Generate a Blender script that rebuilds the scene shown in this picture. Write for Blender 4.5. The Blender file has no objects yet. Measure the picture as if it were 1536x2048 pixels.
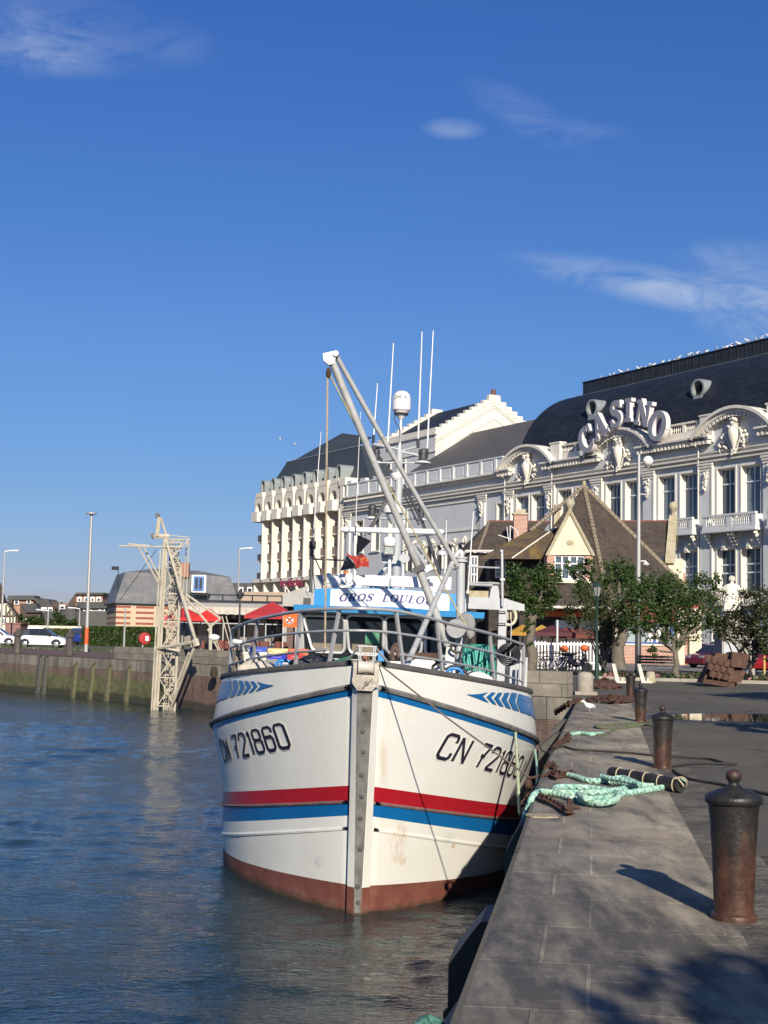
import bpy, math, random
from mathutils import Vector, Matrix, Euler
from mathutils.geometry import tessellate_polygon
random.seed(7)
rad = math.radians
S = bpy.context.scene
COL = S.collection
# ---------------------------------------------------------------- camera
F, CXP, CYP, HE = 2740.0, 768.0, 1024.0, 1.56
PIT, ROLL = rad(5.19), rad(1.2)
FW = Vector((0, math.cos(PIT), math.sin(PIT)))
R0 = Vector((1, 0, 0)); U0 = Vector((0, -math.sin(PIT), math.cos(PIT)))
RT = R0*math.cos(ROLL) + U0*math.sin(ROLL)
UP = -R0*math.sin(ROLL) + U0*math.cos(ROLL)
CAM = Vector((0, 0, HE))
cd = bpy.data.cameras.new("camera"); cam = bpy.data.objects.new("camera", cd)
COL.objects.link(cam); S.camera = cam
cd.sensor_fit = 'VERTICAL'; cd.sensor_height = 24.0; cd.lens = 24.0*F/2048.0
cd.clip_start = 0.1; cd.clip_end = 8000
cam.matrix_world = Matrix((( RT.x, UP.x, -FW.x, 0), (RT.y, UP.y, -FW.y, 0), (RT.z, UP.z, -FW.z, HE), (0, 0, 0, 1)))
def ray(x, y): return FW + RT*((x-CXP)/F) - UP*((y-CYP)/F)
def P(x, y, d):
    r = ray(x, y); return CAM + r*(d/r.y)
def G(x, y, z=0.0):
    r = ray(x, y); return CAM + r*((z-HE)/r.z)
# ---------------------------------------------------------------- world, sun
SUN_EL, SUN_AZ = rad(24.5), rad(170.2)
w = bpy.data.worlds.new("World"); S.world = w; w.use_nodes = True
nt = w.node_tree; N = nt.nodes; L = nt.links
for n in list(N): N.remove(n)
out = N.new('ShaderNodeOutputWorld'); bg = N.new('ShaderNodeBackground'); bg.inputs[1].default_value = 0.10
sky = N.new('ShaderNodeTexSky'); sky.sky_type = 'NISHITA'; sky.sun_disc = False
sky.sun_elevation = SUN_EL; sky.sun_rotation = SUN_AZ; sky.altitude = 0; sky.air_density = 1.0; sky.dust_density = 0.35; sky.ozone_density = 3.2
def wn(t, **k):
    n = N.new(t)
    for a, b in k.items(): setattr(n, a, b)
    return n
def wm(op, a, b=None, c=None, clamp=False):
    n = wn('ShaderNodeMath', operation=op, use_clamp=clamp)
    for i, v in enumerate((a, b, c)):
        if v is None: continue
        if isinstance(v, (int, float)): n.inputs[i].default_value = v
        else: L.new(v, n.inputs[i])
    return n.outputs[0]
tc = wn('ShaderNodeTexCoord'); sep = wn('ShaderNodeSeparateXYZ'); L.new(tc.outputs['Generated'], sep.inputs[0])
yy = wm('MAXIMUM', sep.outputs[1], 0.05)
uu = wm('DIVIDE', sep.outputs[0], yy); vv = wm('DIVIDE', sep.outputs[2], yy)
cmb = wn('ShaderNodeCombineXYZ'); L.new(uu, cmb.inputs[0]); L.new(wm('MULTIPLY', vv, 2.6), cmb.inputs[1])
cmb.inputs[2].default_value = 3.1
no = wn('ShaderNodeTexNoise'); no.inputs['Scale'].default_value = 13; no.inputs['Detail'].default_value = 9; no.inputs['Roughness'].default_value = 0.62; no.inputs['Distortion'].default_value = 0.9
L.new(cmb.outputs[0], no.inputs['Vector'])
tot = None
for (px, py, rx, ry, tilt, amt) in [(60, 95, 170, 42, .05, .62), (140, 62, 200, 55, .1, .40), (908, 257, 44, 17, 0, .62), (1060, 235, 90, 34, .45, .34), (1150, 258, 90, 16, .1, .22),
                                    (1370, 583, 230, 30, .17, 1.0), (1510, 600, 110, 70, .2, 1.0), (1470, 520, 90, 30, 0, .45), (60, 1185, 110, 38, 0, .5), (300, 1190, 200, 30, 0, .25)]:
    q = P(px, py, 1) - CAM; a = rx/F; b = ry/F
    du = wm('SUBTRACT', uu, q.x); dv = wm('SUBTRACT', vv, q.z)
    dv2 = wm('MULTIPLY_ADD', du, math.tan(tilt), dv)
    e = wm('ADD', wm('POWER', wm('ABSOLUTE', wm('DIVIDE', du, a)), 2.0), wm('POWER', wm('ABSOLUTE', wm('DIVIDE', dv2, b)), 2.0))
    g = wm('MULTIPLY', wm('POWER', wm('SUBTRACT', 1.0, wm('MULTIPLY', e, 0.33), clamp=True), 1.6), amt*.72)
    tot = g if tot is None else wm('MAXIMUM', tot, g)
nn = wm('SUBTRACT', wm('MULTIPLY', no.outputs['Fac'], 3.4), 1.25, clamp=True)
fac = wm('MULTIPLY', wm('MULTIPLY', tot, nn), wm('GREATER_THAN', sep.outputs[1], 0.05), clamp=True)
mix = wn('ShaderNodeMix', data_type='RGBA'); L.new(fac, mix.inputs[0]); L.new(sky.outputs[0], mix.inputs[6]); mix.inputs[7].default_value = (3.6, 4.3, 5.6, 1)
cur = wn('ShaderNodeMix', data_type='RGBA', blend_type='MULTIPLY'); cur.inputs[0].default_value = 1.0
rmp = wn('ShaderNodeValToRGB'); e_ = rmp.color_ramp.elements; e_[0].position = 0.0; e_[0].color = (.43, .40, .56, 1); e_[1].position = 1.0; e_[1].color = (.36, .52, .82, 1)
for q_, c_ in ((.03, (.37, .40, .62)), (.10, (.327, .42, .61)), (.20, (.338, .474, .70)), (.32, (.29, .475, .775)), (.42, (.264, .46, .83))):
    e2 = rmp.color_ramp.elements.new(q_); e2.color = (*c_, 1)
L.new(sep.outputs[2], rmp.inputs[0]); L.new(sky.outputs[0], cur.inputs[6]); L.new(rmp.outputs[0], cur.inputs[7]); L.new(cur.outputs[2], mix.inputs[6])
L.new(mix.outputs[2], bg.inputs[0]); L.new(bg.outputs[0], out.inputs[0])
sd = bpy.data.lights.new("sun", 'SUN'); sd.energy = 4.6; sd.angle = rad(0.5); sd.color = (1.0, 0.90, 0.76)
sun = bpy.data.objects.new("sun", sd); COL.objects.link(sun)
tosun = Vector((math.sin(SUN_AZ)*math.cos(SUN_EL), math.cos(SUN_AZ)*math.cos(SUN_EL), math.sin(SUN_EL)))
sun.rotation_euler = tosun.to_track_quat('Z', 'Y').to_euler(); sun.location = (0, -10, 40)
vs = S.view_settings; vs.view_transform = 'Standard'; vs.look = 'None'; vs.exposure = 0.45; vs.gamma = 1.0; vs.use_curve_mapping = False
S.render.engine = 'CYCLES'
try:
    S.cycles.max_bounces = 6; S.cycles.caustics_reflective = False; S.cycles.caustics_refractive = False
except Exception: pass
# ---------------------------------------------------------------- materials
class NT:
    def __init__(s, name):
        s.m = bpy.data.materials.new(name); s.m.use_nodes = True; s.t = s.m.node_tree
        s.b = s.t.nodes['Principled BSDF']
    def n(s, t, **k):
        n = s.t.nodes.new(t)
        for a, b in k.items():
            if a in n.inputs: n.inputs[a].default_value = b
            else: setattr(n, a, b)
        return n
    def l(s, a, b): s.t.links.new(a, b)
    def math(s, op, a, b=None, clamp=False):
        n = s.n('ShaderNodeMath', operation=op, use_clamp=clamp)
        for i, v in enumerate((a, b)):
            if v is None: continue
            if isinstance(v, (int, float)): n.inputs[i].default_value = v
            else: s.l(v, n.inputs[i])
        return n.outputs[0]
    def coord(s, scale=(1, 1, 1), src='Object', rot=(0, 0, 0), loc=(0, 0, 0)):
        tc = s.n('ShaderNodeTexCoord'); mp = s.n('ShaderNodeMapping')
        mp.inputs['Scale'].default_value = scale; mp.inputs['Rotation'].default_value = rot; mp.inputs['Location'].default_value = loc
        s.l(tc.outputs[src], mp.inputs[0]); return mp.outputs[0]
    def noise(s, co, scale, detail=4, rough=.55, dist=0):
        n = s.n('ShaderNodeTexNoise'); n.inputs['Scale'].default_value = scale; n.inputs['Detail'].default_value = detail
        n.inputs['Roughness'].default_value = rough; n.inputs['Distortion'].default_value = dist
        s.l(co, n.inputs['Vector']); return n.outputs['Fac']
    def ramp(s, f, stops):
        r = s.n('ShaderNodeValToRGB'); el = r.color_ramp.elements
        while len(el) > 1: el.remove(el[-1])
        for i, (p, c) in enumerate(stops):
            e = el[0] if i == 0 else el.new(p)
            e.position = p
            e.color = (c, c, c, 1) if isinstance(c, (int, float)) else (*c[:3], 1)
        s.l(f, r.inputs[0]); return r.outputs[0]
    def mix(s, f, a, b, mode='MIX'):
        m = s.n('ShaderNodeMix', data_type='RGBA', blend_type=mode)
        for i, v in ((0, f), (6, a), (7, b)):
            if isinstance(v, (int, float)): m.inputs[i].default_value = v
            elif isinstance(v, tuple): m.inputs[i].default_value = (*v[:3], 1)
            else: s.l(v, m.inputs[i])
        return m.outputs[2]
    def bump(s, h, strength=.3, dist=.02):
        b = s.n('ShaderNodeBump'); b.inputs['Strength'].default_value = strength; b.inputs['Distance'].default_value = dist
        s.l(h, b.inputs['Height']); s.l(b.outputs[0], s.b.inputs['Normal'])
def hexc(r, g, b):  # sRGB 0-255 -> linear
    f = lambda c: (c/255/12.92) if c/255 <= .04045 else ((c/255+.055)/1.055)**2.4
    return (f(r), f(g), f(b))
def mat(name, col, rough=.6, var=.15, vs=1.5, metal=0.0, bump=0.0, bs=30.0, bd=.01, dirt=None, damt=.5, dscale=(1, 1, 1), spec=.5, coat=0):
    """base colour broken by noise, optional second tone in patches, fine bump"""
    t = NT(name); co = t.coord()
    c2 = tuple(v*(1-var) for v in col); c3 = tuple(min(1, v*(1+var)) for v in col)
    c = t.ramp(t.noise(co, vs, 5, .6), [(.28, c2), (.72, c3)])
    if dirt:
        co2 = t.coord(dscale)
        f = t.ramp(t.noise(co2, 1.0, 6, .65), [(.48, 0.0), (.72, damt)])
        c = t.mix(f, c, dirt)
    t.l(c, t.b.inputs['Base Color'])
    t.b.inputs['Roughness'].default_value = rough; t.b.inputs['Metallic'].default_value = metal
    t.b.inputs['Specular IOR Level'].default_value = spec
    if coat: t.b.inputs['Coat Weight'].default_value = coat
    if bump: t.bump(t.noise(co, bs, 4, .6), bump, bd)
    return t.m
def brick(name, c1, c2, mortar, bw=.22, rh=.07, ms=.012, rough=.85, off=.5, bump=.4, stain=None, sf=None, var=.5, bd=.01, shift=(0, 0)):
    t = NT(name); co = t.coord(src='UV', loc=(shift[0], shift[1], 0))
    b = t.n('ShaderNodeTexBrick'); b.offset = off
    b.inputs['Color1'].default_value = (*c1, 1); b.inputs['Color2'].default_value = (*c2, 1); b.inputs['Mortar'].default_value = (*mortar, 1)
    b.inputs['Scale'].default_value = 1; b.inputs['Mortar Size'].default_value = ms; b.inputs['Brick Width'].default_value = bw; b.inputs['Row Height'].default_value = rh
    b.inputs['Mortar Smooth'].default_value = .2; b.inputs['Bias'].default_value = 0
    t.l(co, b.inputs['Vector'])
    c = b.outputs['Color']
    n1 = t.noise(t.coord(), 1.3, 6, .65)
    c = t.mix(1.0, c, t.ramp(n1, [(.3, 1-var), (.7, 1+var*.0+.0)]), 'MULTIPLY')
    if stain:
        c = t.mix(t.ramp(t.noise(t.coord(sf or (1, 1, 1)), 1, 6, .65), [(.45, 0.0), (.75, .75)]), c, stain)
    t.l(c, t.b.inputs['Base Color']); t.b.inputs['Roughness'].default_value = rough
    h = t.math('SUBTRACT', t.math('MULTIPLY', t.noise(t.coord(), 25, 3), .4), b.outputs['Fac'])
    t.bump(h, bump, bd)
    t.b.inputs['Specular IOR Level'].default_value = .3
    return t.m
def glassm(name, col=(.02, .025, .03), rough=.06):
    t = NT(name); t.b.inputs['Base Color'].default_value = (*col, 1); t.b.inputs['Roughness'].default_value = rough
    t.b.inputs['IOR'].default_value = 1.5; t.b.inputs['Specular IOR Level'].default_value = .6
    oi = t.n('ShaderNodeObjectInfo'); t.l(t.ramp(oi.outputs['Random'], [(.3, col), (.6, tuple(v*1.6+.008 for v in col)), (.95, tuple(v*2.6+.03 for v in col))]), t.b.inputs['Base Color'])
    t.bump(t.noise(t.coord(), .8, 2), .06, .05)
    return t.m
# ---------------------------------------------------------------- mesh builder
class MB:
    def __init__(s): s.v = []; s.f = []; s.mi = []
    def face(s, pts, m=0):
        i = len(s.v); s.v += [Vector(p) for p in pts]; s.f.append(tuple(range(i, i+len(pts)))); s.mi.append(m)
    def box(s, c, size, m=0, rot=None, taper=1.0):
        x, y, z = (size[0]/2, size[1]/2, size[2]/2); i = len(s.v)
        R = rot.to_matrix() if isinstance(rot, Euler) else (Matrix.Rotation(rot, 3, 'Z') if rot is not None else None)
        for k in range(8):
            sx, sy, sz = (1 if k & 1 else -1), (1 if k & 2 else -1), (1 if k & 4 else -1)
            tp = taper if sz > 0 else 1
            p = Vector((sx*x*tp, sy*y*tp, sz*z))
            if R: p = R @ p
            s.v.append(Vector(c)+p)
        for q in ((0, 2, 3, 1), (4, 5, 7, 6), (0, 1, 5, 4), (2, 6, 7, 3), (0, 4, 6, 2), (1, 3, 7, 5)):
            s.f.append(tuple(i+k for k in q)); s.mi.append(m)
    def b2(s, a, b, m=0):
        a, b = Vector(a), Vector(b); s.box((a+b)/2, [abs(v) for v in (b-a)], m)
    def prism(s, poly, ax, h0, h1, m=0):
        """poly 2D list; ax function(u,v,h)->Vector"""
        n = len(poly); i = len(s.v)
        for h in (h0, h1):
            for u, v in poly: s.v.append(Vector(ax(u, v, h)))
        s.f.append(tuple(range(i+n-1, i-1, -1))); s.f.append(tuple(range(i+n, i+2*n))); s.mi += [m, m]
        for k in range(n):
            k2 = (k+1) % n; s.f.append((i+k, i+k2, i+n+k2, i+n+k)); s.mi.append(m)
    def tube(s, pts, r, n=8, m=0, cap=True, closed=False):
        pts = [Vector(p) for p in pts]; k = len(pts)
        rs = r if isinstance(r, (list, tuple)) else [r]*k
        i0 = len(s.v); up = None
        for j, p in enumerate(pts):
            if closed: d = pts[(j+1) % k]-pts[j-1]
            else: d = pts[min(j+1, k-1)]-pts[max(j-1, 0)]
            if d.length < 1e-9: d = Vector((0, 0, 1))
            d.normalize()
            if up is None:
                up = Vector((0, 0, 1)) if abs(d.z) < .9 else Vector((1, 0, 0))
            a = d.cross(up)
            if a.length < 1e-6: a = d.cross(Vector((1, 0, 0)))
            a.normalize(); b = a.cross(d); up = b
            for q in range(n):
                an = 2*math.pi*q/n
                s.v.append(p + (a*math.cos(an) + b*math.sin(an))*rs[j])
        for j in range(k-1 if not closed else k):
            j2 = (j+1) % k
            for q in range(n):
                q2 = (q+1) % n
                s.f.append((i0+j*n+q, i0+j*n+q2, i0+j2*n+q2, i0+j2*n+q)); s.mi.append(m)
        if cap and not closed:
            s.f.append(tuple(i0+q for q in range(n-1, -1, -1))); s.f.append(tuple(i0+(k-1)*n+q for q in range(n))); s.mi += [m, m]
    def lathe(s, prof, c=(0, 0, 0), n=16, m=0, ax=None):
        """prof: (r,z) from bottom up"""
        i0 = len(s.v); c = Vector(c)
        for r, z in prof:
            for q in range(n):
                an = 2*math.pi*q/n; p = Vector((r*math.cos(an), r*math.sin(an), z))
                if ax: p = ax @ p
                s.v.append(c+p)
        for j in range(len(prof)-1):
            for q in range(n):
                q2 = (q+1) % n; s.f.append((i0+j*n+q, i0+j*n+q2, i0+(j+1)*n+q2, i0+(j+1)*n+q)); s.mi.append(m)
        s.f.append(tuple(i0+q for q in range(n-1, -1, -1))); s.f.append(tuple(i0+(len(prof)-1)*n+q for q in range(n))); s.mi += [m, m]
    def ell(s, c, r, m=0, seg=8, rings=5, rot=None):
        prof = [(max(.001, math.sin(math.pi*k/rings)), -math.cos(math.pi*k/rings)) for k in range(rings+1)]
        M_ = Matrix.Diagonal(Vector(r if not isinstance(r, (int, float)) else (r, r, r)))
        if rot: M_ = rot.to_matrix() @ M_
        s.lathe(prof, c, seg, m, M_)
    def grid(s, fn, us, vs_, m=0, flip=False, mf=None):
        i0 = len(s.v); nu, nv = len(us), len(vs_)
        for u in us:
            for v in vs_: s.v.append(Vector(fn(u, v)))
        for a in range(nu-1):
            for b in range(nv-1):
                q = (i0+a*nv+b, i0+(a+1)*nv+b, i0+(a+1)*nv+b+1, i0+a*nv+b+1)
                s.f.append(q[::-1] if flip else q); s.mi.append(mf(a, b) if mf else m)
    def ribbon(s, pts, ax, h0, h1, m=0):
        """pts (x,y,w) -> extruded flat stroke; ax(u,v,h)"""
        k = len(pts); Lp, Rp = [], []
        for j in range(k):
            a = pts[max(j-1, 0)]; b = pts[min(j+1, k-1)]
            dx, dy = b[0]-a[0], b[1]-a[1]; l = math.hypot(dx, dy) or 1
            nx, ny = -dy/l, dx/l; w_ = pts[j][2]/2
            Lp.append((pts[j][0]+nx*w_, pts[j][1]+ny*w_)); Rp.append((pts[j][0]-nx*w_, pts[j][1]-ny*w_))
        A = lambda p, h: ax(p[0], p[1], h)
        for j in range(k-1):
            s.face([A(Lp[j], h1), A(Rp[j], h1), A(Rp[j+1], h1), A(Lp[j+1], h1)], m)
            if h0 != h1:
                s.face([A(Rp[j], h1), A(Rp[j], h0), A(Rp[j+1], h0), A(Rp[j+1], h1)], m)
                s.face([A(Lp[j], h0), A(Lp[j], h1), A(Lp[j+1], h1), A(Lp[j+1], h0)], m)
        if h0 != h1:
            s.face([A(Lp[0], h0), A(Rp[0], h0), A(Rp[0], h1), A(Lp[0], h1)], m)
            s.face([A(Lp[-1], h1), A(Rp[-1], h1), A(Rp[-1], h0), A(Lp[-1], h0)], m)
    def build(s, name, mats, parent=None, smooth=None, world=False, uvf=None, label=None):
        if not isinstance(mats, (list, tuple)): mats = [mats]
        me = bpy.data.meshes.new(name)
        vv_ = s.v
        if world and parent is not None:
            r = parent; M_ = Matrix.Identity(4)
            while r is not None: M_ = r.matrix_basis.inverted() @ M_ if False else M_; r = r.parent
            root = parent
            while root.parent is not None: root = root.parent
            inv = root.matrix_basis.inverted(); vv_ = [inv @ v for v in s.v]
        me.from_pydata([tuple(v) for v in vv_], [], s.f)
        for m in mats: me.materials.append(m)
        me.polygons.foreach_set('material_index', s.mi)
        uv = me.uv_layers.new(name='UVMap').data
        Z = Vector((0, 0, 1)); co = me.vertices
        for p in me.polygons:
            n = p.normal
            if uvf:
                for li in p.loop_indices: uv[li].uv = uvf(co[me.loops[li].vertex_index].co, n)
                continue
            if abs(n.z) > .98: a = Vector((1, 0, 0)); b = Vector((0, 1, 0))
            else: a = Z.cross(n).normalized(); b = n.cross(a)
            for li in p.loop_indices:
                q = co[me.loops[li].vertex_index].co; uv[li].uv = (q.dot(a), q.dot(b))
        if smooth is not None:
            me.polygons.foreach_set('use_smooth', [True]*len(me.polygons))
            try: me.set_sharp_from_angle(angle=rad(smooth))
            except Exception: pass
        o = bpy.data.objects.new(name, me); COL.objects.link(o)
        if parent is not None: o.parent = parent
        if label: o['label'] = label
        return o
def merge(me_obj):  # weld doubles so smooth shading works
    import bmesh
    bm = bmesh.new(); bm.from_mesh(me_obj.data); bmesh.ops.remove_doubles(bm, verts=bm.verts, dist=1e-4); bm.to_mesh(me_obj.data); bm.free(); return me_obj
def tag(o, label, cat, group=None):
    o['label'] = label; o['category'] = cat
    if group: o['group'] = group
    return o
def struct(o, kind='structure', label=None):
    o['kind'] = kind
    if label: o['label'] = label
    return o
def thing(name, label, cat, loc=(0, 0, 0), rz=0.0, group=None, rot=None, scale=None):
    o = bpy.data.objects.new(name, None); COL.objects.link(o); o.empty_display_size = .3
    o.location = loc; o.rotation_euler = rot if rot else (0, 0, rz)
    if scale: o.scale = (scale,)*3
    M_ = Matrix.Translation(Vector(loc)) @ (rot if rot else Euler((0, 0, rz))).to_matrix().to_4x4()
    if scale: M_ = M_ @ Matrix.Scale(scale, 4)
    o.matrix_basis = M_
    return tag(o, label, cat, group)
def dup(o, loc, rz=None, label=None, group=None, scale=None):
    def cp(x, par):
        c = x.copy(); COL.objects.link(c); c.parent = par
        for ch in x.children: cp(ch, c)
        return c
    c = cp(o, None); sc = o.scale.copy(); c.location = loc
    if rz is not None: c.rotation_euler = (0, 0, rz)
    if scale: c.scale = (scale,)*3
    if label: c['label'] = label
    if group: c['group'] = group
    return c
def arc(cx, cy, rx, ry, a0, a1, n, wf):
    return [(cx+rx*math.cos(rad(a0+(a1-a0)*k/n)), cy+ry*math.sin(rad(a0+(a1-a0)*k/n)), wf(rad(a0+(a1-a0)*k/n)) if callable(wf) else wf) for k in range(n+1)]
def bez(pts, n=8):
    """catmull-rom through pts (any dim)"""
    out_ = []; k = len(pts)
    for i in range(k-1):
        p0 = pts[max(i-1, 0)]; p1 = pts[i]; p2 = pts[i+1]; p3 = pts[min(i+2, k-1)]
        for j in range(n):
            t = j/n
            out_.append(tuple(.5*((2*b)+(-a+c)*t+(2*a-5*b+4*c-d)*t*t+(-a+3*b-3*c+d)*t**3) for a, b, c, d in zip(p0, p1, p2, p3)))
    out_.append(tuple(pts[-1])); return out_
def interp(x, xs, ys):
    if x <= xs[0]: return ys[0]
    for i in range(len(xs)-1):
        if x <= xs[i+1]:
            t = (x-xs[i])/(xs[i+1]-xs[i]); return ys[i]*(1-t)+ys[i+1]*t
    return ys[-1]
# ---------------------------------------------------------------- serif lettering
def serif(ch, W, T, sl=.1):
    """strokes of a slab/roman capital in a unit-high box -> (list of ribbons, advance)"""
    st = []; wv = lambda a: T+(W-T)*abs(math.cos(a))**1.3
    if ch == 'I':
        st = [[(.25, 0, W), (.25, 1, W)], [(.02, sl/2, sl), (.48, sl/2, sl)], [(.02, 1-sl/2, sl), (.48, 1-sl/2, sl)]]; adv = .58
    elif ch in 'CG':
        st = [arc(.46, .5, .38, .45, 52, 312, 26, wv), [(.78, .98, T), (.78, .66, T*.8)]]
        if ch == 'C': st.append([(.72, .17, T*.9), (.84, .27, T*.5)])
        else: st += [[(.74, .08, W*.85), (.74, .44, W*.85)], [(.54, .45, sl*.8), (.88, .45, sl*.8)]]
        adv = .92
    elif ch == 'O': st = [arc(.45, .5, .37, .45, 0, 360, 36, wv)]; adv = .92
    elif ch == 'S':
        p = bez([(.62, .76, T), (.50, .93, T*1.1), (.30, .95, T*1.1), (.14, .80, W*.75), (.20, .62, W*.95), (.45, .48, W*1.05), (.60, .30, W*.95), (.52, .10, W*.6), (.32, .04, T*1.1), (.14, .12, T*1.1), (.06, .28, T)], 5)
        st = [p, [(.65, .99, T), (.65, .70, T*.9)], [(.05, .33, T*.9), (.05, .02, T)]]; adv = .74
    elif ch == 'A':
        st = [[(.10, 0, T), (.43, 1, T)], [(.75, 0, W), (.45, 1, W)], [(.22, .33, T), (.62, .33, T)], [(-.06, sl/2, sl), (.27, sl/2, sl)], [(.52, sl/2, sl), (.98, sl/2, sl)]]; adv = .98
    elif ch == 'N':
        st = [[(.14, 0, T), (.14, 1, T)], [(.78, 0, T), (.78, 1, T)], [(.12, 1, W), (.76, 0.02, W)], [(-.04, sl/2, sl), (.32, sl/2, sl)], [(.60, 1-sl/2, sl), (.96, 1-sl/2, sl)], [(-.06, 1-sl/2, sl), (.2, 1-sl/2, sl)]]; adv = 1.0
    elif ch == 'R':
        st = [[(.20, 0, W), (.20, 1, W)], [(.2, .96, T)]+arc(.42, .73, .24, .23, 90, -90, 12, wv)+[(.2, .5, T)], [(.42, .5, W*.8), (.72, .03, W*.8)], [(.02, sl/2, sl), (.4, sl/2, sl)], [(.02, 1-sl/2, sl), (.3, 1-sl/2, sl)], [(.6, sl/2, sl), (.88, sl/2, sl)]]; adv = .88
    elif ch == 'L':
        st = [[(.2, 0, W), (.2, 1, W)], [(.02, sl/2, sl), (.66, sl/2, sl)], [(.02, 1-sl/2, sl), (.4, 1-sl/2, sl)], [(.66, 0, T*.9), (.66, .28, T*.7)]]; adv = .74
    elif ch == 'U':
        st = [[(.18, 1, W), (.18, .32, W)]+[(x, y, T+(W-T)*max(0, math.cos(math.atan2(y-.32, x-.46)+math.pi))) for x, y, _ in arc(.46, .32, .28, .28, 190, 350, 14, 1)]+[(.74, .34, T), (.74, 1, T)], [(0, 1-sl/2, sl), (.37, 1-sl/2, sl)], [(.58, 1-sl/2, sl), (.9, 1-sl/2, sl)]]; adv = .92
    else: adv = .42
    return st, adv
def txt_mesh(name, body, size, m, parent, M_, ext=.01, shear=0.0, align='CENTER', label=None):
    cu = bpy.data.curves.new(name, 'FONT'); cu.body = body; cu.size = size; cu.extrude = ext; cu.shear = shear; cu.align_x = align; cu.align_y = 'CENTER'; cu.resolution_u = 3
    tmp = bpy.data.objects.new(name, cu); COL.objects.link(tmp)
    dg = bpy.context.evaluated_depsgraph_get(); me = bpy.data.meshes.new_from_object(tmp.evaluated_get(dg))
    bpy.data.objects.remove(tmp); me.transform(M_); me.materials.clear(); me.materials.append(m); me.name = name
    o = bpy.data.objects.new(name, me); COL.objects.link(o); o.parent = parent
    if label: o['label'] = label
    return o
# ================================================================ SETTING
WZ = -2.3
def harbour_wall_mat(name, brickc, algae=True):
    t = NT(name); co = t.coord(src='UV')
    b = t.n('ShaderNodeTexBrick'); b.inputs['Scale'].default_value = 1; b.inputs['Brick Width'].default_value = .24; b.inputs['Row Height'].default_value = .08
    b.inputs['Mortar Size'].default_value = .014; b.inputs['Color1'].default_value = (*brickc, 1); b.inputs['Color2'].default_value = (*[v*.62 for v in brickc], 1); b.inputs['Mortar'].default_value = (.22, .19, .16, 1)
    t.l(co, b.inputs['Vector'])
    s = t.n('ShaderNodeTexBrick'); s.inputs['Scale'].default_value = 1; s.inputs['Brick Width'].default_value = 1.25; s.inputs['Row Height'].default_value = .62
    s.inputs['Mortar Size'].default_value = .012; s.inputs['Color1'].default_value = (.38, .34, .27, 1); s.inputs['Color2'].default_value = (.29, .265, .215, 1); s.inputs['Mortar'].default_value = (.07, .06, .05, 1)
    t.l(co, s.inputs['Vector'])
    sp = t.n('ShaderNodeSeparateXYZ'); t.l(t.coord(), sp.inputs[0]); z = sp.outputs[2]
    nz = t.noise(t.coord((.5, .5, .5)), 1.0, 5, .6)
    zz = t.math('ADD', z, t.math('MULTIPLY', t.math('SUBTRACT', nz, .5), .5))
    top = t.math('GREATER_THAN', z, -.62)
    st = t.mix(top, b.outputs['Color'], s.outputs['Color'])
    grime = t.ramp(t.noise(t.coord((1.2, 1.2, .35)), 1.4, 6, .65), [(.35, 0.42), (.7, 1.0)])
    c = t.mix(1.0, st, grime, 'MULTIPLY')
    if algae:
        f = t.ramp(t.math('MULTIPLY', zz, -.5), [(.42, 0.0), (.66, .88)])
        ag = t.ramp(t.noise(t.coord(), 2.5, 5, .6), [(.3, (.045, .062, .016)), (.7, (.17, .18, .075))])
        c = t.mix(f, c, ag)
    f2 = t.ramp(t.math('MULTIPLY', zz, -.5), [(.92, 0.0), (1.08, .8)])
    c = t.mix(f2, c, (.025, .025, .018))
    t.l(c, t.b.inputs['Base Color']); t.b.inputs['Roughness'].default_value = .85
    h = t.math('SUBTRACT', t.math('MULTIPLY', t.noise(t.coord(), 8, 4), .8), t.math('MULTIPLY', b.outputs['Fac'], .6))
    t.bump(h, .6, .03)
    return t.m
M_HW = harbour_wall_mat('algae_stained_wall', (.34, .21, .155))
M_HW2 = harbour_wall_mat('red_brick_wall', (.27, .155, .12), False)
# asphalt
def asphalt():
    t = NT('asphalt'); co = t.coord()
    n1 = t.noise(co, .22, 6, .65); n2 = t.noise(co, 60, 3, .7); n3 = t.noise(t.coord((1, .35, 1)), 1.1, 5, .7)
    c = t.ramp(n1, [(.3, (.110, .102, .080)), (.7, (.160, .148, .115))])
    c = t.mix(t.ramp(n3, [(.52, 0.0), (.75, .55)]), c, (.08, .075, .066))
    c = t.mix(1.0, c, t.ramp(n2, [(.25, .70), (.75, 1.15)]), 'MULTIPLY')
    t.l(c, t.b.inputs['Base Color']); t.l(t.ramp(n1, [(.3, .75), (.7, .92)]), t.b.inputs['Roughness'])
    t.b.inputs['Specular IOR Level'].default_value = .15
    vc = t.n('ShaderNodeTexVoronoi', feature='DISTANCE_TO_EDGE'); vc.inputs['Scale'].default_value = .33
    wv = t.n('ShaderNodeVectorMath', operation='MULTIPLY_ADD'); nv = t.n('ShaderNodeTexNoise'); nv.inputs['Scale'].default_value = 1.1; nv.inputs['Detail'].default_value = 5; t.l(co, nv.inputs['Vector']); wv.inputs[1].default_value = (1.3, 1.3, 0); t.l(nv.outputs['Color'], wv.inputs[0]); t.l(co, wv.inputs[2]); t.l(wv.outputs[0], vc.inputs['Vector'])
    c = t.mix(t.ramp(vc.outputs['Distance'], [(.004, .75), (.012, 0.0)]), c, (.035, .033, .028)); t.l(c, t.b.inputs['Base Color'])
    t.bump(t.math('ADD', t.math('MULTIPLY', n2, .5), t.math('MULTIPLY', n3, 1.0)), .5, .012)
    return t.m
M_ASPH = asphalt()
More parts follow.
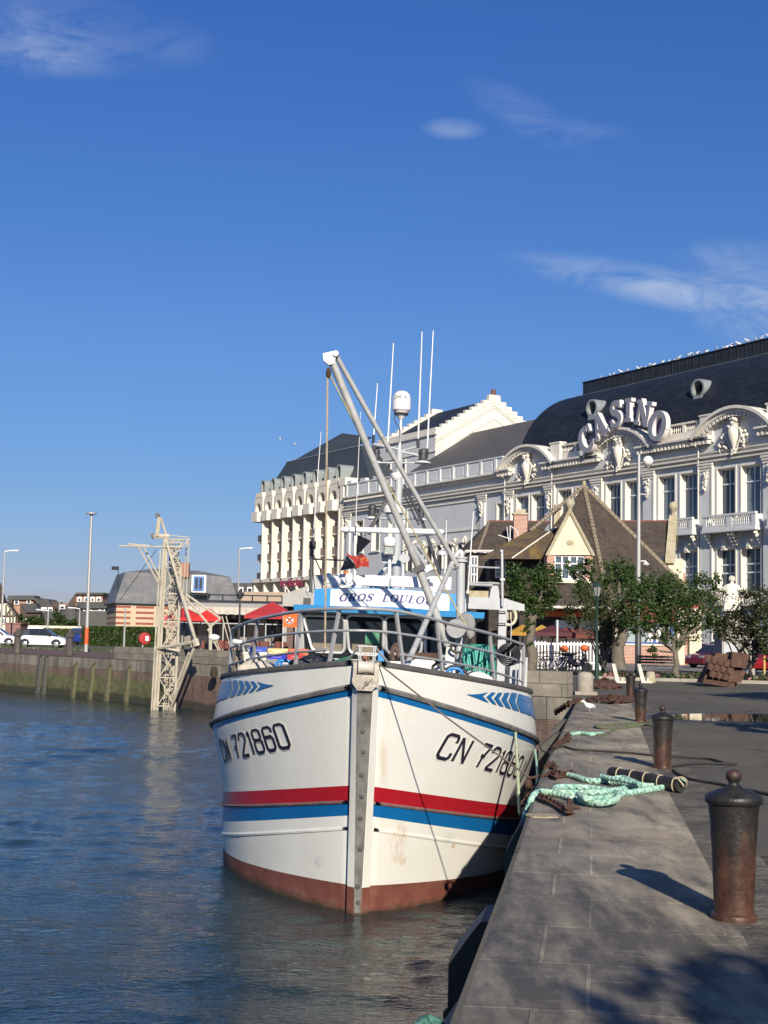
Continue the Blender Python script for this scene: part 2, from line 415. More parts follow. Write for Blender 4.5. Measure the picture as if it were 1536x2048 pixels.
EDGE = [(-4.0, -22), (-1.6, -7), (.31, 5.72), (.79, 8.81), (1.2, 11.5), (1.57, 14.01), (2.08, 17.36), (2.8, 21.72), (3.99, 29.02), (5.2, 36.4), (5.35, 37.6)]
FARW = [(5.35, 37.6), (3.85, 38.4), (-6.5, 66.0), (-14.85, 76.57), (-24.3, 87.84), (-75, 148)]
def sheet(name, poly, z, m, holes=None):
    mb = MB(); v3 = [Vector((x, y, 0)) for x, y in poly]
    for tr in tessellate_polygon([v3]):
        a = [v3[i] for i in tr]
        if (a[1]-a[0]).cross(a[2]-a[0]).z < 0: a = a[::-1]
        mb.face([(p.x, p.y, z) for p in a])
    return mb.build(name, m)
W_ = .30  # coping overhang handled by walls set back
land = EDGE[:-1] + FARW + [(-1500, 900), (-1500, 4000), (2500, 4000), (2500, -22)]
struct(sheet('ground', land, 0, M_ASPH))
# water
def water():
    t = NT('harbour_water'); t.b.inputs['Roughness'].default_value = .04; t.b.inputs['IOR'].default_value = 1.34
    def n_(sc, co, d=3, r=.5, di=0): return t.noise(co, sc, d, r, di)
    w1 = n_(.7, t.coord((1.0, 1.5, 1), rot=(0, 0, rad(14))), 2)
    w2 = n_(3.0, t.coord((.75, 1.7, 1), rot=(0, 0, rad(-10))), 3, .5, .6)
    w3 = n_(8.0, t.coord((.7, 1.7, 1), rot=(0, 0, rad(16))), 3, .6, .8)
    rid = t.math('SUBTRACT', 1.0, t.math('ABSOLUTE', t.math('SUBTRACT', t.math('MULTIPLY', w2, 2.0), 1.0)))
    big = t.ramp(n_(.13, t.coord((1, .7, 1), loc=(3, 1, 0)), 3, .6), [(.35, .45), (.62, 1.0)])
    h = t.math('ADD', t.math('MULTIPLY', w1, .0), t.math('MULTIPLY', t.math('ADD', t.math('MULTIPLY', rid, .02), t.math('MULTIPLY', w3, .022)), big))
    b = t.n('ShaderNodeBump'); b.inputs['Strength'].default_value = 1.0; b.inputs['Distance'].default_value = 1.0
    t.l(h, b.inputs['Height']); t.l(b.outputs[0], t.b.inputs['Normal'])
    t.l(t.ramp(t.noise(t.coord(), .10, 3), [(.35, (.010, .026, .034)), (.7, (.020, .036, .034))]), t.b.inputs['Base Color'])
    return t.m
import numpy as np
def water_mesh():
    rs = np.random.RandomState(4); ysn = [7.0]
    while ysn[-1] < 96: ysn.append(ysn[-1]*1.0052+.004)
    ya = np.array([-22.0]+ysn+[160.0]); xa = np.concatenate([[-160.0], np.arange(-27, 7.01, .072), [8.0]])
    X, Y = np.meshgrid(xa, ya); Z = np.zeros_like(X)
    A = .62+.55*np.sin(X*.21+Y*.13+1)*np.sin(X*.09-Y*.17+2)+.3*np.sin(X*.5-Y*.31)
    A = np.clip(A, .22, 1.2)
    for i in range(90):
        lam = np.exp(rs.uniform(np.log(.20), np.log(2.6))); k = 2*np.pi/lam; th = np.pi/2+rs.normal(0, .62); kx, ky = k*np.cos(th), k*np.sin(th)
        sl = .0215*(1.0 if lam < .9 else .5); fade = np.clip((lam*16-np.abs(Y)*.0052*22)/(lam*9), .12, 1) if lam < .5 else 1.0
        ph = kx*X+ky*Y+rs.uniform(0, 6.28); w_ = np.sin(ph)+.28*np.sin(2*ph+1.2*0)
        Z += sl/k*w_*(A if lam < 1.5 else 1.0)*fade
    Z[0, :] = Z[-1, :] = 0; Z[:, 0] = Z[:, -1] = 0
    Z += WZ; ny, nx = X.shape; co = np.stack([X, Y, Z], -1).reshape(-1, 3)
    idx = np.arange(nx*ny).reshape(ny, nx); q = np.stack([idx[:-1, :-1], idx[:-1, 1:], idx[1:, 1:], idx[1:, :-1]], -1).reshape(-1, 4)
    me = bpy.data.meshes.new('water'); me.vertices.add(len(co)); me.vertices.foreach_set('co', co.ravel()); me.loops.add(q.size); me.loops.foreach_set('vertex_index', q.ravel())
    me.polygons.add(len(q)); me.polygons.foreach_set('loop_start', np.arange(0, q.size, 4)); me.polygons.foreach_set('use_smooth', np.ones(len(q), bool)); me.update(calc_edges=True); me.materials.append(water())
    o = bpy.data.objects.new('water', me); COL.objects.link(o); return o
struct(water_mesh())
mb = MB(); mb.face([(-160, -22, -5), (7, -22, -5), (7, 160, -5), (-160, 160, -5)])
struct(mb.build('harbour_bed', mat('silt', (.03, .035, .03))))
# walls
def wall_strip(pts, z0, z1, thick, m, name, label, cat='wall', batter=0.0, inset=0.0):
    mb = MB(); L_ = []
    for i, p in enumerate(pts):
        a = Vector(pts[max(i-1, 0)]); b = Vector(pts[min(i+1, len(pts)-1)]); d = (b-a).normalized(); nrm = Vector((d.y, -d.x))
        p = Vector(p)+nrm*inset
        L_.append((p, nrm))
    for i in range(len(L_)-1):
        (p, n1), (q, n2) = L_[i], L_[i+1]
        A0 = (*(p-n1*batter), z0); B0 = (*(q-n2*batter), z0); A1 = (*p, z1); B1 = (*q, z1)
        C1 = (*(p+n1*thick), z1); D1 = (*(q+n2*thick), z1); C0 = (*(p+n1*thick), z0); D0 = (*(q+n2*thick), z0)
        mb.face([A0, A1, B1, B0]); mb.face([A1, C1, D1, B1]); mb.face([C1, C0, D0, D1])
        if i == 0: mb.face([A0, C0, C1, A1])
        if i == len(L_)-2: mb.face([B0, B1, D1, D0])
    o = mb.build(name, m); return tag(o, label, cat)
wall_strip(EDGE, -4.9, -.262, .5, M_HW, 'quay_wall', 'dark quay wall under the stone edge beside the trawler', batter=.0, inset=.05)
wall_strip(FARW[:3], -4.9, -.006, .5, M_HW2, 'harbour_wall', 'red brick harbour end wall behind the trawler hull', inset=.02)
wall_strip([FARW[2], (-10.9, 71.57)], -4.9, -.006, .5, M_HW2, 'harbour_wall', 'red brick harbour wall directly behind the lattice tower', inset=.02)
wall_strip([(-10.9, 71.57)]+FARW[3:], -4.9, -.006, .5, M_HW, 'harbour_wall', 'algae stained harbour wall on the far side left of the lattice tower', inset=.02)
M_PAR = brick('parapet_stone', (.36, .33, .265), (.29, .265, .215), (.13, .12, .095), 1.3, .36, .014, stain=(.10, .085, .06), sf=(.8, .8, 2.2), var=.35)
wall_strip([(5.08, 37.78), (3.87, 38.44), (-6.5, 66.05), (-14.85, 76.6)], .004, .70, .5, M_PAR, 'parapet_wall', 'low grey stone parapet on top of the harbour end wall', inset=.02)
# coping slabs : one strip of pavement along the quay edge
def coping_mat():
    t = NT('worn_quay_slabs'); co = t.coord(src='UV', loc=(-.57, 0, 0))
    b = t.n('ShaderNodeTexBrick'); b.offset = .145; b.squash = 1
    for k, v in (('Scale', 1), ('Brick Width', 1.6), ('Row Height', .86), ('Mortar Size', .012), ('Mortar Smooth', .35)): b.inputs[k].default_value = v
    b.inputs['Color1'].default_value = (.44, .385, .285, 1); b.inputs['Color2'].default_value = (.32, .285, .22, 1); b.inputs['Mortar'].default_value = (.56, .48, .34, 1)
    wob = t.n('ShaderNodeVectorMath', operation='MULTIPLY_ADD'); nz = t.n('ShaderNodeTexNoise'); nz.inputs['Scale'].default_value = .9; t.l(t.coord(), nz.inputs['Vector'])
    wob.inputs[1].default_value = (.03, .10, 0); t.l(nz.outputs['Color'], wob.inputs[0]); t.l(co, wob.inputs[2]); t.l(wob.outputs[0], b.inputs['Vector'])
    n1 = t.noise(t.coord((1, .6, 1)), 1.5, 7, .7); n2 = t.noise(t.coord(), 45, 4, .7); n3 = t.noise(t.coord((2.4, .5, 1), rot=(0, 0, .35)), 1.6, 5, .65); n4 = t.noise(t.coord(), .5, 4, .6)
    c = b.outputs['Color']
    c = t.mix(1.0, c, t.ramp(n1, [(.30, .42), (.5, .84), (.72, 1.15)]), 'MULTIPLY')
    sq = t.n('ShaderNodeSeparateXYZ'); t.l(t.coord(), sq.inputs[0]); stain_shade = t.math('ADD', n3, t.math('MULTIPLY', t.math('SUBTRACT', 9.5, sq.outputs[1], clamp=True), .13))  # dark stain streaks, plus foreground shade painted in towards the camera
    c = t.mix(t.ramp(stain_shade, [(.47, 0.0), (.70, .85)]), c, (.072, .070, .068))
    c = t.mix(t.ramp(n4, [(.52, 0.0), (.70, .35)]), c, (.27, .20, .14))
    n5 = t.noise(t.coord((1, 3.2, 1), rot=(0, 0, .15)), 2.2, 7, .75); c = t.mix(t.ramp(n5, [(.56, 0.0), (.70, .5)]), c, (.36, .32, .26))
    c = t.mix(1.0, c, t.ramp(n2, [(.25, .78), (.75, 1.12)]), 'MULTIPLY')
    vo = t.n('ShaderNodeTexVoronoi'); vo.inputs['Scale'].default_value = 5.5; t.l(t.coord((1, .45, 1)), vo.inputs['Vector'])
    c = t.mix(t.ramp(vo.outputs['Distance'], [(.025, .8), (.05, 0.0)]), c, (.42, .41, .38))
    t.l(c, t.b.inputs['Base Color']); t.l(t.ramp(n1, [(.3, .55), (.7, .82)]), t.b.inputs['Roughness']); t.b.inputs['Specular IOR Level'].default_value = .12
    h = t.math('ADD', t.math('MULTIPLY', n2, .25), t.math('ADD', t.math('MULTIPLY', n1, .7), t.math('MULTIPLY', b.outputs['Fac'], -.35)))
    t.bump(h, .55, .02)
    return t.m
def edge_off(pts, off):
    o = []
    for i, p in enumerate(pts):
        a = Vector(pts[max(i-1, 0)]); b = Vector(pts[min(i+1, len(pts)-1)]); d = (b-a).normalized(); o.append(Vector(p)+Vector((d.y, -d.x))*off)
    return o
CW = 1.37
mb = MB(); uvs = {}
ep = bez(EDGE, 4); e0 = edge_off(ep, 0.0); e1 = edge_off(ep, CW); acc = 0
prof = [(0, -.26), (0, -.035), (.012, -.008), (.04, .006), (CW*.5, .008), (CW, .006), (CW, -.05)]
rows = []
for i, p in enumerate(ep):
    if i: acc += (Vector(ep[i])-Vector(ep[i-1])).length
    n_ = (e1[i]-e0[i])/CW; rows.append((e0[i], n_, acc))
base_acc = 0
for i in range(len(rows)-1):
    for j in range(len(prof)-1):
        (p, n1, a), (q, n2, b) = rows[i], rows[i+1]; (o1, z1), (o2, z2) = prof[j], prof[j+1]
        mb.face([(*(p+n1*o1), z1), (*(q+n2*o1), z1), (*(q+n2*o2), z2), (*(p+n1*o2), z2)])
def cop_uv(co, n):
    best = None
    for (p, n1, a) in rows:
        d = (Vector((co.x, co.y))-p); dd = d.length
        if best is None or dd < best[0]: best = (dd, p, n1, a)
    _, p, n1, a = best; tdir = Vector((-n1.y, n1.x)); d = Vector((co.x, co.y))-p
    return (d.dot(n1)-min(0, co.z), a + d.dot(tdir))
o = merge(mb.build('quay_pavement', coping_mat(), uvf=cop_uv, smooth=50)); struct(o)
# narrow setts strip behind the slabs, puddle, cracks
mb = MB()
for i in range(len(rows)-1):
    (p, n1, a), (q, n2, b) = rows[i], rows[i+1]
    mb.face([(*(p+n1*(CW+.002)), .0035), (*(q+n2*(CW+.002)), .0035), (*(q+n2*(CW+.42)), .0035), (*(p+n1*(CW+.42)), .0035)][::-1] if False else [(*(p+n1*(CW+.002)), .0035), (*(p+n1*(CW+.42)), .0035), (*(q+n2*(CW+.42)), .0035), (*(q+n2*(CW+.002)), .0035)])
struct(mb.build('gutter_strip', mat('rough_setts', (.125, .110, .082), .9, .6, 1.6, bump=1, bs=7, bd=.05, dirt=(.045, .043, .03), damt=.85, dscale=(3, 3, 3))))
t = NT('rain_puddle'); t.b.inputs['Base Color'].default_value = (.03, .028, .025, 1); t.b.inputs['Roughness'].default_value = .03; t.bump(t.noise(t.coord(), 3, 2), .03, .02)
pd = [(5.75, 28.35), (6.3, 27.9), (7.3, 27.75), (8.6, 28.1), (10.2, 27.8), (12.0, 28.6), (11.6, 30.3), (9.6, 30.6), (8.2, 30.9), (7.0, 30.5), (6.1, 29.6)]
pd = bez(pd+[pd[0]], 4)[:-1]
struct(sheet('puddle', pd, .010, t.m))
t = NT('damp_asphalt'); 
t.l(t.ramp(t.noise(t.coord(), 2, 5), [(.3, (.04, .038, .034)), (.7, (.065, .06, .052))]), t.b.inputs['Base Color']); t.b.inputs['Roughness'].default_value = .45
cx_ = sum(p[0] for p in pd)/len(pd); cy_ = sum(p[1] for p in pd)/len(pd)
struct(sheet('damp_patch', [(cx_+(p[0]-cx_)*1.12, cy_+(p[1]-cy_)*1.35+random.uniform(-.1, .1)) for p in pd], .005, t.m))
# far promenade, left road, kerb
M_SET = brick('promenade_setts', (.20, .125, .10), (.15, .105, .085), (.12, .10, .085), .3, .15, .012, var=.3)
o1 = [(-6.4, 66.6), (-14.7, 77.2), (-24.1, 88.4), (-74, 148), (-78, 172), (-40, 121), (-22.5, 104), (-10, 93)]
struct(sheet('promenade', o1, .005, M_SET))
mb = MB()
kp = [(-78, 172), (-40, 121), (-22.5, 104), (-10, 93)]
for a, b in zip(kp, kp[1:]):
    a = Vector(a); b = Vector(b); d = (b-a).normalized(); n_ = Vector((-d.y, d.x))
    mb.prism([(0, 0), ((b-a).length, 0), ((b-a).length, .25), (0, .25)], lambda u, v, h: Vector((*(a+d*u+n_*v), h)), .0, .12)
struct(mb.build('kerb', mat('kerb_stone', (.30, .28, .24), .85)))
# flower bed kerb and soil under the trees
bed = [(8.6, 56), (12, 55.2), (17, 54), (24, 53), (40, 52), (40, 63), (24, 62), (13, 62.5), (9.0, 62.5)]
struct(sheet('flower_bed_soil', bed, .02, mat('soil', (.07, .055, .035), .95, .4, 3, bump=.8, bs=12, bd=.05)))
mb = MB(); bk = [(8.6, 56), (12, 55.2), (17, 54), (24, 53), (40, 52)]
for a, b in zip(bk, bk[1:]):
    a = Vector(a); b = Vector(b); d = (b-a).normalized(); n_ = Vector((-d.y, d.x))
    mb.prism([(0, 0), ((b-a).length-.02, 0), ((b-a).length-.02, .15), (0, .15)], lambda u, v, h: Vector((*(a+d*u+n_*v), h)), .0, .13)
struct(mb.build('bed_kerb', mat('kerb_pale', (.32, .29, .23), .85, .3)))
# pavement in front of the brick house
struct(sheet('pavement', [(6, 74), (34, 76), (36, 101), (4, 101)], .008, mat('pale_pavement', (.20, .185, .16), .85, .25, .8)))
# ================================================================ CASINO (local frame: x along the facade away from us, y outward, z up)
M_GREY = mat('pale_grey_render', (.58, .60, .60), .8, .05, .6, dirt=(.45, .45, .43), damt=.35, dscale=(.8, .8, .25), bump=.15, bs=8)
M_CRM = mat('cream_stucco', (.70, .665, .575), .75, .06, .7, dirt=(.50, .46, .38), damt=.35, dscale=(.9, .9, .3), bump=.15, bs=8)
M_CRM2 = mat('weathered_cornice', (.72, .69, .61), .8, .08, .8, dirt=(.46, .43, .37), damt=.5, dscale=(1.2, 1.2, .5))
M_SLATE = mat('dark_slate', (.022, .029, .040), .62, .22, .5, dirt=(.040, .048, .058), damt=.6, dscale=(.6, .6, 1.6), bump=.6, bs=5, bd=.05, spec=.22)
def slates(name, c1, c2, bw, rh, rough=.6):
    t = NT(name); b = t.n('ShaderNodeTexBrick'); b.inputs['Scale'].default_value = 1; b.inputs['Brick Width'].default_value = bw; b.inputs['Row Height'].default_value = rh; b.inputs['Mortar Size'].default_value = .03
    b.inputs['Color1'].default_value = (*c1, 1); b.inputs['Color2'].default_value = (*c2, 1); b.inputs['Mortar'].default_value = (*[v*.6 for v in c1], 1); t.l(t.coord(src='UV'), b.inputs['Vector'])
    c = t.mix(1.0, b.outputs['Color'], t.ramp(t.noise(t.coord((.5, .5, 1.5)), .8, 6, .7), [(.3, .7), (.7, 1.5)]), 'MULTIPLY')
    c = t.mix(t.ramp(t.noise(t.coord((1.6, 1.6, .25)), 1.2, 6, .7), [(.58, 0.0), (.72, .6)]), c, tuple(v*2.2+.02 for v in c1))
    t.l(c, t.b.inputs['Base Color']); t.b.inputs['Roughness'].default_value = rough; t.b.inputs['Specular IOR Level'].default_value = .25; t.bump(t.math('MULTIPLY', b.outputs['Fac'], -1.0), .5, .04); return t.m
M_DOME = slates('dome_slates', (.012, .017, .025), (.017, .022, .030), .9, .55)
M_SLATE2 = mat('brown_grey_slate', (.085, .08, .078), .75, .2, .7, dirt=(.12, .11, .10), damt=.5, dscale=(.5, .5, 1.2), bump=.3, bs=5, bd=.03)
M_ZINC = mat('zinc', (.33, .37, .36), .45, .2, 2, dirt=(.20, .22, .21), damt=.6, dscale=(2, 2, 2), metal=.3)
M_WFR = mat('white_window_frame', (.72, .72, .70), .5, .04)
M_GL = glassm('window_glass', (.035, .055, .075)); M_GLD = glassm('dark_glass', (.012, .016, .02))
def wall_open(mb, t0, t1, z0, z1, ops, y=0.0, m=0, mr=1, depth=.5):
    ts = sorted({t0, t1, *[v for o in ops for v in o[:2]]}); zs = sorted({z0, z1, *[v for o in ops for v in o[2:4]]})
    ts = [t for t in ts if t0-1e-6 <= t <= t1+1e-6]; zs = [z for z in zs if z0-1e-6 <= z <= z1+1e-6]
    for a, b in zip(ts, ts[1:]):
        for c, d in zip(zs, zs[1:]):
            mt, mz = (a+b)/2, (c+d)/2
            if any(o[0] < mt < o[1] and o[2] < mz < o[3] for o in ops): continue
            mb.face([(b, y, c), (a, y, c), (a, y, d), (b, y, d)][::-1] if False else [(a, y, c), (a, y, d), (b, y, d), (b, y, c)], m)
    for (a, b, c, d) in [o[:4] for o in ops]:
        yb = y-depth
        mb.face([(a, y, c), (a, yb, c), (a, yb, d), (a, y, d)], mr); mb.face([(b, y, d), (b, yb, d), (b, yb, c), (b, y, c)], mr)
        mb.face([(a, y, c), (b, y, c), (b, yb, c), (a, yb, c)], mr); mb.face([(a, yb, d), (b, yb, d), (b, y, d), (a, y, d)], mr)
def window(par, a, b, c, d, y, nx=2, nz=(0.32,), fw=.13, glass=None, frame=None, bar=.1, world=False):
    """a thing part: frame + bars, glass child"""
    mb = MB(); yf = y+.04
    mb.b2((a, y-.02, c), (a+fw, yf+.04, d)); mb.b2((b-fw, y-.02, c), (b, yf+.04, d)); mb.b2((a+fw, y-.02, c), (b-fw, yf+.037, c+fw)); mb.b2((a+fw, y-.02, d-fw), (b-fw, yf+.037, d))
    for k in range(1, nx):
        x = a+(b-a)*k/nx; mb.b2((x-bar/2, y-.02, c+fw), (x+bar/2, yf+.03, d-fw))
    for f in nz:
        z = d-(d-c)*f; mb.b2((a+fw, y-.02, z-bar*.6), (b-fw, yf+.05, z+bar*.6))
    o = mb.build('window_frame', frame or M_WFR, par)
    mg = MB(); mg.face([(a+.02, y, c+.02), (a+.02, y, d-.02), (b-.02, y, d-.02), (b-.02, y, c+.02)]); mg.build('glass', glass or M_GL, o)
    return o
def baluster_bank(mb, a, b, y, z0, z1, n, m=0):
    h = z1-z0
    for k in range(n):
        x = a+(b-a)*(k+.5)/n
        mb.lathe([(.045, z0), (.045, z0+.06*h), (.03, z0+.12*h), (.075, z0+.32*h), (.065, z0+.45*h), (.028, z0+.7*h), (.04, z0+.85*h), (.05, z1)], (x, y, 0), 6, m)
cas = thing('casino', 'long grey and cream ornate casino building with a dark domed roof and a lettered sign', 'casino', (32.5, 125, 0), math.atan2(math.cos(rad(-29.8)), math.sin(rad(-29.8))))
def blob_orn(mb, c, sx, sz, n, seed, y=.25, m=0, r=.16):
    rn = random.Random(seed)
    for k in range(n):
        mb.ell((c[0]+rn.uniform(-1, 1)*sx, y+rn.uniform(-.1, .15), c[1]+rn.uniform(-1, 1)*sz), (rn.uniform(.6, 1.3)*r, rn.uniform(.7, 1.2)*r, rn.uniform(.6, 1.5)*r), m, 6, 4, Euler((0, rn.uniform(-1, 1), 0)))
PB = 8.15
openings = []; wins = []
for i in range(-1, 4):
    c = PB*i
    for (a, b) in ((c+.4, c+2.72), (c-2.78, c-.4)):
        openings += [(a, b, 13.25, 17.8), (a, b, 6.2, 10.3)]; wins += [(a, b, 13.25, 17.8, (.32,)), (a, b, 6.2, 10.3, (.36, .55))]
        openings.append((a, b, .5, 4.0)); wins.append((a, b, .5, 4.0, (.3,)))
c = 32.4
for (a, b) in ((c+.3, c+2.6), (c-2.7, c-.4)):
    openings += [(a, b, 13.25, 17.7), (a, b, 6.2, 10.3)]; wins += [(a, b, 13.25, 17.7, (.32,)), (a, b, 6.2, 10.3, (.36, .55))]
openings += [(37.6, 38.9, 13.0, 17.2), (37.6, 38.9, 6.2, 10.3)]; wins += [(37.6, 38.9, 13.0, 17.2, (.4,)), (37.6, 38.9, 6.2, 10.3, (.4,))]
for a in (62.0, 66.5, 71.0): openings += [(a, a+2.0, 13.0, 17.3), (a, a+2.0, 5.8, 9.6)]; wins += [(a, a+2.0, 13.0, 17.3, (.35,)), (a, a+2.0, 5.8, 9.6, (.35,))]
mb = MB(); wall_open(mb, -14, 76.4, 0, 20.4, openings, 0, 0, 1, .55)
mb.face([(-14, 0, 0), (-14, -20, 0), (-14, -20, 20.4), (-14, 0, 20.4)], 0); mb.face([(76.4, 0, 0), (76.4, 0, 20.4), (76.4, -20, 20.4), (76.4, -20, 0)], 0)
mb.face([(-14, -1, 20.41), (76.4, -1, 20.41), (76.4, -20, 20.41), (-14, -20, 20.41)], 0)
# pilasters, panels, plinth
for x in [-4.1+PB*k for k in (-1, 0, 1, 2, 3, 4, 5)]:
    if x > 37: x = 36.2
    mb.b2((x-.85, 0, 0), (x+.85, .22, 18.35), 0)
    mb.b2((x-.89, .003, .6), (x-.72, .30, 18.2), 1)
mb.b2((-14, 0, 0), (76, .28, .9), 0); mb.b2((-14, 0, 4.6), (76, .2, 5.0), 0)
mb.b2((41.2, 0, 5), (42.2, .25, 18.35), 0); mb.b2((59.9, 0, 5), (60.8, .25, 18.35), 0); mb.b2((74.6, 0, 5), (75.5, .25, 18.35), 0)
mb.build('wall', [M_GREY, M_CRM], cas)
for (a, b, c_, d, nz) in wins: window(cas, a, b, c_, d, -.52, 2, nz)
# cream surrounds of each opening + string courses + cornice
mb = MB()
for (a, b, c_, d) in openings:
    if c_ < 5: continue
    mb.b2((a-.16, .002, c_), (a-.001, .07, d+.16)); mb.b2((b+.001, .002, c_), (b+.16, .07, d+.16)); mb.b2((a-.001, .004, d+.001), (b+.001, .07, d+.16))
    mb.b2((a-.25, .002, c_-.22), (b+.25, .24, c_-.001))
for z, h, p in ((18.55, .14, .16), (18.95, .16, .24), (19.40, .10, .12)): mb.b2((-14, .001, z), (76.4, p+.22, z+h))
mb.build('string_courses', M_CRM2, cas)
def cornice(t0, t1, zb=20.4, pr=.85):
    mb = MB(); mb.b2((t0, -.3, zb+.02), (t1, .35, zb+.26)); mb.b2((t0-.02, -.3, zb+.26), (t1+.02, pr, zb+.44)); mb.b2((t0-.06, -.3, zb+.44), (t1+.06, pr+.14, zb+.62))
    x = t0+.15
    while x < t1-.3:
        mb.b2((x, .30, zb-.16), (x+.26, pr-.08, zb+.255)); x += .52
    mb.build('cornice', M_CRM2, cas)
ARCH = [0.1+PB*0, 16.5, 32.5]
segs = [(-14, -5.5), (5.5, 10.9), (22.0, 27.0)]
for a, b in ((-14, -4.6), (-4.9+8.6, 4.9+7.4), (20.3, 28.3)): cornice(a, b)
for cx in ARCH: cornice(cx-5.6, cx-3.0); cornice(cx+3.0, cx+5.6)
mb = MB(); mb.b2((38.2, -.3, 20.35), (76.3, .45, 20.62)); mb.b2((38.2, -.3, 20.62), (76.3, .75, 20.80))
x = 60.5
while x < 76: mb.b2((x, .3, 20.12), (x+.22, .62, 20.35)); x += .5
mb.build('cornice', M_CRM2, cas)
# segmental arched pediments
R_ = 6.9; CZ = 23.38-R_; HALF = math.degrees(math.asin(5.3/R_))
for cx in ARCH:
    mb = MB()
    def am(a0, a1, r0, r1, y0, y1, n=18, m=0):
        for k in range(n):
            p = [rad(90+a0+(a1-a0)*q/n) for q in (k, k+1)]
            A = [(cx+r*math.cos(a), CZ+r*math.sin(a)) for a in p for r in (r0, r1)]
            q = lambda i, y: (A[i][0], y, A[i][1])
            mb.face([q(0, y1), q(2, y1), q(3, y1), q(1, y1)][::-1], m); mb.face([q(1, y0), q(3, y0), q(3, y1), q(1, y1)], m); mb.face([q(0, y1), q(2, y1), q(2, y0), q(0, y0)], m)
            if k == 0: mb.face([q(0, y0), q(1, y0), q(1, y1), q(0, y1)], m)
            if k == n-1: mb.face([q(2, y0), q(2, y1), q(3, y1), q(3, y0)], m)
    am(-HALF, HALF, R_-.28, R_, -2.4, 1.05); am(-HALF+1, HALF-1, R_-.62, R_-.281, -.3, .78); am(-HALF+2, HALF-2, R_-.95, R_-.64, -.3, .36)
    for k in range(-9, 10):
        a = rad(90+k*HALF/10.5); r = R_-.80
        if abs(k) > 0 or True: mb.box((cx+r*math.cos(a), .52, CZ+r*math.sin(a)), (.30, .36, .34), 0, Euler((0, math.pi/2-a, 0)))
    mb.build('arched_pediment', M_CRM2, cas)
    mb = MB(); n = 16; pts = [(cx+(R_-.7)*math.cos(rad(90-HALF+2*HALF*k/n)), CZ+(R_-.7)*math.sin(rad(90-HALF+2*HALF*k/n))) for k in range(n+1)]
    for k in range(n): mb.face([(pts[k+1][0], .05, 19.6), (pts[k+1][0], .05, pts[k+1][1]), (pts[k][0], .05, pts[k][1]), (pts[k][0], .05, 19.6)])
    mb.build('tympanum', M_GREY, cas)
    mb = MB()   # vase cartouche with garlands
    prof = [(.16, 18.95), (.30, 19.2), (.18, 19.45), (.34, 19.75), (.62, 20.4), (.74, 20.9), (.66, 21.25), (.42, 21.5), (.5, 21.62), (.60, 21.75), (.3, 21.85)]
    mb.lathe([(r*.82, z) for r, z in prof], (cx, .45, 0), 14)
    blob_orn(mb, (cx+.1, 21.75), .6, .42, 20, 11+int(cx), .55, r=.19); blob_orn(mb, (cx+1.25, 20.2), .35, .8, 16, 21+int(cx), .35, r=.17); blob_orn(mb, (cx-1.2, 20.2), .3, .8, 14, 31+int(cx), .35, r=.16)
    blob_orn(mb, (cx+1.9, 19.7), .5, .35, 12, 5, .3, r=.15); blob_orn(mb, (cx, 19.25), .28, .35, 8, 6, .45, r=.15)
    for sgn in (-1, 1): mb.tube(bez([(cx+sgn*.7, .5, 21.3), (cx+sgn*1.0, .55, 20.8), (cx+sgn*.75, .5, 20.2), (cx+sgn*.4, .5, 19.5)], 5), [.09]*16, 6)
    mb.build('carved_vase', M_CRM, cas, smooth=50)
# pilaster capitals with hanging garlands
for x in [-4.1+PB*k for k in (0, 1, 2, 3, 4)]+[36.2, 41.7, 75.0]:
    mb = MB(); mb.b2((x-1.0, .2, 18.25), (x+1.0, .42, 18.45)); mb.b2((x-.92, .2, 18.0), (x+.92, .36, 18.25)); mb.b2((x-.85, .2, 17.72), (x+.85, .30, 17.9))
    rn = random.Random(int(x*7))
    for k in range(26):
        q = k/26; mb.ell((x+rn.uniform(-.42, .42)*(1-q*.75), .34+rn.uniform(0, .12), 17.55-q*1.7), (.14*(1.2-q*.5), .13, .15), 0, 6, 4)
    mb.build('garland_capital', M_CRM, cas, smooth=50)
# roof balustrade
def balus(t0, t1):
    mb = MB(); mb.b2((t0, -.32, 21.03), (t1, .02, 21.85)); mb.b2((t0, -.34, 22.62), (t1, .06, 22.80))
    L_ = t1-t0; k = max(1, round(L_/2.4)); s_ = L_/k
    for q in range(k+1):
        x = t0+q*s_; mb.b2((max(t0, x-.2), -.30, 21.85), (min(t1, x+.2), .03, 22.62))
        if q < k: baluster_bank(mb, x+.2, x+s_-.2, -.12, 21.85, 22.62, int((s_-.4)/.24))
    mb.build('balustrade', M_CRM2, cas)
balus(5.3, 11.4); balus(21.6, 27.0); balus(-14, -5.2)
for x in (3.0+1.0, 27.6, -4.6): mb = MB(); mb.b2((x-.85, -.6, 21.03), (x+.85, .25, 23.0)); mb.b2((x-.95, -.62, 23.0), (x+.95, .33, 23.15)); mb.build('pedestal', M_CRM2, cas)
mb = MB(); mb.b2((37.9, -.5, 20.8), (76.3, .05, 22.55)); mb.b2((37.8, -.55, 22.55), (76.35, .16, 22.72))
x = 39.0
while x < 76: mb.b2((x, .051, 20.95), (x+.42, .20, 22.5)); mb.b2((x+.9, .05, 21.2), (x+2.55, .09, 22.25)); x += 3.05
for x in (67, 70.6, 74.6): mb.b2((x, -.5, 22.72), (x+1.5, .06, 23.15))
mb.build('attic_parapet', M_GREY, cas)
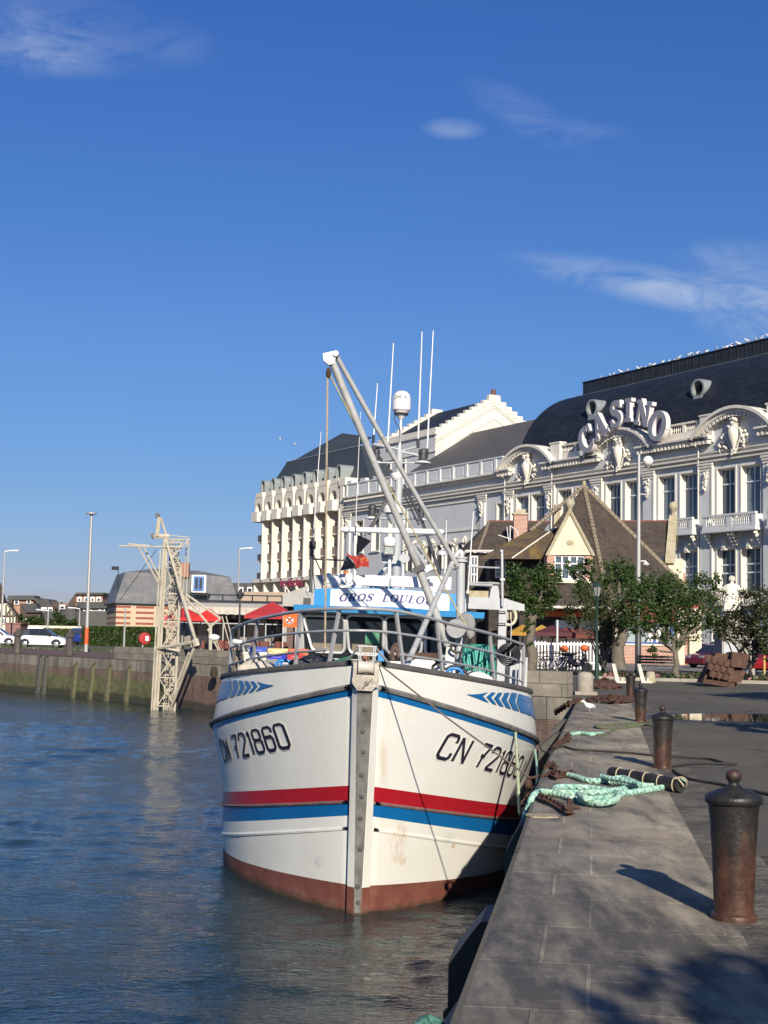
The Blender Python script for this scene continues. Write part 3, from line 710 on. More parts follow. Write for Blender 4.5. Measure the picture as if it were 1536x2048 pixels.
# blank panel and arcade ornament at its foot
mb = MB()
for (a, b, c_, d) in ((42.6, 59.4, 17.9, 18.15), (42.6, 59.4, 14.45, 14.7), (42.6, 42.85, 14.7, 17.9), (59.15, 59.4, 14.7, 17.9)): mb.b2((a, .001, c_), (b, .12, d))
for k in range(7):
    x = 44.2+k*2.35
    for q in range(10):
        a = rad(180*(q+.5)/10); mb.box((x+.78*math.cos(a), .12, 12.3+.78*math.sin(a)), (.27, .25, .18), 0, Euler((0, math.pi/2-a, 0)))
    mb.b2((x-.87, .001, 10), (x-.69, .22, 12.3)); mb.b2((x+.69, .001, 10), (x+.87, .22, 12.3))
    blob_orn(mb, (x+1.17, 13.2), .3, .5, 9, k, .2, r=.17)
mb.build('arcade_ornament', M_CRM, cas, smooth=40)
mb = MB()
for k in range(7):
    x = 44.2+k*2.35; mb.b2((x-.6, .005, 10.0), (x+.6, .02, 12.3)); mb.ell((x, .0, 12.3), (.6, .04, .6), 0, 12, 6)
mb.build('blind_arch_panels', M_SLATE2, cas)
# balconies with brackets
for i in range(-1, 4):
    cx = PB*i+.1; mb = MB(); a, b = cx-3.3, cx+3.45
    mb.b2((a-.1, 0, 11.75), (b+.1, 1.25, 11.93)); mb.b2((a, 0, 11.93), (b, 1.15, 12.12))
    for (p, q) in ((a, a+.5), (cx-.35, cx+.35), (b-.5, b)): mb.b2((p, .9, 12.12), (q, 1.12, 13.35))
    mb.b2((a+.5, .93, 12.12), (cx-.35, 1.09, 12.42)); mb.b2((cx+.35, .93, 12.12), (b-.5, 1.09, 12.42)); mb.b2((a-.04, .86, 13.2), (b+.04, 1.18, 13.40))
    mb.b2((a, 0, 12.12), (a+.2, .9, 13.2)); mb.b2((b-.2, 0, 12.12), (b, .9, 13.2))
    baluster_bank(mb, a+.55, cx-.4, 1.01, 12.42, 13.2, 9); baluster_bank(mb, cx+.4, b-.55, 1.01, 12.42, 13.2, 9)
    mb.build('balcony', [M_GREY], cas)
    for x in (a+.25, cx-.22, cx+.22, b-.25):
        mb = MB()
        for (yy_, zz_, r) in ((.85, 11.55, .2), (.62, 11.25, .2), (.42, 10.95, .19), (.25, 10.65, .16)): mb.ell((x, yy_, zz_), (.17, r*1.3, r), 0, 8, 5)
        mb.b2((x-.14, .0, 10.5), (x+.14, .3, 11.7)); mb.build('balcony_bracket', M_CRM, cas, smooth=40)
    for x in (cx+1.55, cx-1.6):
        mb = MB(); mb.prism([(-.28, 11.1), (.28, 11.1), (.17, 10.3), (-.17, 10.3)], lambda u, v, h: (x+u, h, v), 0, .38); mb.b2((x-.3, 0, 10.15), (x+.3, .34, 10.3)); mb.build('keystone_bracket', M_CRM, cas)
    mb = MB(); mb.b2((a+.5, 0, 5.0), (b-.5, .6, 5.25)); mb.b2((a+.5, .45, 6.0), (b-.5, .62, 6.15)); baluster_bank(mb, a+.6, b-.6, .53, 5.25, 6.0, 20)
    mb.build('balustrade', M_CRM, cas)
# drainpipes
for x in (4.95, 28.0, 36.95): 
    mb = MB(); mb.tube([(x, .9, 20.3), (x, .33, 19.9), (x, .33, .5)], .075, 8); mb.build('drainpipe', M_CRM, cas, smooth=40)
# domed roof
def dome_off(v):  # v 0..1 -> (inset, z)
    a = v*math.pi/2
    return (.7+9.6*(1-math.cos(a)), 21.0+9.35*math.sin(a)**1.05)
vs2 = [k/16*.985 for k in range(17)]
mb = MB()
TE = 35.9
def dfn(u, v):
    ins, z = dome_off(v)
    if u <= 0: return (-14+u*0, -ins, z)
    return None
us = [-14, -8, -2, 4, 10, 16, 22, 28, 34]
mb.grid(lambda u, v: (min(u, TE) if u < 34 else TE-dome_off(v)[0]*.02, -dome_off(v)[0], dome_off(v)[1]), us, vs2, 0)
mb.grid(lambda u, v: (TE-dome_off(v)[0]*.02, -dome_off(v)[0] if u == 0 else -dome_off(v)[0]-(22-2*dome_off(v)[0])*u, dome_off(v)[1]), [0, .5, 1], vs2, 0)
mb.grid(lambda u, v: (u if u < 34 else TE-dome_off(v)[0]*.02, -22+dome_off(v)[0], dome_off(v)[1]), us, vs2, 0, flip=True)
mb.build('domed_roof', M_DOME, cas, smooth=35)
mb = MB(); i1, z1 = dome_off(vs2[-1]); mb.b2((-14, -i1+1.0, z1-.42), (TE+.1, -i1+.15, z1+.06)); mb.build('roof_flashing', M_ZINC, cas)
mb = MB(); mb.b2((-14, -i1+.1, z1+.06), (TE-.1, -22+i1-.6, z1+1.75)); mb.b2((-14, -i1+.2, z1+1.75), (TE, -22+i1-.7, z1+1.85))
x = -14
while x < 32: mb.b2((x, -i1+.10, z1+.1), (x+.06, -i1+.16, z1+1.74)); x += 1.1
mb.build('ridge_box', M_SLATE, cas); RZ = z1+1.85; RY = -i1
for x, zz0 in ((7.5, 26.4), (24.0, 26.7), (-9, 26.4)):
    mb = MB(); yy0 = -1.9
    am_ = [(.75*math.cos(rad(a)), .75*math.sin(rad(a))) for a in range(-60, 241, 20)]
    o_ = [(.95*math.cos(rad(a)), .95*math.sin(rad(a))) for a in range(-60, 241, 20)]
    for k in range(len(am_)-1):
        q = lambda p, y: (x+p[0], y, zz0+p[1])
        mb.face([q(am_[k], yy0), q(am_[k+1], yy0), q(o_[k+1], yy0), q(o_[k], yy0)]); mb.face([q(o_[k], yy0), q(o_[k+1], yy0), q(o_[k+1], yy0-2.6), q(o_[k], yy0-2.6)]); mb.face([q(am_[k], yy0-1), q(am_[k+1], yy0-1), q(am_[k+1], yy0), q(am_[k], yy0)])
    mb.ell((x-.1, yy0-.9, zz0), (.72, .05, .72), 1, 12, 6); mb.b2((x-.6, yy0-1.2, zz0-1.3), (x+.6, yy0-.02, zz0-.7))
    mb.build('bull_eye_dormer', [M_ZINC, M_GLD], cas, smooth=40)
# brown slate roof and fly tower with stepped gables
mb = MB(); mb.face([(34, -.6, 22.4), (34, -12, 29.5), (62.4, -12, 29.5), (62.4, -.6, 22.4)]); mb.build('slate_roof', M_SLATE2, cas)
GT = 62.4; YC = -6.0; YB = -26.0; ym = (YC+YB)/2-.0
YA = YC-9.5; ZA = 34.3; ZCn = 28.7
mb = MB()
YR = YC-19.0
mb.face([(GT, YC, 20), (GT, YR, 20), (GT, YR, ZCn), (GT, YA, ZA), (GT, YC, ZCn)][::-1], 0)
mb.face([(GT, YC, 20), (GT, YC, ZCn), (78, YC, ZCn), (78, YC, 20)], 1)
mb.build('fly_tower', [M_CRM, M_GREY], cas)
mb = MB(); mb.b2((GT-.3, YC-.1, ZCn), (78, YC+.25, ZCn+.35)); mb.b2((GT-.2, YC, ZCn-2.3), (78, YC+.15, ZCn-2.05)); mb.b2((GT-.2, YC+.002, ZCn+.35), (78, YC+.1, ZCn+.95))
for gt in (GT, 77.3):
    n = 10
    for s_, (y0, y1) in ((1, (YC, YA)), (-1, (YR, YA))):
        for k in range(n):
            ya = y0+(y1-y0)*k/n; yb = y0+(y1-y0)*(k+1)/n; zz_ = ZCn+.45+(ZA-ZCn)*(k+1)/n
            mb.b2((gt-.05-.003*k, ya, zz_-.95), (gt+.6, yb, zz_))
    mb.b2((gt-.06, YA-.9, ZA), (gt+.62, YA+.9, ZA+.75))
# mouldings following the rake on the sunny gable
for dz, th in ((-.75, .16), (-1.05, .08), (-2.6, .08)):
    sc_ = 1 if dz > -2 else .62
    for (y0, y1) in ((YC, YA), (YR, YA)):
        ys = YA+(y0-YA)*sc_; z0 = ZA+dz+(ZCn-ZA)*sc_
        mb.prism([(ys, z0), (YA, ZA+dz), (YA, ZA+dz+th*1.4), (ys, z0+th*1.4)], lambda u, v, h: (h, u, v), GT-.12, GT-.001)
mb.build('stepped_gable', M_CRM, cas)
mb = MB(); mb.face([(GT+.6, YC+.1, ZCn+.1), (GT+.6, YA, ZA+.2), (77.3, YA, ZA+.2), (77.3, YC+.1, ZCn+.1)]); mb.face([(GT+.6, YR, ZCn+.1), (77.3, YR, ZCn+.1), (77.3, YA, ZA+.2), (GT+.6, YA, ZA+.2)]); mb.build('tower_roof', M_SLATE, cas)
mb = MB(); mb.lathe([(.35, ZA+.75), (.35, ZA+1.5), (.2, ZA+1.6)], (GT+.3, YA, 0), 10); mb.build('roof_vent', mat('rusty_tin', (.15, .08, .06), .8), cas)
for x in (65.5, 70.5, 74.6):
    mb = MB(); mb.b2((x-.55, YC, 24.0), (x+.55, YC+.12, 26.1)); o = mb.build('window_frame', M_CRM, cas); mb = MB(); mb.b2((x-.32, YC+.12, 24.2), (x+.32, YC+.14, 25.9)); mb.build('glass', M_GL, o)
# the lettering
M_LET = mat('sign_letter_grey', (.25, .26, .31), .5, .05, spec=.4); M_LEDG = mat('sign_letter_edge', (.72, .68, .66), .5, .05); M_PUR = mat('purple_backing', (.10, .085, .22), .6, .2, 2)
sg = thing('casino_sign', 'arched sign of large pale three dimensional letters reading CASINO above the pediment', 'sign', tuple(cas.matrix_basis @ Vector((16.2, .80, 21.6))), math.atan2(math.cos(rad(-29.8)), math.sin(rad(-29.8))))
LP = [('C', 20.75, 22.6, 28, 2.75), ('A', 18.55, 23.8, 21, 2.6), ('S', 16.0, 24.65, 9, 2.6), ('I', 13.95, 24.8, -2, 2.4), ('N', 11.65, 24.15, -14, 2.5), ('O', 9.65, 22.65, -22, 2.85)]
for ch, tx, tz, ang, HL in LP:
    st, adv = serif(ch, .27, .15, .15); a = rad(ang); mb = MB()
    for k, rb in enumerate(st):
        def ax(u, v, h, k=k):
            U = -(u-adv/2)*HL*.92; V = (v-.5)*HL     # mirrored: +x runs away to the left
            return ((tx-16.2)+U*math.cos(a)-V*-math.sin(a)*-1*-1 if False else (tx-16.2)+U*math.cos(a)+V*math.sin(a), h+(.003*k if h > .1 else 0), (tz-21.6)-U*math.sin(a)+V*math.cos(a))
        mb.ribbon(rb, ax, 0.0, .55, 0)
        for q in range(0): pass
    for f_i in range(len(mb.f)):
        idx = mb.f[f_i]; ys_ = [mb.v[q].y for q in idx]
        mb.mi[f_i] = 0 if max(ys_)-min(ys_) < .01 else 1
    # flip handedness
    mb.f = [tuple(reversed(q)) for q in mb.f]
    mb.build('letter', [M_LET, M_LEDG], sg)
mb = MB(); n = 24
for k in range(n):
    q = [];
    for kk in (k, k+1):
        t_ = kk/n; x_ = 21.0-t_*11.4; zc = interp(x_, [9.6, 11.7, 14.0, 16, 18.5, 21.0], [22.5, 23.8, 24.5, 24.3, 23.5, 22.4]); q.append((x_-16.2, zc-21.6))
    mb.prism([(q[0][0], q[0][1]-.75), (q[0][0], q[0][1]+.5), (q[1][0], q[1][1]+.5), (q[1][0], q[1][1]-.75)], lambda u, v, h: (u, h, v), -.25, -.10)
mb.build('sign_backing', M_PUR, sg)
for x_ in (-4.5, -2, 0, 2, 4): mb = MB(); mb.tube([(x_, -.2, 1.8), (x_, -2.2, .2)], .05, 6); mb.tube([(x_, -.2, 1.8), (x_, -.2, -.1)], .05, 6); mb.build('sign_support', M_ZINC, sg)
# ================================================================ HOTEL
M_HOT = mat('hotel_cream_concrete', (.76, .71, .60), .8, .06, .5, dirt=(.42, .36, .26), damt=.45, dscale=(1.2, 1.2, .3))
M_HROOF = mat('hotel_slate', (.040, .050, .058), .6, .15, .5, dirt=(.055, .065, .07), damt=.5)
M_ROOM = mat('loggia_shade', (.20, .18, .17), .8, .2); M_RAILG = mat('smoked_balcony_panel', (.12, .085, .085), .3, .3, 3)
hot = thing('hotel_building', 'cream concrete hotel with tall fins, arched loggias and a dark mansard roof with round dormers', 'hotel', tuple(cas.matrix_basis @ Vector((76.6, 0, 0))), math.atan2(math.cos(rad(-29.8)), math.sin(rad(-29.8))))
HB = 3.65; H0 = 0.4; NB = 8; HLn = 30.2
mb = MB(); wops = []
mb.b2((0, -14, 0), (HLn, -2.2, 19.0)); mb.face([(0, 0, 0), (0, -2.3, 0), (0, -2.3, 23.5), (0, 0, 23.5)]); 
mb.b2((0, -2.3, 0), (1.0, .25, 22.8)); mb.build('wall', M_HOT, hot)
# ground and first slab
mb = MB(); mb.b2((0, -2.2, 9.6), (HLn, .1, 10.15)); mb.b2((0, -2.2, 7.2), (HLn, -.1, 7.6)); mb.b2((0, -2.2, 3.4), (HLn, -.1, 3.9))
for k in range(NB+1):
    x = 1.0+k*HB-.15 if k else 1.0
    mb.b2((x-.12, -2.2, 0), (x+.3, -.15, 9.6))
mb.build('lower_storey', M_HOT, hot)
for k in range(NB):
    x0 = 1.0+k*HB; x1 = x0+HB
    mb = MB(); mb.b2((x0-.13, -2.2, 10.0), (x0+.17, .35, 19.3)); mb.b2((x0+1.25, -2.2, 10.15), (x0+1.5, -.3, 19.25))
    mb.build('fin', M_HOT, hot)
    # angled recess panel, slabs and balcony fronts
    mb = MB()
    for z in (13.0, 16.0): mb.b2((x0+.17, -2.2, z-.12), (x0+1.25, -1.0, z+.1)); mb.b2((x0+1.5, -2.2, z-.12), (x1-.13, -.5, z+.1))
    mb.build('floor_slab', M_HOT, hot)
    for z in (10.15, 13.1, 16.1):
        mb = MB(); mb.b2((x0+1.75, -.62, z), (x1-.2, -.55, z+1.05)); mb.b2((x0+.2, -1.1, z), (x0+1.2, -1.04, z+1.0)); mb.build('balcony_front', M_RAILG, hot)
        mb = MB(); mb.b2((x0+1.7, -2.19, z), (x1-.3, -2.12, z+2.3)); mb.build('window', M_GL, hot)
    mb = MB(); mb.b2((x0+1.5, -2.19, 7.7), (x1-.4, -2.1, 9.5)); mb.build('window', M_GL, hot)
    # belt balcony, arch wall above
    mb = MB(); mb.b2((x0, -2.2, 19.2), (x1-.004, .0, 19.4)); mb.prism([(x0+.95, 0), (x1-.1, 0), (x1-.1, .62), (x0+1.5, .62)], lambda u, v, h: (u, v, h), 19.2, 20.75); mb.b2((x0+.0, -.5, 19.2), (x0+.95, .1, 19.9))
    mb.build('belt_balcony', M_HOT, hot)
    mb = MB(); a0 = x0+1.35; a1 = x1-.35; r = (a1-a0)/2; ac = (a0+a1)/2; zs_ = 22.2-r; zt = 23.3+(.45 if k % 2 == 0 else .45)
    n = 10
    for q in range(n):
        aa = math.pi*q/n; ab = math.pi*(q+1)/n
        pa = (ac+r*math.cos(aa), zs_+r*math.sin(aa)); pb = (ac+r*math.cos(ab), zs_+r*math.sin(ab))
        mb.face([(pb[0], .05, pb[1]), (pb[0], .05, 23.1), (pa[0], .05, 23.1), (pa[0], .05, pa[1])]); mb.face([(pa[0], .05, pa[1]), (pa[0], -.9, pa[1]), (pb[0], -.9, pb[1]), (pb[0], .05, pb[1])])
    mb.b2((x0+.75, -.9, 19.4), (a0, .05, 23.1)); mb.b2((a1, -.9, 19.4), (x1-.003, .05, 23.1)); mb.b2((x0, -2.0, 22.3), (x0+.75, -.6, 23.1))
    mb.b2((x0+.95, -1.2, 23.1), (x1-.4, .1, 23.85)); mb.b2((x0+.0, -1.3, 22.6), (x0+.95, -.2, 22.9))
    mb.build('arched_loggia', M_HOT, hot)
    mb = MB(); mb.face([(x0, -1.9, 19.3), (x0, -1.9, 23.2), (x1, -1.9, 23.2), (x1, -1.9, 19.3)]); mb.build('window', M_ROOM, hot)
    # round topped dormer
    cx = x0+2.2; rr = .78
    mb = MB()
    for q in range(12):
        aa = math.pi*q/12; ab = math.pi*(q+1)/12; c0 = 25.15
        pi_ = [(cx+s2*math.cos(t2), c0+s2*math.sin(t2)) for t2 in (aa, ab) for s2 in (rr-.18, rr)]
        f_ = lambda p, y: (p[0], y, p[1])
        mb.face([f_(pi_[0], -.55), f_(pi_[2], -.55), f_(pi_[3], -.55), f_(pi_[1], -.55)][::-1]); mb.face([f_(pi_[1], -.55), f_(pi_[3], -.55), f_(pi_[3], -3.2), f_(pi_[1], -3.2)][::-1]); mb.face([f_(pi_[0], -1.5), f_(pi_[2], -1.5), f_(pi_[2], -.55), f_(pi_[0], -.55)][::-1])
    mb.b2((cx-rr, -2.6, 23.7), (cx-rr+.18, -.55, 25.15)); mb.b2((cx+rr-.18, -2.6, 23.7), (cx+rr, -.55, 25.15)); mb.ell((cx, -1.3, 25.1), (rr-.15, .05, rr-.15), 1, 12, 6); mb.b2((cx-.55, -1.25, 23.9), (cx+.55, -1.2, 25.1), 1)
    mb.build('round_dormer', [M_ZINC, M_GL], hot, smooth=40)
mb = MB(); mb.b2((-.6, -2.0, 22.6), (1.4, .3, 23.7)); mb.build('parapet_end', M_HOT, hot)
mb = MB(); TP = 30.35
mb.face([(-5.5, -1.2, 22.4), (3.5, -4.4, 29.0), (HLn-2.0, -4.4, 29.0), (HLn, -1.2, 23.0)]); mb.face([(HLn, -1.2, 23.0), (HLn-2, -4.4, 29.0), (HLn-2, -11, 29.0), (HLn, -14, 23)])
mb.face([(3.5, -4.4, 29.0), (-5.5, -1.2, 22.4), (-8.0, -14, 22.4), (-3.0, -11, 29.0)]); mb.face([(3.5, -4.4, 29.0), (-3, -11, 29), (HLn-2, -11, 29), (HLn-2, -4.4, 29)])
mb.build('mansard_roof', M_HROOF, hot)
mb = MB(); mb.face([(HLn-3, -4.5, 28.9), (HLn-12, -9, 33.0), (HLn-3, -14, 29)][::-1]); mb.face([(HLn-3, -4.5, 28.9), (HLn-12, -4.6, 28.9), (HLn-22, -9, 31.2), (HLn-12, -9, 33.0)][::-1]); mb.face([(HLn-12, -4.6, 28.9), (HLn-24, -4.6, 28.9), (HLn-22, -9, 31.2)][::-1]); mb.build('upper_roof', M_HROOF, hot)
mb = MB(); mb.tube([(3.5, -4.35, 29.05), (HLn-2, -4.35, 29.05)], .09, 6); mb.build('roof_edge_rail', M_ZINC, hot)
M_NEON = mat('magenta_lettering', (.32, .03, .09), .5, .1)
Msg = Matrix(((-1, 0, 0, 15.5), (0, 0, 1, .5), (0, 1, 0, 9.2), (0, 0, 0, 1)))
txt_mesh('script_lettering', 'Les Roches', 1.7, M_NEON, hot, Msg, .05, .25)
# ================================================================ BRICK AND TILE HOUSE (behind the trees)
def tiles(name, c1, c2, rh=.16, bw=.22, stain=None, sf=None, bd=.02):
    return brick(name, c1, c2, tuple(v*.45 for v in c1), bw, rh, .012, .9, .5, .7, stain, sf, .45, bd)
M_TILE = tiles('brown_flat_tiles', (.125, .100, .078), (.078, .062, .05), stain=(.075, .062, .05), sf=(.5, .5, .8))
M_TILE2 = tiles('lichen_tiles', (.16, .12, .085), (.10, .078, .06), stain=(.30, .20, .05), sf=(.7, .7, .7))
M_HIP = mat('cream_ridge_tile', (.25, .205, .145), .85, .4, 6, dirt=(.16, .13, .09), damt=.7, dscale=(3, 3, 3))
M_PLAS = mat('yellow_plaster', (.64, .58, .43), .85, .06, .7, dirt=(.36, .31, .20), damt=.5, dscale=(1, 1, .4))
M_BRK = brick('red_house_brick', (.42, .16, .10), (.34, .13, .09), (.62, .56, .46), .26, .10, .016, .85, .5, .3, var=.15)
M_CLAD = brick('dark_shingle_cladding', (.085, .072, .06), (.062, .055, .05), (.03, .028, .025), .9, .18, .012, .85, .5, .5)
M_STONE = mat('lichen_stone', (.40, .36, .26), .9, .2, 2, dirt=(.30, .24, .06), damt=.8, dscale=(1.5, 1.5, 1.5), bump=.4, bs=12)
M_BLUEF = mat('blue_paint', (.03, .07, .30), .5, .1); M_ORNG = mat('orange_fascia', (.62, .12, .03), .5, .1)
hs = thing('tiled_house', 'brown tiled house with a pyramid roof and a cream pointed dormer behind the trees', 'house', (15.4, 105, 0))
HW_ = lambda mb, name, m, par=None, **k: mb.build(name, m, par or hs, world=True, **k)
ap = P(1168, 972, 106); fc = P(1222, 1222, 98.2); rc = P(1425, 1228, 104.5); lc = P(1000, 1190, 103); bk = Vector((ap.x-1, 114, 4.2))
mb = MB(); mb.face([lc, fc, ap]); mb.face([fc, rc, ap]); mb.face([rc, bk, ap]); mb.face([bk, lc, ap]); HW_(mb, 'pyramid_roof', M_TILE)
def hipline(name, a, b, r=.17, n=34):
    mb = MB(); a = Vector(a); b = Vector(b); d = (b-a)
    for k in range(n): 
        p = a+d*(k+.5)/n; mb.tube([p-d*.46/n, p+d*.46/n], [r*1.12, r*.92], 7)
    return HW_(mb, name, M_HIP)
for q in (fc, rc): hipline('hip_ridge', q, ap)
hipline('hip_ridge', P(1060, 1062, 104.5), ap, .14, 20)
mb = MB(); mb.ell(ap+Vector((0, 0, .15)), (.16, .16, .3)); HW_(mb, 'roof_finial', M_STONE)
# lower skirt roof with gutter in front
a = P(1090, 1214, 96.5); b = P(1235, 1216, 95.5); c = P(1215, 1160, 99); d = P(1095, 1158, 100)
mb = MB(); mb.face([a, b, c, d]); HW_(mb, 'porch_roof', M_TILE)
mb = MB(); mb.tube([a, b], .11, 8); HW_(mb, 'gutter', M_CRM)
# left low roof with lichen
e1_ = P(957, 1118, 101); e2_ = P(1024, 1118, 100); e3_ = P(1100, 1062, 103.5); e4_ = P(1062, 1058, 105)
mb = MB(); mb.face([e1_, e2_, e3_, e4_]); mb.face([e2_, P(1082, 1118, 101.5), P(1120, 1050, 103)][:3]); HW_(mb, 'lean_to_roof', M_TILE2)
mb = MB(); mb.tube([e2_+Vector((0, 0, .06)), P(1112, 1055, 103.2)], .06, 6); HW_(mb, 'roof_seam', M_CRM)
# left wing
def q4(mb, pts, m=0): mb.face([Vector(p) for p in pts], m)
r1 = P(978, 1043, 111); r2 = P(1100, 1044, 111); ev1 = P(930, 1102, 107); ev2 = P(1060, 1102, 107)
mb = MB(); q4(mb, [ev1, ev2, r2, r1]); q4(mb, [ev1, r1, Vector((ev1.x-.5, 115, ev1.z))]); HW_(mb, 'wing_roof', M_TILE)
hipline('hip_ridge', P(957, 1102, 107.1), r1, .12, 20)
mb = MB(); mb.tube([r1, r2], .12, 6); mb.tube([P(1199, 1043, 111), P(1336, 1043, 111)], .12, 6); HW_(mb, 'ridge_tiles', mat('red_ridge_tile', (.16, .07, .05), .8, .3, 4))
mb = MB(); mb.tube([ev1, ev2], .09, 6); HW_(mb, 'gutter', M_CRM)
x0 = P(934, 1105, 107.4).x; x1 = P(1095, 1110, 107.4).x; zt = ev1.z-.1
mb = MB(); mb.b2((x0, 107.4, 0), (x1, 114, zt)); HW_(mb, 'wing_wall', M_CLAD)
for (px0, px1, py0, py1, d) in ((941, 956, 1112, 1168, 107.25), (990, 1012, 1122, 1156, 103.3)):
    p = P(px0, py1, d); q = P(px1, py0, d)
    mb = MB(); mb.b2((p.x, d-.05, p.z), (q.x, d+.1, q.z)); o = HW_(mb, 'window_frame', M_WFR)
    mb = MB()
    for k in range(2):
        for r_ in range(3): mb.b2((p.x+.1+(q.x-p.x-.1)*k/2, d-.075, p.z+.12+(q.z-p.z-.1)*r_/3), (p.x+(q.x-p.x-.1)*(k+1)/2, d-.055, p.z+(q.z-p.z-.1)*(r_+1)/3))
    mb.build('glass', M_GL, o, world=True)
p = P(985, 1196, 103.5); q = P(1085, 1120, 103.5)
mb = MB(); mb.b2((P(958, 1120, 103.5).x+.8, 103.5, 0), (q.x, 107.3, q.z)); HW_(mb, 'side_wall', M_CLAD)
mb = MB(); p = P(940, 1192, 102.5); q = P(977, 1182, 102.5); mb.b2((p.x-.3, 102.5, p.z-.5), (q.x, 103.4, q.z)); HW_(mb, 'stone_band', M_STONE)
# right wing
rw1 = P(1190, 1043, 111); rw2 = P(1336, 1043, 111); re1 = P(1200, 1117, 107); re2 = P(1337, 1112, 107)
mb = MB(); q4(mb, [re1, re2, rw2, rw1]); HW_(mb, 'wing_roof', M_TILE)
mb = MB(); xa = P(1225, 1120, 107.4).x; xb = P(1352, 1120, 107.4).x; mb.b2((xa, 107.4, 0), (xb, 113, re1.z-.02)); HW_(mb, 'wing_wall', M_PLAS)
mb = MB(); xb2 = P(1336, 1120, 107).x; mb.b2((xb2, 106.9, 0), (xb2+1.15, 107.39, re1.z+.1)); HW_(mb, 'corner_pier', M_PLAS)
mb = MB(); mb.b2((xb2+.62, 107.41, 0), (xb2+1.5, 107.8, re1.z-1.0)); HW_(mb, 'brick_pier', M_BRK)
g1 = P(1337, 1112, 106.6); g2 = P(1346, 1036, 110.8)
mb = MB(); d_ = g2-g1; mb.face([g1+Vector((-.25, 0, -.1)), g1+Vector((.5, 0, -.1)), g2+Vector((.35, 0, .25)), g2+Vector((-.3, 0, .25))]); 
for s_ in (-.25, .5): mb.face([g1+Vector((s_, 0, -.1)), g1+Vector((s_, 0, -.55)), g2+Vector((s_, 0, -.3)), g2+Vector((s_, 0, .25))])
mb.face([g1+Vector((-.25, -.0, -.55)), g1+Vector((.5, 0, -.55)), g1+Vector((.5, 0, -.1)), g1+Vector((-.25, 0, -.1))])
HW_(mb, 'stone_coping', M_STONE)
mb = MB(); mb.lathe([(.2, 0), (.14, .3), (.2, .42), (.34, .65), (.4, .85), (.33, 1.08), (.1, 1.24)], g2+Vector((.02, 0, .1)), 12); HW_(mb, 'ball_finial', M_STONE, smooth=60)
# cream pointed dormer
gl = P(1093, 1110, 99); gr = P(1187, 1110, 99); gt = P(1140, 1022, 99); gb = P(1093, 1212, 99).z
mb = MB(); mb.prism([(gl.x, gl.z), (gr.x, gr.z), (gt.x+.15, gt.z), (gt.x-.15, gt.z)], lambda u, v, h: (u, h, v), 99, 99.35); HW_(mb, 'gable_front', M_PLAS)
mb = MB()
for (p, q) in ((gl, gt), (gr, gt)): mb.tube([Vector((p.x, 98.95, p.z-.05)), Vector((q.x, 98.95, q.z))], .13, 6)
mb.ell((gt.x, 99.1, gt.z-1.6), (.16, .06, .16)); mb.ell((gt.x, 99.02, gt.z-2.3), (.3, .1, .22)); HW_(mb, 'gable_coping', M_STONE)
mb = MB(); mb.lathe([(.22, -.2), (.15, .1), (.2, .2), (.34, .42), (.38, .6), (.3, .8), (.1, .92)], (gt.x, 99.1, gt.z), 12); HW_(mb, 'ball_finial', M_STONE, smooth=60)
mb = MB(); mb.face([(gl.x, 99.3, gl.z), (gt.x, 99.3, gt.z), (gt.x+.6, 105, gt.z), (gl.x+.3, 104, gl.z)]); mb.face([(gr.x, 99.3, gr.z), (gr.x, 104, gr.z), (gt.x+.6, 105, gt.z), (gt.x, 99.3, gt.z)]); HW_(mb, 'dormer_roof', M_TILE)
mb = MB(); mb.b2((gl.x+.05, 99.05, gb), (gl.x+.6, 101, gl.z)); HW_(mb, 'brick_jamb', M_BRK); mb = MB(); mb.b2((gr.x-.6, 99.05, gb), (gr.x-.05, 101, gl.z)); HW_(mb, 'brick_jamb', M_BRK)
mb = MB(); mb.b2((gl.x+.6, 99.3, gb), (gr.x-.6, 101, gl.z-1.75)); mb.b2((gl.x+.2, 98.85, gl.z-2.0), (gr.x-.2, 99.3, gl.z-1.75)); HW_(mb, 'sill', M_PLAS)
wp = (gl.x+.6, gr.x-.6, gl.z-1.75, gl.z)
mb = MB()
for k in range(5): x = wp[0]+(wp[1]-wp[0])*k/4; mb.b2((x-.06*(1 if k % 2 else 1.6), 99.2, wp[2]), (x+.06*(1 if k % 2 else 1.6), 99.32, wp[3]))
for z in (wp[2]+.05, (wp[2]+wp[3])/2+.3, wp[3]-.05): mb.b2((wp[0], 99.22, z-.05), (wp[1], 99.31, z+.05))
o = HW_(mb, 'window_frame', M_WFR); mb = MB(); mb.face([(wp[0], 99.36, wp[2]), (wp[1], 99.36, wp[2]), (wp[1], 99.36, wp[3]), (wp[0], 99.36, wp[3])]); mb.build('glass', M_GL, o, world=True)
# chimneys
for (px, py0, py1, d, w_, nm) in ((1040, 1030, 1078, 106.5, 1.05, 'chimney'), (1113, 1020, 1040, 106, .5, 'chimney')):
    a = P(px, py1, d); b = P(px, py0, d); mb = MB(); mb.b2((a.x-w_/2, d-.35, a.z-.6), (a.x+w_/2, d+.35, b.z)); o = HW_(mb, nm, M_BRK if w_ > .6 else M_STONE)
    mb = MB(); mb.b2((a.x-w_/2-.1, d-.45, b.z), (a.x+w_/2+.1, d+.45, b.z+.14)); mb.b2((a.x-w_/2+.1, d-.3, b.z+.14), (a.x+w_/2-.1, d+.3, b.z+.42)); mb.build('chimney_cap', M_STONE, o, world=True)
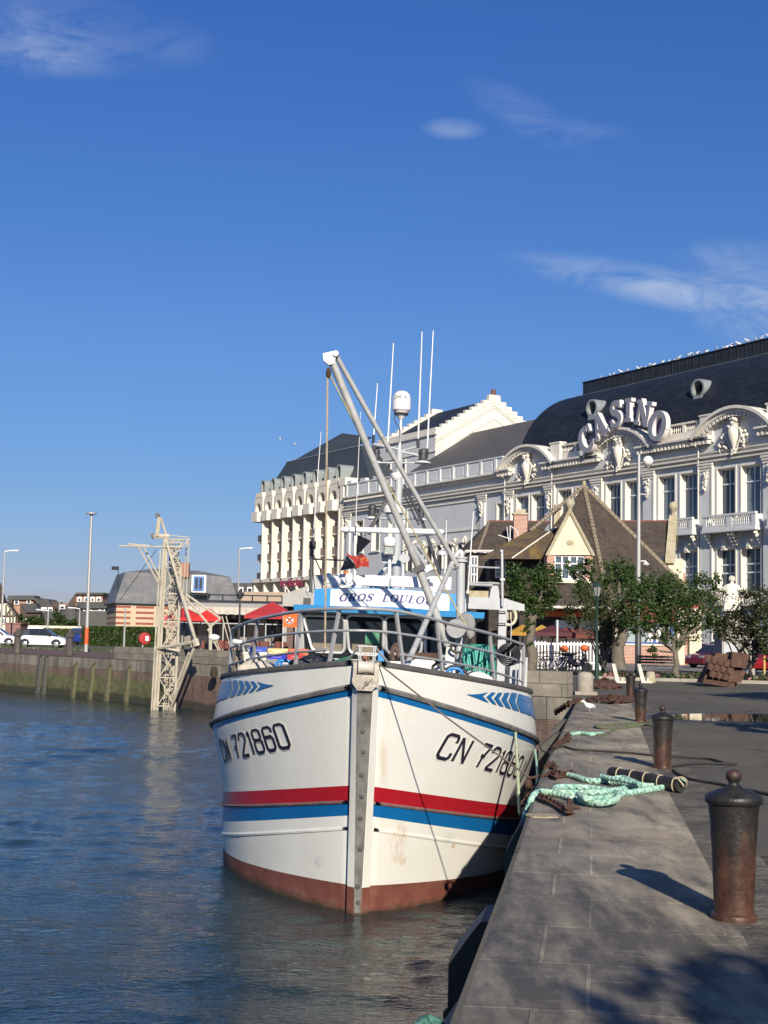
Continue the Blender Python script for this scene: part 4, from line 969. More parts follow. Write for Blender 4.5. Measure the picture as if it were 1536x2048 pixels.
# aerial on the roof
a = P(1020, 1085, 104); mb = MB(); mb.tube([a, a+Vector((0, 0, 1.3))], .04, 6); mb.tube([a+Vector((-.9, 0, .55)), a+Vector((.1, 0, .25))], .035, 6); mb.tube([a+Vector((.05, 0, 1.25)), a+Vector((.5, 0, .95)), a+Vector((.62, 0, .5))], .035, 6); mb.tube([a+Vector((-.25, 0, 1.2)), a+Vector((-.1, 0, 0))], .03, 6); HW_(mb, 'roof_aerial', M_WFR)
# ground floor: brick wall with blue window, cream piers, orange fascia
bl = P(1238, 1320, 97.5); br = P(1345, 1320, 97.5)
mb = MB(); mb.b2((bl.x, 97.5, 0), (br.x+.3, 98, 1.30)); HW_(mb, 'brick_wall', M_BRK)
mb = MB(); mb.b2((bl.x-.05, 97.4, 1.30), (br.x+.35, 98.05, 1.42)); mb.b2((bl.x-.35, 97.2, 0), (bl.x-.01, 98.2, 4.0)); mb.b2((br.x+.31, 97.3, 0), (br.x+.8, 98.2, 4)); mb.b2((br.x+1.15, 97.2, 0), (br.x+2.0, 98.6, 4)); HW_(mb, 'cream_piers', M_PLAS)
mb = MB(); mb.b2((br.x+.8, 97.6, 0), (br.x+1.15, 98.2, 4.0)); HW_(mb, 'brick_pier', M_BRK)
mb = MB()
for k in range(4): x = bl.x+.1+(br.x-bl.x-.1)*k/3; mb.b2((x-.07, 97.6, 1.43), (x+.07, 97.72, 2.9))
mb.b2((bl.x, 97.61, 1.42), (br.x+.3, 97.71, 1.54)); mb.b2((bl.x, 97.61, 2.78), (br.x+.3, 97.71, 2.9)); o = HW_(mb, 'window_frame', M_BLUEF); mb = MB(); mb.face([(bl.x, 97.75, 1.42), (br.x+.3, 97.75, 1.42), (br.x+.3, 97.75, 2.9), (bl.x, 97.75, 2.9)]); mb.build('glass', glassm('shop_glass', (.10, .13, .13)), o, world=True)
mb = MB(); mb.b2((bl.x+2.1, 97.72, 1.6), (bl.x+3.0, 97.74, 2.5)); HW_(mb, 'menu_board', M_WFR)
mb = MB(); mb.b2((bl.x-.4, 97.8, 2.9), (br.x+2.0, 99, 4.3)); HW_(mb, 'upper_wall', mat('shaded_red_fascia', (.30, .07, .04), .7, .2))
sl_ = P(1072, 1240, 100); sr_ = P(1230, 1240, 100)
mb = MB(); mb.b2((sl_.x-1.2, 100.2, 0), (sr_.x, 101, 4.2)); HW_(mb, 'shopfront_wall', M_CLAD)
mb = MB(); mb.b2((sl_.x, 99.95, 3.25), (sr_.x-.3, 100.19, 3.62)); HW_(mb, 'orange_fascia', M_ORNG)
mb = MB(); mb.b2((sl_.x-.1, 100.0, 3.62), (sr_.x-.3, 100.19, 4.15)); HW_(mb, 'red_fascia', mat('red_fascia', (.24, .03, .02), .6, .1))
for x in (sl_.x+1.4, sl_.x+3.2): 
    mb = MB(); mb.b2((x, 100.05, 2.1), (x+1.4, 100.19, 3.0)); HW_(mb, 'menu_panel', M_WFR)
mb = MB(); mb.b2((sl_.x-.2, 100.0, .0), (sl_.x-.05, 100.19, 3.2)); HW_(mb, 'blue_post', M_BLUEF)
mb = MB(); a = P(1018, 1241, 99.8); mb.tube([(a.x+.5*math.cos(2*math.pi*k/20), 99.8, a.z+.3+.62*math.sin(2*math.pi*k/20)) for k in range(20)], .11, 6, closed=True); mb.tube([(a.x-.1, 99.8, a.z+.05), (a.x-.1, 99.8, a.z+.6)], .05, 6); mb.tube([(a.x+.12, 99.8, a.z+.05), (a.x+.12, 99.8, a.z+.6)], .05, 6); HW_(mb, 'ring_lettering', M_PLAS, smooth=40)

# ================================================================ LEFT BANK BUILDINGS
sb = thing('striped_brick_building', 'striped brick building with a grey slate mansard roof and one blue dormer window', 'building', tuple(G(340, 1290)*1.0) if False else (P(340, 1290, 152).x, 152, 0))
A_ = P(233, 1206, 150); B_ = P(214, 1206, 160); C_ = P(476, 1210, 158); EZ = A_.z
D_ = B_+(C_-A_); A_.z = B_.z = C_.z = D_.z = 0
def band_wall(name):
    t = NT(name); co = t.coord(src='UV')
    sp = t.n('ShaderNodeSeparateXYZ'); t.l(co, sp.inputs[0])
    fz = t.math('FRACT', t.math('DIVIDE', t.math('ADD', sp.outputs[1], .12), .60)); fx = t.math('FRACT', t.math('DIVIDE', t.math('ADD', sp.outputs[0], 1.1), 2.75))
    band = t.math('MULTIPLY', t.math('LESS_THAN', fz, .42), t.math('MULTIPLY', t.math('LESS_THAN', fx, .88), t.math('GREATER_THAN', fx, .1)))
    c = t.mix(band, (.62, .50, .34), (.33, .09, .065))
    b = t.n('ShaderNodeTexBrick'); b.inputs['Scale'].default_value = 1; b.inputs['Brick Width'].default_value = .3; b.inputs['Row Height'].default_value = .11; b.inputs['Mortar Size'].default_value = .01
    b.inputs['Color1'].default_value = (1, 1, 1, 1); b.inputs['Color2'].default_value = (.85, .85, .85, 1); b.inputs['Mortar'].default_value = (.7, .7, .7, 1); t.l(co, b.inputs['Vector'])
    c = t.mix(1.0, c, b.outputs['Color'], 'MULTIPLY'); t.l(c, t.b.inputs['Base Color']); t.b.inputs['Roughness'].default_value = .85
    return t.m
mb = MB(); up = Vector((0, 0, EZ))
for a, b in ((B_, A_), (A_, C_), (C_, D_), (D_, B_)): mb.face([a, b, b+up, a+up])
mb.build('wall', band_wall('banded_brick'), sb, world=True)
T_ = EZ+3.45; cen = (A_+D_)/2
def ins(p, k, z): q = p+(cen-p)*k; q.z = z; return q
mb = MB(); lo = [ins(p, -.035, EZ-.05) for p in (B_, A_, C_, D_)]; hi = [ins(p, .13, T_) for p in (B_, A_, C_, D_)]
for k in range(4): mb.face([lo[k], lo[(k+1) % 4], hi[(k+1) % 4], hi[k]])
rg = [ins(p, .62, T_+.65) for p in (B_, A_, C_, D_)]
for k in range(4): mb.face([hi[k], hi[(k+1) % 4], rg[(k+1) % 4], rg[k]])
mb.face(rg); mb.build('mansard_roof', mat('grey_slate', (.145, .15, .155), .6, .18, .6, dirt=(.30, .30, .29), damt=.5, dscale=(.6, .6, 1.2), bump=.3, bs=5), sb, world=True)
mb = MB(); mb.tube(lo+[lo[0]], .09, 6); mb.build('gutter', M_SLATE, sb, world=True)
p = P(387, 1182, 151.5); q = P(409, 1153, 151.5)
mb = MB(); mb.b2((p.x-.22, 151.3, p.z-.15), (q.x+.22, 156, q.z+.15)); o = mb.build('dormer', M_WFR, sb, world=True)
mb = MB(); mb.b2((p.x, 151.22, p.z), (q.x, 151.29, q.z)); mb.build('shutters', mat('cornflower_blue', (.06, .16, .42), .5), o, world=True)
mb = MB(); w2 = (q.x-p.x)
for k in (0, 1): mb.b2((p.x+w2*(.17+.40*k), 151.19, p.z+.25), (p.x+w2*(.42+.40*k), 151.215, q.z-.2))
mb.build('glass', M_GLD, o, world=True)
p = P(370, 1128, 155); mb = MB(); mb.b2((p.x-.9, 154.5, p.z-1.5), (p.x+.5, 155.6, p.z+.1)); mb.build('chimney', mat('orange_brick_chimney', (.34, .16, .10), .85), sb, world=True)
p = P(231, 1140, 152); mb = MB(); mb.tube([p+Vector((.35, 0, -3)), p+Vector((.3, 0, .1))], .05, 6); mb.b2((p.x-.4, 151.8, p.z), (p.x+.35, 152.1, p.z+.4)); mb.build('floodlight', M_SLATE, sb, world=True)
# timbered house at the left edge
th = thing('timbered_house', 'small cream half timbered house with a steep brown roof at the far left', 'house', (P(10, 1250, 150).x, 150, 0))
W1 = lambda x, y, d=150: P(x, y, d)
a, b, c, d = W1(-30, 1252), W1(31, 1252), W1(31, 1229), W1(8, 1206)
a.z = b.z = 0
mb = MB(); mb.face([a, b, W1(31, 1229), W1(14, 1207), W1(4, 1206), W1(-30, 1229)]); mb.face([b, b+Vector((-2, 8, 0)), W1(31, 1229)+Vector((-2, 8, 0)), W1(31, 1229)]); mb.build('wall', mat('timber_infill', (.66, .62, .50), .8, .05), th, world=True)
mb = MB()
for (p, q) in (((0, 1232), (30, 1232)), ((4, 1208), (4, 1250)), ((31, 1230), (14, 1207)), ((12, 1210), (12, 1252)), ((20, 1218), (20, 1252)), ((26, 1226), (26, 1252)), ((12, 1232), (20, 1220)), ((0, 1232), (4, 1215))):
    mb.tube([W1(*p, 149.9), W1(*q, 149.9)], .09, 4)
mb.build('timber_frame', mat('dark_timber', (.13, .11, .08), .8), th, world=True)
mb = MB(); mb.face([W1(34, 1232), W1(14, 1204), W1(14, 1204)+Vector((-2, 9, 0)), W1(34, 1232)+Vector((-2, 9, 0))]); mb.face([W1(-22, 1208), W1(9, 1208), W1(1, 1165), W1(-6, 1165)]); mb.face([W1(9, 1208), W1(9, 1208)+Vector((-1, 5, 0)), W1(1, 1165)]); mb.build('roof', M_TILE, th, world=True)
mb = MB(); p, q = W1(3, 1248, 149.9), W1(14, 1236, 149.9); mb.b2((p.x, 149.85, p.z), (q.x, 149.95, q.z)); o = mb.build('window_frame', M_WFR, th, world=True); mb = MB(); mb.b2((p.x+.1, 149.8, p.z+.1), ((p.x+q.x)/2-.05, 149.84, q.z-.1)); mb.b2(((p.x+q.x)/2+.05, 149.8, p.z+.1), (q.x-.1, 149.84, q.z-.1)); mb.build('glass', M_GL, o, world=True)
# dark roofed apartment houses
M_DR = mat('dark_condo_roof', (.062, .066, .068), .8, .2, .3, dirt=(.13, .13, .09), damt=.55, dscale=(.25, .25, .12)); M_BB = mat('tan_brick', (.36, .21, .14), .85, .15, .7); M_DB = mat('dark_brown_gable', (.085, .06, .05), .85, .2)
def condo(name, label, d, polys, wins_=(), wall_h=None, group=None):
    xs = [p[0] for poly in polys for p in poly[1]]; t = thing(name, label, 'apartments', (P(sum(xs)/len(xs), 1250, d).x, d, 0), group=group)
    k = 0
    for kind, pts, *dd in polys:
        off = dd[0] if dd else 0; th_ = dd[1] if len(dd) > 1 else 1.6
        mb = MB(); fr = [P(x, y, d+off) for x, y in pts]; bk_ = [p+Vector((0, th_, 0)) for p in fr]; n = len(fr)
        mb.face(fr); mb.face(bk_[::-1])
        for i in range(n): mb.face([fr[i], bk_[i], bk_[(i+1) % n], fr[(i+1) % n]])
        mb.build({'r': 'roof', 'w': 'wall', 'g': 'gable_wall'}[kind], {'r': M_DR, 'w': M_BB, 'g': M_DB}[kind], t, world=True)
    for (x0, y0, x1, y1, *dd) in wins_:
        off = dd[0] if dd else -.3; p, q = P(x0, y1, d+off), P(x1, y0, d+off)
        mb = MB(); mb.b2((p.x-.15, d+off, p.z-.1), (q.x+.15, d+off+.25, q.z+.25)); o = mb.build('window', M_WFR, t, world=True); mb = MB(); mb.b2((p.x, d+off-.05, p.z), (q.x, d+off-.01, q.z)); mb.build('glass', M_GLD, o, world=True)
    return t
condo('apartment_house', 'tan brick flats with a flat dark roof farthest left of the dark roofed row', 215,
      [('w', [(23, 1260), (67, 1260), (67, 1200), (23, 1200)], 0, 8), ('r', [(12, 1200), (78, 1200), (70, 1195), (17, 1195)], -.5, 9), ('r', [(14, 1195), (68, 1195), (68, 1191), (17, 1191)], -.2, 4), ('g', [(8, 1258), (24, 1258), (24, 1200), (10, 1203)], -1, 4)], [(30, 1201, 36, 1208), (55, 1201, 60, 1206)])
condo('apartment_house', 'dark house with a steep slate roof and mossy lean-to, mid row', 205,
      [('g', [(40, 1262), (52, 1262), (52, 1222), (40, 1207)], -1.2, 6), ('r', [(40, 1207), (71, 1207), (79, 1225), (53, 1225)], -1.5, 5), ('g', [(52, 1262), (80, 1262), (80, 1225), (52, 1225)], -1.0, 6), ('r', [(68, 1199), (94, 1198), (106, 1214), (80, 1216)], 1, 6), ('g', [(78, 1262), (118, 1262), (118, 1214), (80, 1214)], 2, 6)], [(84, 1218, 92, 1221, .2), (98, 1218, 104, 1221, .2), (52, 1241, 57, 1250, -1.6)])
condo('apartment_house', 'low dark roofed house with mossy streaks between the two taller brick blocks', 200,
      [('r', [(84, 1222), (118, 1222), (122, 1240), (92, 1246)], -2, 4), ('r', [(112, 1211), (150, 1211), (152, 1240), (118, 1240)], -1, 6), ('g', [(100, 1262), (152, 1262), (152, 1240), (100, 1240)], 0, 6), ('g', [(104, 1214), (118, 1214), (118, 1205), (104, 1202)], 3, 5), ('w', [(118, 1213), (140, 1213), (140, 1207), (118, 1207)], 4, 5)], [(121, 1213, 128, 1217, -1.4), (124, 1243, 134, 1248, -.4), (138, 1243, 145, 1248, -.4)])
condo('apartment_house', 'tall brick block with four small windows beside the far lamp post', 190,
      [('w', [(152, 1216), (205, 1216), (205, 1187), (152, 1187)], 0, 8), ('r', [(150, 1189), (207, 1189), (207, 1185), (152, 1185)], -.6, 9), ('g', [(132, 1212), (152, 1212), (152, 1185.5)], .3, 7), ('r', [(150, 1204), (205, 1204), (216, 1216), (160, 1217)], -2, 4), ('g', [(160, 1226), (214, 1226), (214, 1216), (160, 1216)], -1, 6), ('r', [(152, 1222), (215, 1222), (220, 1262), (156, 1262)], -2.5, 4)], [(157, 1197, 161, 1202), (170, 1197, 174, 1202), (183, 1197, 187, 1202), (195, 1197, 200, 1202), (168, 1217.5, 178, 1220.5, -1.6), (183, 1217.5, 197, 1220.5, -1.6), (202, 1217.5, 208, 1220.5, -1.6)])
condo('background_roofs', 'grey slate roofed row of houses with cream dormers behind the restaurant awning', 230,
      [('r', [(458, 1166), (512, 1166), (512, 1200), (458, 1200)], 0, 8), ('g', [(440, 1260), (512, 1260), (512, 1200), (440, 1200)], 0.5, 8)], [(480, 1177, 485, 1184), (496, 1177, 503, 1184)])
mb = MB(); a = P(38, 1250, 172); b = P(222, 1253, 172); mb.b2((a.x, 172, 0), (b.x, 172.4, a.z)); tag(mb.build('boundary_wall', mat('cream_wall', (.60, .58, .46), .8, .1)), 'long low cream wall in front of the dark roofed houses', 'wall')
mb = MB(); a = P(10, 1260, 140); b = P(41, 1248, 140); mb.b2((a.x, 140, 0), (b.x, 143, b.z)); mb.b2((a.x-.1, 139.9, b.z), (b.x+.1, 143.1, b.z+.12)); tag(mb.build('brick_cabin', mat('pink_brick', (.24, .13, .11), .85, .15)), 'small pinkish brick kiosk behind the parked white car', 'kiosk')
# ================================================================ RESTAURANTS ON THE LEFT QUAY
M_AWN = mat('faded_awning', (.50, .47, .40), .85, .15, 3, dirt=(.40, .25, .20), damt=.4, dscale=(2, 2, 2)); M_TER = mat('dark_terrace', (.05, .05, .05), .6, .3, 1.5, dirt=(.14, .09, .07), damt=.6, dscale=(1.6, 1.6, 1.6))
rs = thing('restaurant', 'low restaurant with a long faded awning and a glazed dark terrace beside the harbour', 'restaurant', (P(470, 1298, 108).x, 108, 0))
XL = P(352, 1250, 108).x; XR = P(600, 1250, 108).x
mb = MB(); mb.b2((XL, 108, 0), (XR, 116, 3.5)); mb.build('wall', mat('weathered_boards', (.24, .22, .19), .85, .2, 2, dscale=(1, 1, 8)), rs, world=True)
mb = MB(); mb.b2((XL+.2, 106.3, 3.9), (XR, 112, 4.1)); mb.b2((XL+.2, 106.2, 4.45), (XR, 106.35, 4.55)); 
x = XL+.3
while x < XR: mb.b2((x, 106.22, 4.1), (x+.1, 106.32, 4.45)); x += 1.15
mb.build('flat_roof', M_SLATE, rs, world=True)
n = 60
mb = MB(); mb.grid(lambda u, v: (XL+.5+(XR-XL-.5)*u/n, 106.2-1.9*v+ (.05*math.sin(u*1.9) if v == 1 else 0), 3.88-.35*v-(0 if v < 2 else 0)), list(range(n+1)), [0, .5, 1])
mb.grid(lambda u, v: (XL+.5+(XR-XL-.5)*u/n, 104.3+.05*math.sin(u*1.9), 3.53-v*(.5+.07*abs(math.sin(u*.8)))), list(range(n+1)), [0, 1]); mb.build('awning', M_AWN, rs, world=True)
x = XL+1.0; k = 0
while x < XR-1.2:
    mb = MB(); mb.b2((x, 103.4, 0), (x+.09, 103.5, 2.35)); mb.b2((x+.09, 103.42, 2.25), (x+1.5, 103.48, 2.33)); mb.b2((x+.09, 103.42, .75), (x+1.5, 103.48, .83)); o = mb.build('terrace_screen', M_ZINC, rs, world=True)
    mb = MB(); mb.b2((x+.1, 103.43, .05), (x+1.5, 103.47, .74)); mb.build('panel', M_TER, o, world=True); x += 1.6; k += 1
for k in range(7):
    x = XL+1.2+k*2.2; mb = MB(); mb.b2((x, 107.9, .3), (x+1.5, 108.0, 2.6)); mb.build('window', M_GLD, rs, world=True)
mb = MB(); a = P(463, 1237, 107.7); b = P(473, 1219, 107.7); mb.b2((a.x, 107.7, a.z), (b.x, 107.8, b.z)); mb.build('white_notice', M_WFR, rs, world=True)
# tables and chairs of the terrace read as small brown seats
random.seed(5)
def terrace_chair():
    t = thing('terrace_chair', 'rust red wicker chair on the glazed restaurant terrace', 'chair', (0, 0, 0), group='wicker chairs on the terrace')
    m = mat('red_wicker', (.17, .06, .045), .8, .3, 5); mb = MB(); mb.b2((-.24, -.22, .40), (.24, .24, .46)); mb.build('seat', m, t)
    mb = MB(); mb.grid(lambda u, v: (.26*math.sin(u), .24*math.cos(u)+.0, .46+v*(.45+.1*math.cos(u))), [(-1.6+3.2*k/8) for k in range(9)], [0, 1]); mb.build('backrest', m, t)
    for sx in (-.2, .2):
        for sy in (-.18, .2): mb = MB(); mb.b2((sx-.02, sy-.02, 0), (sx+.02, sy+.02, .4)); mb.build('leg', m, t)
    return t
tc0 = terrace_chair(); first = True
for k in range(14):
    px = 505+random.uniform(0, 92) if k > 4 else random.uniform(395, 470); d = random.uniform(99, 102.5)
    loc = (P(px, 1290, d).x, d, .02)
    if first: tc0.location = loc; first = False
    else: dup(tc0, loc, random.uniform(-3, 3))
# tiled pergola and concrete block
pg = thing('tiled_pergola', 'brown timber pergola with a striped tile roof in front of the hotel', 'pergola', (P(525, 1298, 118).x, 118, 0))
XA = P(478, 1200, 118).x; XB = P(570, 1200, 118).x; za = P(520, 1203, 118).z; zb = P(520, 1190, 118).z
mb = MB(); mb.b2((XA, 118, za-1.2), (XB, 122, za)); mb.build('beam', mat('brown_fascia', (.10, .06, .055), .7), pg, world=True)
n = 34
for k in range(n): 
    if k == 0: mb = MB(); mt = MB()
    x = XA+(XB-XA)*k/n; mb.tube([(x+.12, 117.6, za+.02), (x+.12+.25, 120, zb+.25)], .10, 6)
mb.build('roof_tiles', mat('sunlit_tile_ribs', (.55, .42, .28), .8), pg, world=True)
mb = MB(); mb.face([(XA, 117.7, za), (XB, 117.7, za), (XB, 120, zb+.2), (XA, 120, zb+.2)]); mb.build('roof_bed', mat('dark_tile_bed', (.14, .08, .06), .8), pg, world=True)
for x in (XA+.2, XB-.3): mb = MB(); mb.b2((x, 118.1, 0), (x+.2, 118.3, za-1.2)); mb.build('post', M_SLATE, pg, world=True)
cb = thing('concrete_block', 'plain grey concrete pavilion with an arched opening behind the red parasol', 'building', (P(600, 1298, 96).x+.5, 100, 0))
mb = MB(); p = P(566, 1195, 100); q = P(640, 1170, 100); r_ = P(566, 1189, 100)
mb.prism([(p.x, 3.6), (q.x+4, 3.6), (q.x+4, q.z), (q.x-.6, q.z), (p.x, r_.z)], lambda u, v, h: (u, h, v), 99.7, 106); mb.b2((p.x, 100.5, 0), (p.x+.3, 106, 3.6)); mb.b2((P(592, 1200, 100).x, 99.8, 0), (q.x+4, 106, 3.6)); mb.build('wall', mat('bare_concrete', (.36, .35, .32), .85, .12, .8), cb, world=True)
mb = MB(); mb.b2((p.x+.3, 101, 0), (P(592, 1200, 100).x, 101.2, 3.6)); mb.build('recess_panel', mat('brown_panel', (.14, .09, .08), .8), cb, world=True)
# red parasols
def parasol(name, label, c, w_, z0, z1, col, group=None):
    t = thing(name, label, 'parasol', (c[0], c[1], 0), group=group); m = mat('parasol_cloth', col, .8, .08, 2)
    mb = MB(); k = [(-w_, -w_), (w_, -w_), (w_, w_), (-w_, w_)]
    for i in range(4):
        a, b = k[i], k[(i+1) % 4]; mb.face([(a[0], a[1], z0), (b[0], b[1], z0), (0, 0, z1)]); mb.face([(a[0], a[1], z0-.22), (b[0], b[1], z0-.22), (b[0], b[1], z0), (a[0], a[1], z0)])
        mb.face([(b[0], b[1], z0-.01), (a[0], a[1], z0-.01), (0, 0, z1-.05)])
    mb.build('canopy', m, t); mb = MB(); mb.tube([(0, 0, 0), (0, 0, z1-.1)], .04, 8); mb.build('pole', M_SLATE, t)
    mb = MB(); mb.lathe([(.3, 0), (.3, .08), (.06, .1)], (0, 0, 0), 12); mb.build('base', M_SLATE, t)
    return t
RED = (.36, .025, .03)
a = P(545, 1232, 93); parasol('parasol', 'large dark red parasol beside the orange banner', (a.x, 93, 0), 1.75, a.z, P(545, 1203, 93).z, RED)
a = P(369, 1236, 101); parasol('parasol', 'bright red parasol seen through the white lattice tower', (a.x, 101, 0), 1.5, a.z, P(365, 1214, 101).z, (.50, .02, .02))
a = P(418, 1237, 100); parasol('parasol', 'bright red parasol just right of the lattice tower', (a.x, 100, 0), .95, a.z, P(405, 1216, 100).z, (.55, .02, .02))
# orange banner
a = P(566, 1254, 72); b = P(603, 1227, 72)
bn = thing('orange_banner', 'orange banner with a lifebuoy emblem on a thin white pole behind the bow rail', 'banner', (a.x, 72, 0))
mb = MB(); mb.grid(lambda u, v: (a.x+(b.x-a.x)*u, 72+.03*math.sin(u*5), a.z+(b.z-a.z)*v), [k/8 for k in range(9)], [0, .5, 1]); mb.build('cloth', mat('orange_cloth', (.80, .13, .02), .7, .05), bn, world=True)
mb = MB(); mb.tube([(a.x, 72.03, 0), (a.x, 72.03, b.z+.1)], .022, 6); mb.build('pole', M_WFR, bn, world=True)
c = ((a.x*.62+b.x*.38)-.02, (a.z+b.z)/2)
mb = MB()
for (r0, r1, a0, a1, m, y) in ((.09, .16, 0, 360, 0, 71.93), (.195, .215, 150, 390, 0, 71.935)):
    mb.ribbon(arc(c[0], c[1], (r0+r1)/2, (r0+r1)/2, a0, a1, 24, r1-r0), lambda u, v, h: (u, y+h*0, v), 0, 0, m)
for k in range(4): mb.ribbon(arc(c[0], c[1], .125, .125, 90*k+25, 90*k+65, 4, .072), lambda u, v, h: (u, 71.925, v), 0, 0, 1)
mb.ribbon([(b.x-.1, a.z+.33, .07), (b.x-.1, b.z-.1, .07)], lambda u, v, h: (u, 71.93, v), 0, 0, 0); mb.ribbon([(b.x-.02, b.z-.13, .07), (b.x-.14, b.z-.13, .07)], lambda u, v, h: (u, 71.926, v), 0, 0, 0)
mb.ribbon([(b.x-.2, a.z+.22, .06), (b.x-.12, a.z+.22, .06)], lambda u, v, h: (u, 71.93, v), 0, 0, 1)
mb.build('emblem', [M_WFR, mat('navy_print', (.03, .03, .08), .6)], bn, world=True)
# ================================================================ THE TRAWLER (local: x to our right, y aft, z up from the waterline)
M_HULL = None
def hull_white():
    t = NT('worn_white_hull_paint'); co = t.coord()
    n1 = t.noise(co, .7, 5, .6); n2 = t.noise(t.coord((1, 1, .18)), 3.2, 6, .7)
    c = t.ramp(n1, [(.3, (.70, .70, .64)), (.7, (.765, .76, .70))])
    c = t.mix(t.ramp(n2, [(.60, 0.0), (.80, .22)]), c, (.55, .46, .30))
    sp = t.n('ShaderNodeSeparateXYZ'); t.l(co, sp.inputs[0])
    # rust weeps close to the stem on the starboard side, below the knuckle
    def spot(x, z, rx, rz, amt, ns=7):
        a = t.math('DIVIDE', t.math('ADD', sp.outputs[0], -x), rx); b = t.math('DIVIDE', t.math('ADD', sp.outputs[2], -z), rz)
        d = t.math('ADD', t.math('MULTIPLY', a, a), t.math('MULTIPLY', b, b))
        f = t.math('SUBTRACT', 1.0, d, clamp=True)
        nn_ = t.ramp(t.noise(t.coord((1, 1, .22)), ns, 5, .7), [(.42, 0.0), (.62, 1.0)])
        return t.math('MULTIPLY', t.math('MULTIPLY', f, nn_), amt)
    r = spot(.52, .98, .15, .34, .8, 13)
    for q in ((.60, .70, .06, .10, 1.0, 14), (1.33, .82, .035, .05, 1.0, 14), (.27, 2.0, .09, 1.4, .30, 5), (-.18, 2.0, .08, 1.2, .22, 5), (2.3, .55, .4, .25, .3, 8)):
        r = t.math('MAXIMUM', r, spot(*q))
    c = t.mix(r, c, (.50, .24, .06))
    s = spot(1.95, 1.02, .10, .16, .9, 22); s = t.math('MAXIMUM', s, spot(-.62, .62, .10, .12, .5, 22)); s = t.math('MAXIMUM', s, spot(2.35, .95, .2, .1, .7, 22)); s = t.math('MAXIMUM', s, spot(1.25, .95, .12, .12, .35, 22))
    c = t.mix(s, c, (.25, .25, .25))
    t.l(c, t.b.inputs['Base Color']); t.b.inputs['Roughness'].default_value = .22; t.b.inputs['Specular IOR Level'].default_value = .5
    t.bump(t.math('ADD', t.noise(t.coord((1, 1, .6)), 1.1, 3), t.math('MULTIPLY', t.noise(co, 14, 3), .02)), .16, .06)
    return t.m
M_HULL = hull_white()
def band(name, col):
    t = NT(name); co = t.coord(); c = t.ramp(t.noise(co, .9, 5), [(.3, tuple(v*.9 for v in col)), (.7, tuple(v*1.08 for v in col))])
    c = t.mix(t.ramp(t.noise(t.coord((1, 1, .3)), 12, 4, .7), [(.66, 0.0), (.78, .5)]), c, tuple(v*.4+.08 for v in col))
    t.l(c, t.b.inputs['Base Color']); t.b.inputs['Roughness'].default_value = .28; t.bump(t.noise(t.coord((1, 1, .6)), 1.1, 3), .14, .06); return t.m
M_BLU = band('hull_blue', (.006, .125, .345)); M_RED = band('hull_red', (.37, .012, .022)); M_LBLU = mat('light_blue_paint', (.045, .27, .58), .35, .06, 1)
t = NT('red_antifouling'); co = t.coord(); c = t.ramp(t.noise(co, 2.2, 6, .7), [(.3, (.13, .040, .028)), (.55, (.20, .075, .055)), (.72, (.24, .14, .105))])
sp = t.n('ShaderNodeSeparateXYZ'); t.l(co, sp.inputs[0])
f = t.ramp(t.math('ADD', t.math('MULTIPLY', sp.outputs[2], -3.0), t.math('MULTIPLY', t.noise(co, 4, 4, .7), .6)), [(.0, 0.0), (.35, .9)])
c = t.mix(f, c, (.035, .035, .018)); t.l(c, t.b.inputs['Base Color']); t.b.inputs['Roughness'].default_value = .6; t.bump(t.noise(co, 9, 4), .35, .02); M_ANTI = t.m
M_GAL = mat('galvanised_steel', (.52, .53, .51), .5, .14, 4, metal=.25, dirt=(.25, .24, .22), damt=.5, dscale=(5, 5, 5), bump=.15, bs=30)
M_GAL2 = mat('dull_grey_rail', (.42, .43, .43), .45, .15, 3, metal=.25, dirt=(.22, .21, .2), damt=.4, dscale=(6, 6, 6))
M_CAP = mat('grey_rubber_cap', (.085, .083, .08), .75, .25, 3, dirt=(.2, .19, .17), damt=.5, dscale=(5, 5, 5), bump=.3, bs=20)
M_STEEL = mat('scraped_stem_steel', (.33, .32, .29), .42, .3, 4, metal=.55, dirt=(.09, .085, .075), damt=.7, dscale=(6, 6, 3), bump=.4, bs=9)
M_GREYP = mat('grey_painted_steel', (.42, .44, .45), .5, .08, 2, dirt=(.25, .24, .22), damt=.4, dscale=(2.5, 2.5, 1.2))
M_WHT = mat('white_gloss', (.76, .76, .73), .3, .05, 2, dirt=(.5, .45, .35), damt=.3, dscale=(3, 3, 1.5)); M_BLK = mat('black_trim', (.015, .016, .02), .35, .2); M_DKM = mat('dark_metal', (.05, .05, .055), .5, .3)
M_LETB = mat('black_registration_paint', (.018, .015, .030), .4, .1); M_NAVY = mat('navy_lettering', (.030, .022, .15), .5, .1); M_LAV = mat('lavender_outline', (.42, .45, .66), .5, .05)
M_GREEN = mat('green_rope_fibre', (.10, .33, .24), .85, .35, 8, dirt=(.30, .48, .34), damt=.7, dscale=(18, 18, 18), bump=.5, bs=60); M_RUST = mat('rusty_iron', (.060, .030, .020), .85, .4, 9, dirt=(.14, .065, .035), damt=.6, dscale=(12, 12, 12), bump=.6, bs=30)
TH, HEEL = rad(1.6), rad(1.3)
BO = Vector((-.25, 19.56, WZ))
boat_rot = (Matrix.Rotation(-TH, 3, 'Z') @ Matrix.Rotation(HEEL, 3, 'Y')).to_euler()
boat = thing('fishing_trawler', 'white, red and blue fishing trawler moored bow on beside the stone quay', 'trawler', tuple(BO), rot=boat_rot)
BI = boat.matrix_basis.inverted()
def BP(px, py, d): return BI @ P(px, py, d)
gx = [0, .25, .5, 1, 1.5, 2.5, 3.9, 6, 9, 13, 15.5]; gy = [0, .26, .49, .90, 1.26, 1.82, 2.27, 2.50, 2.56, 2.45, 2.2]
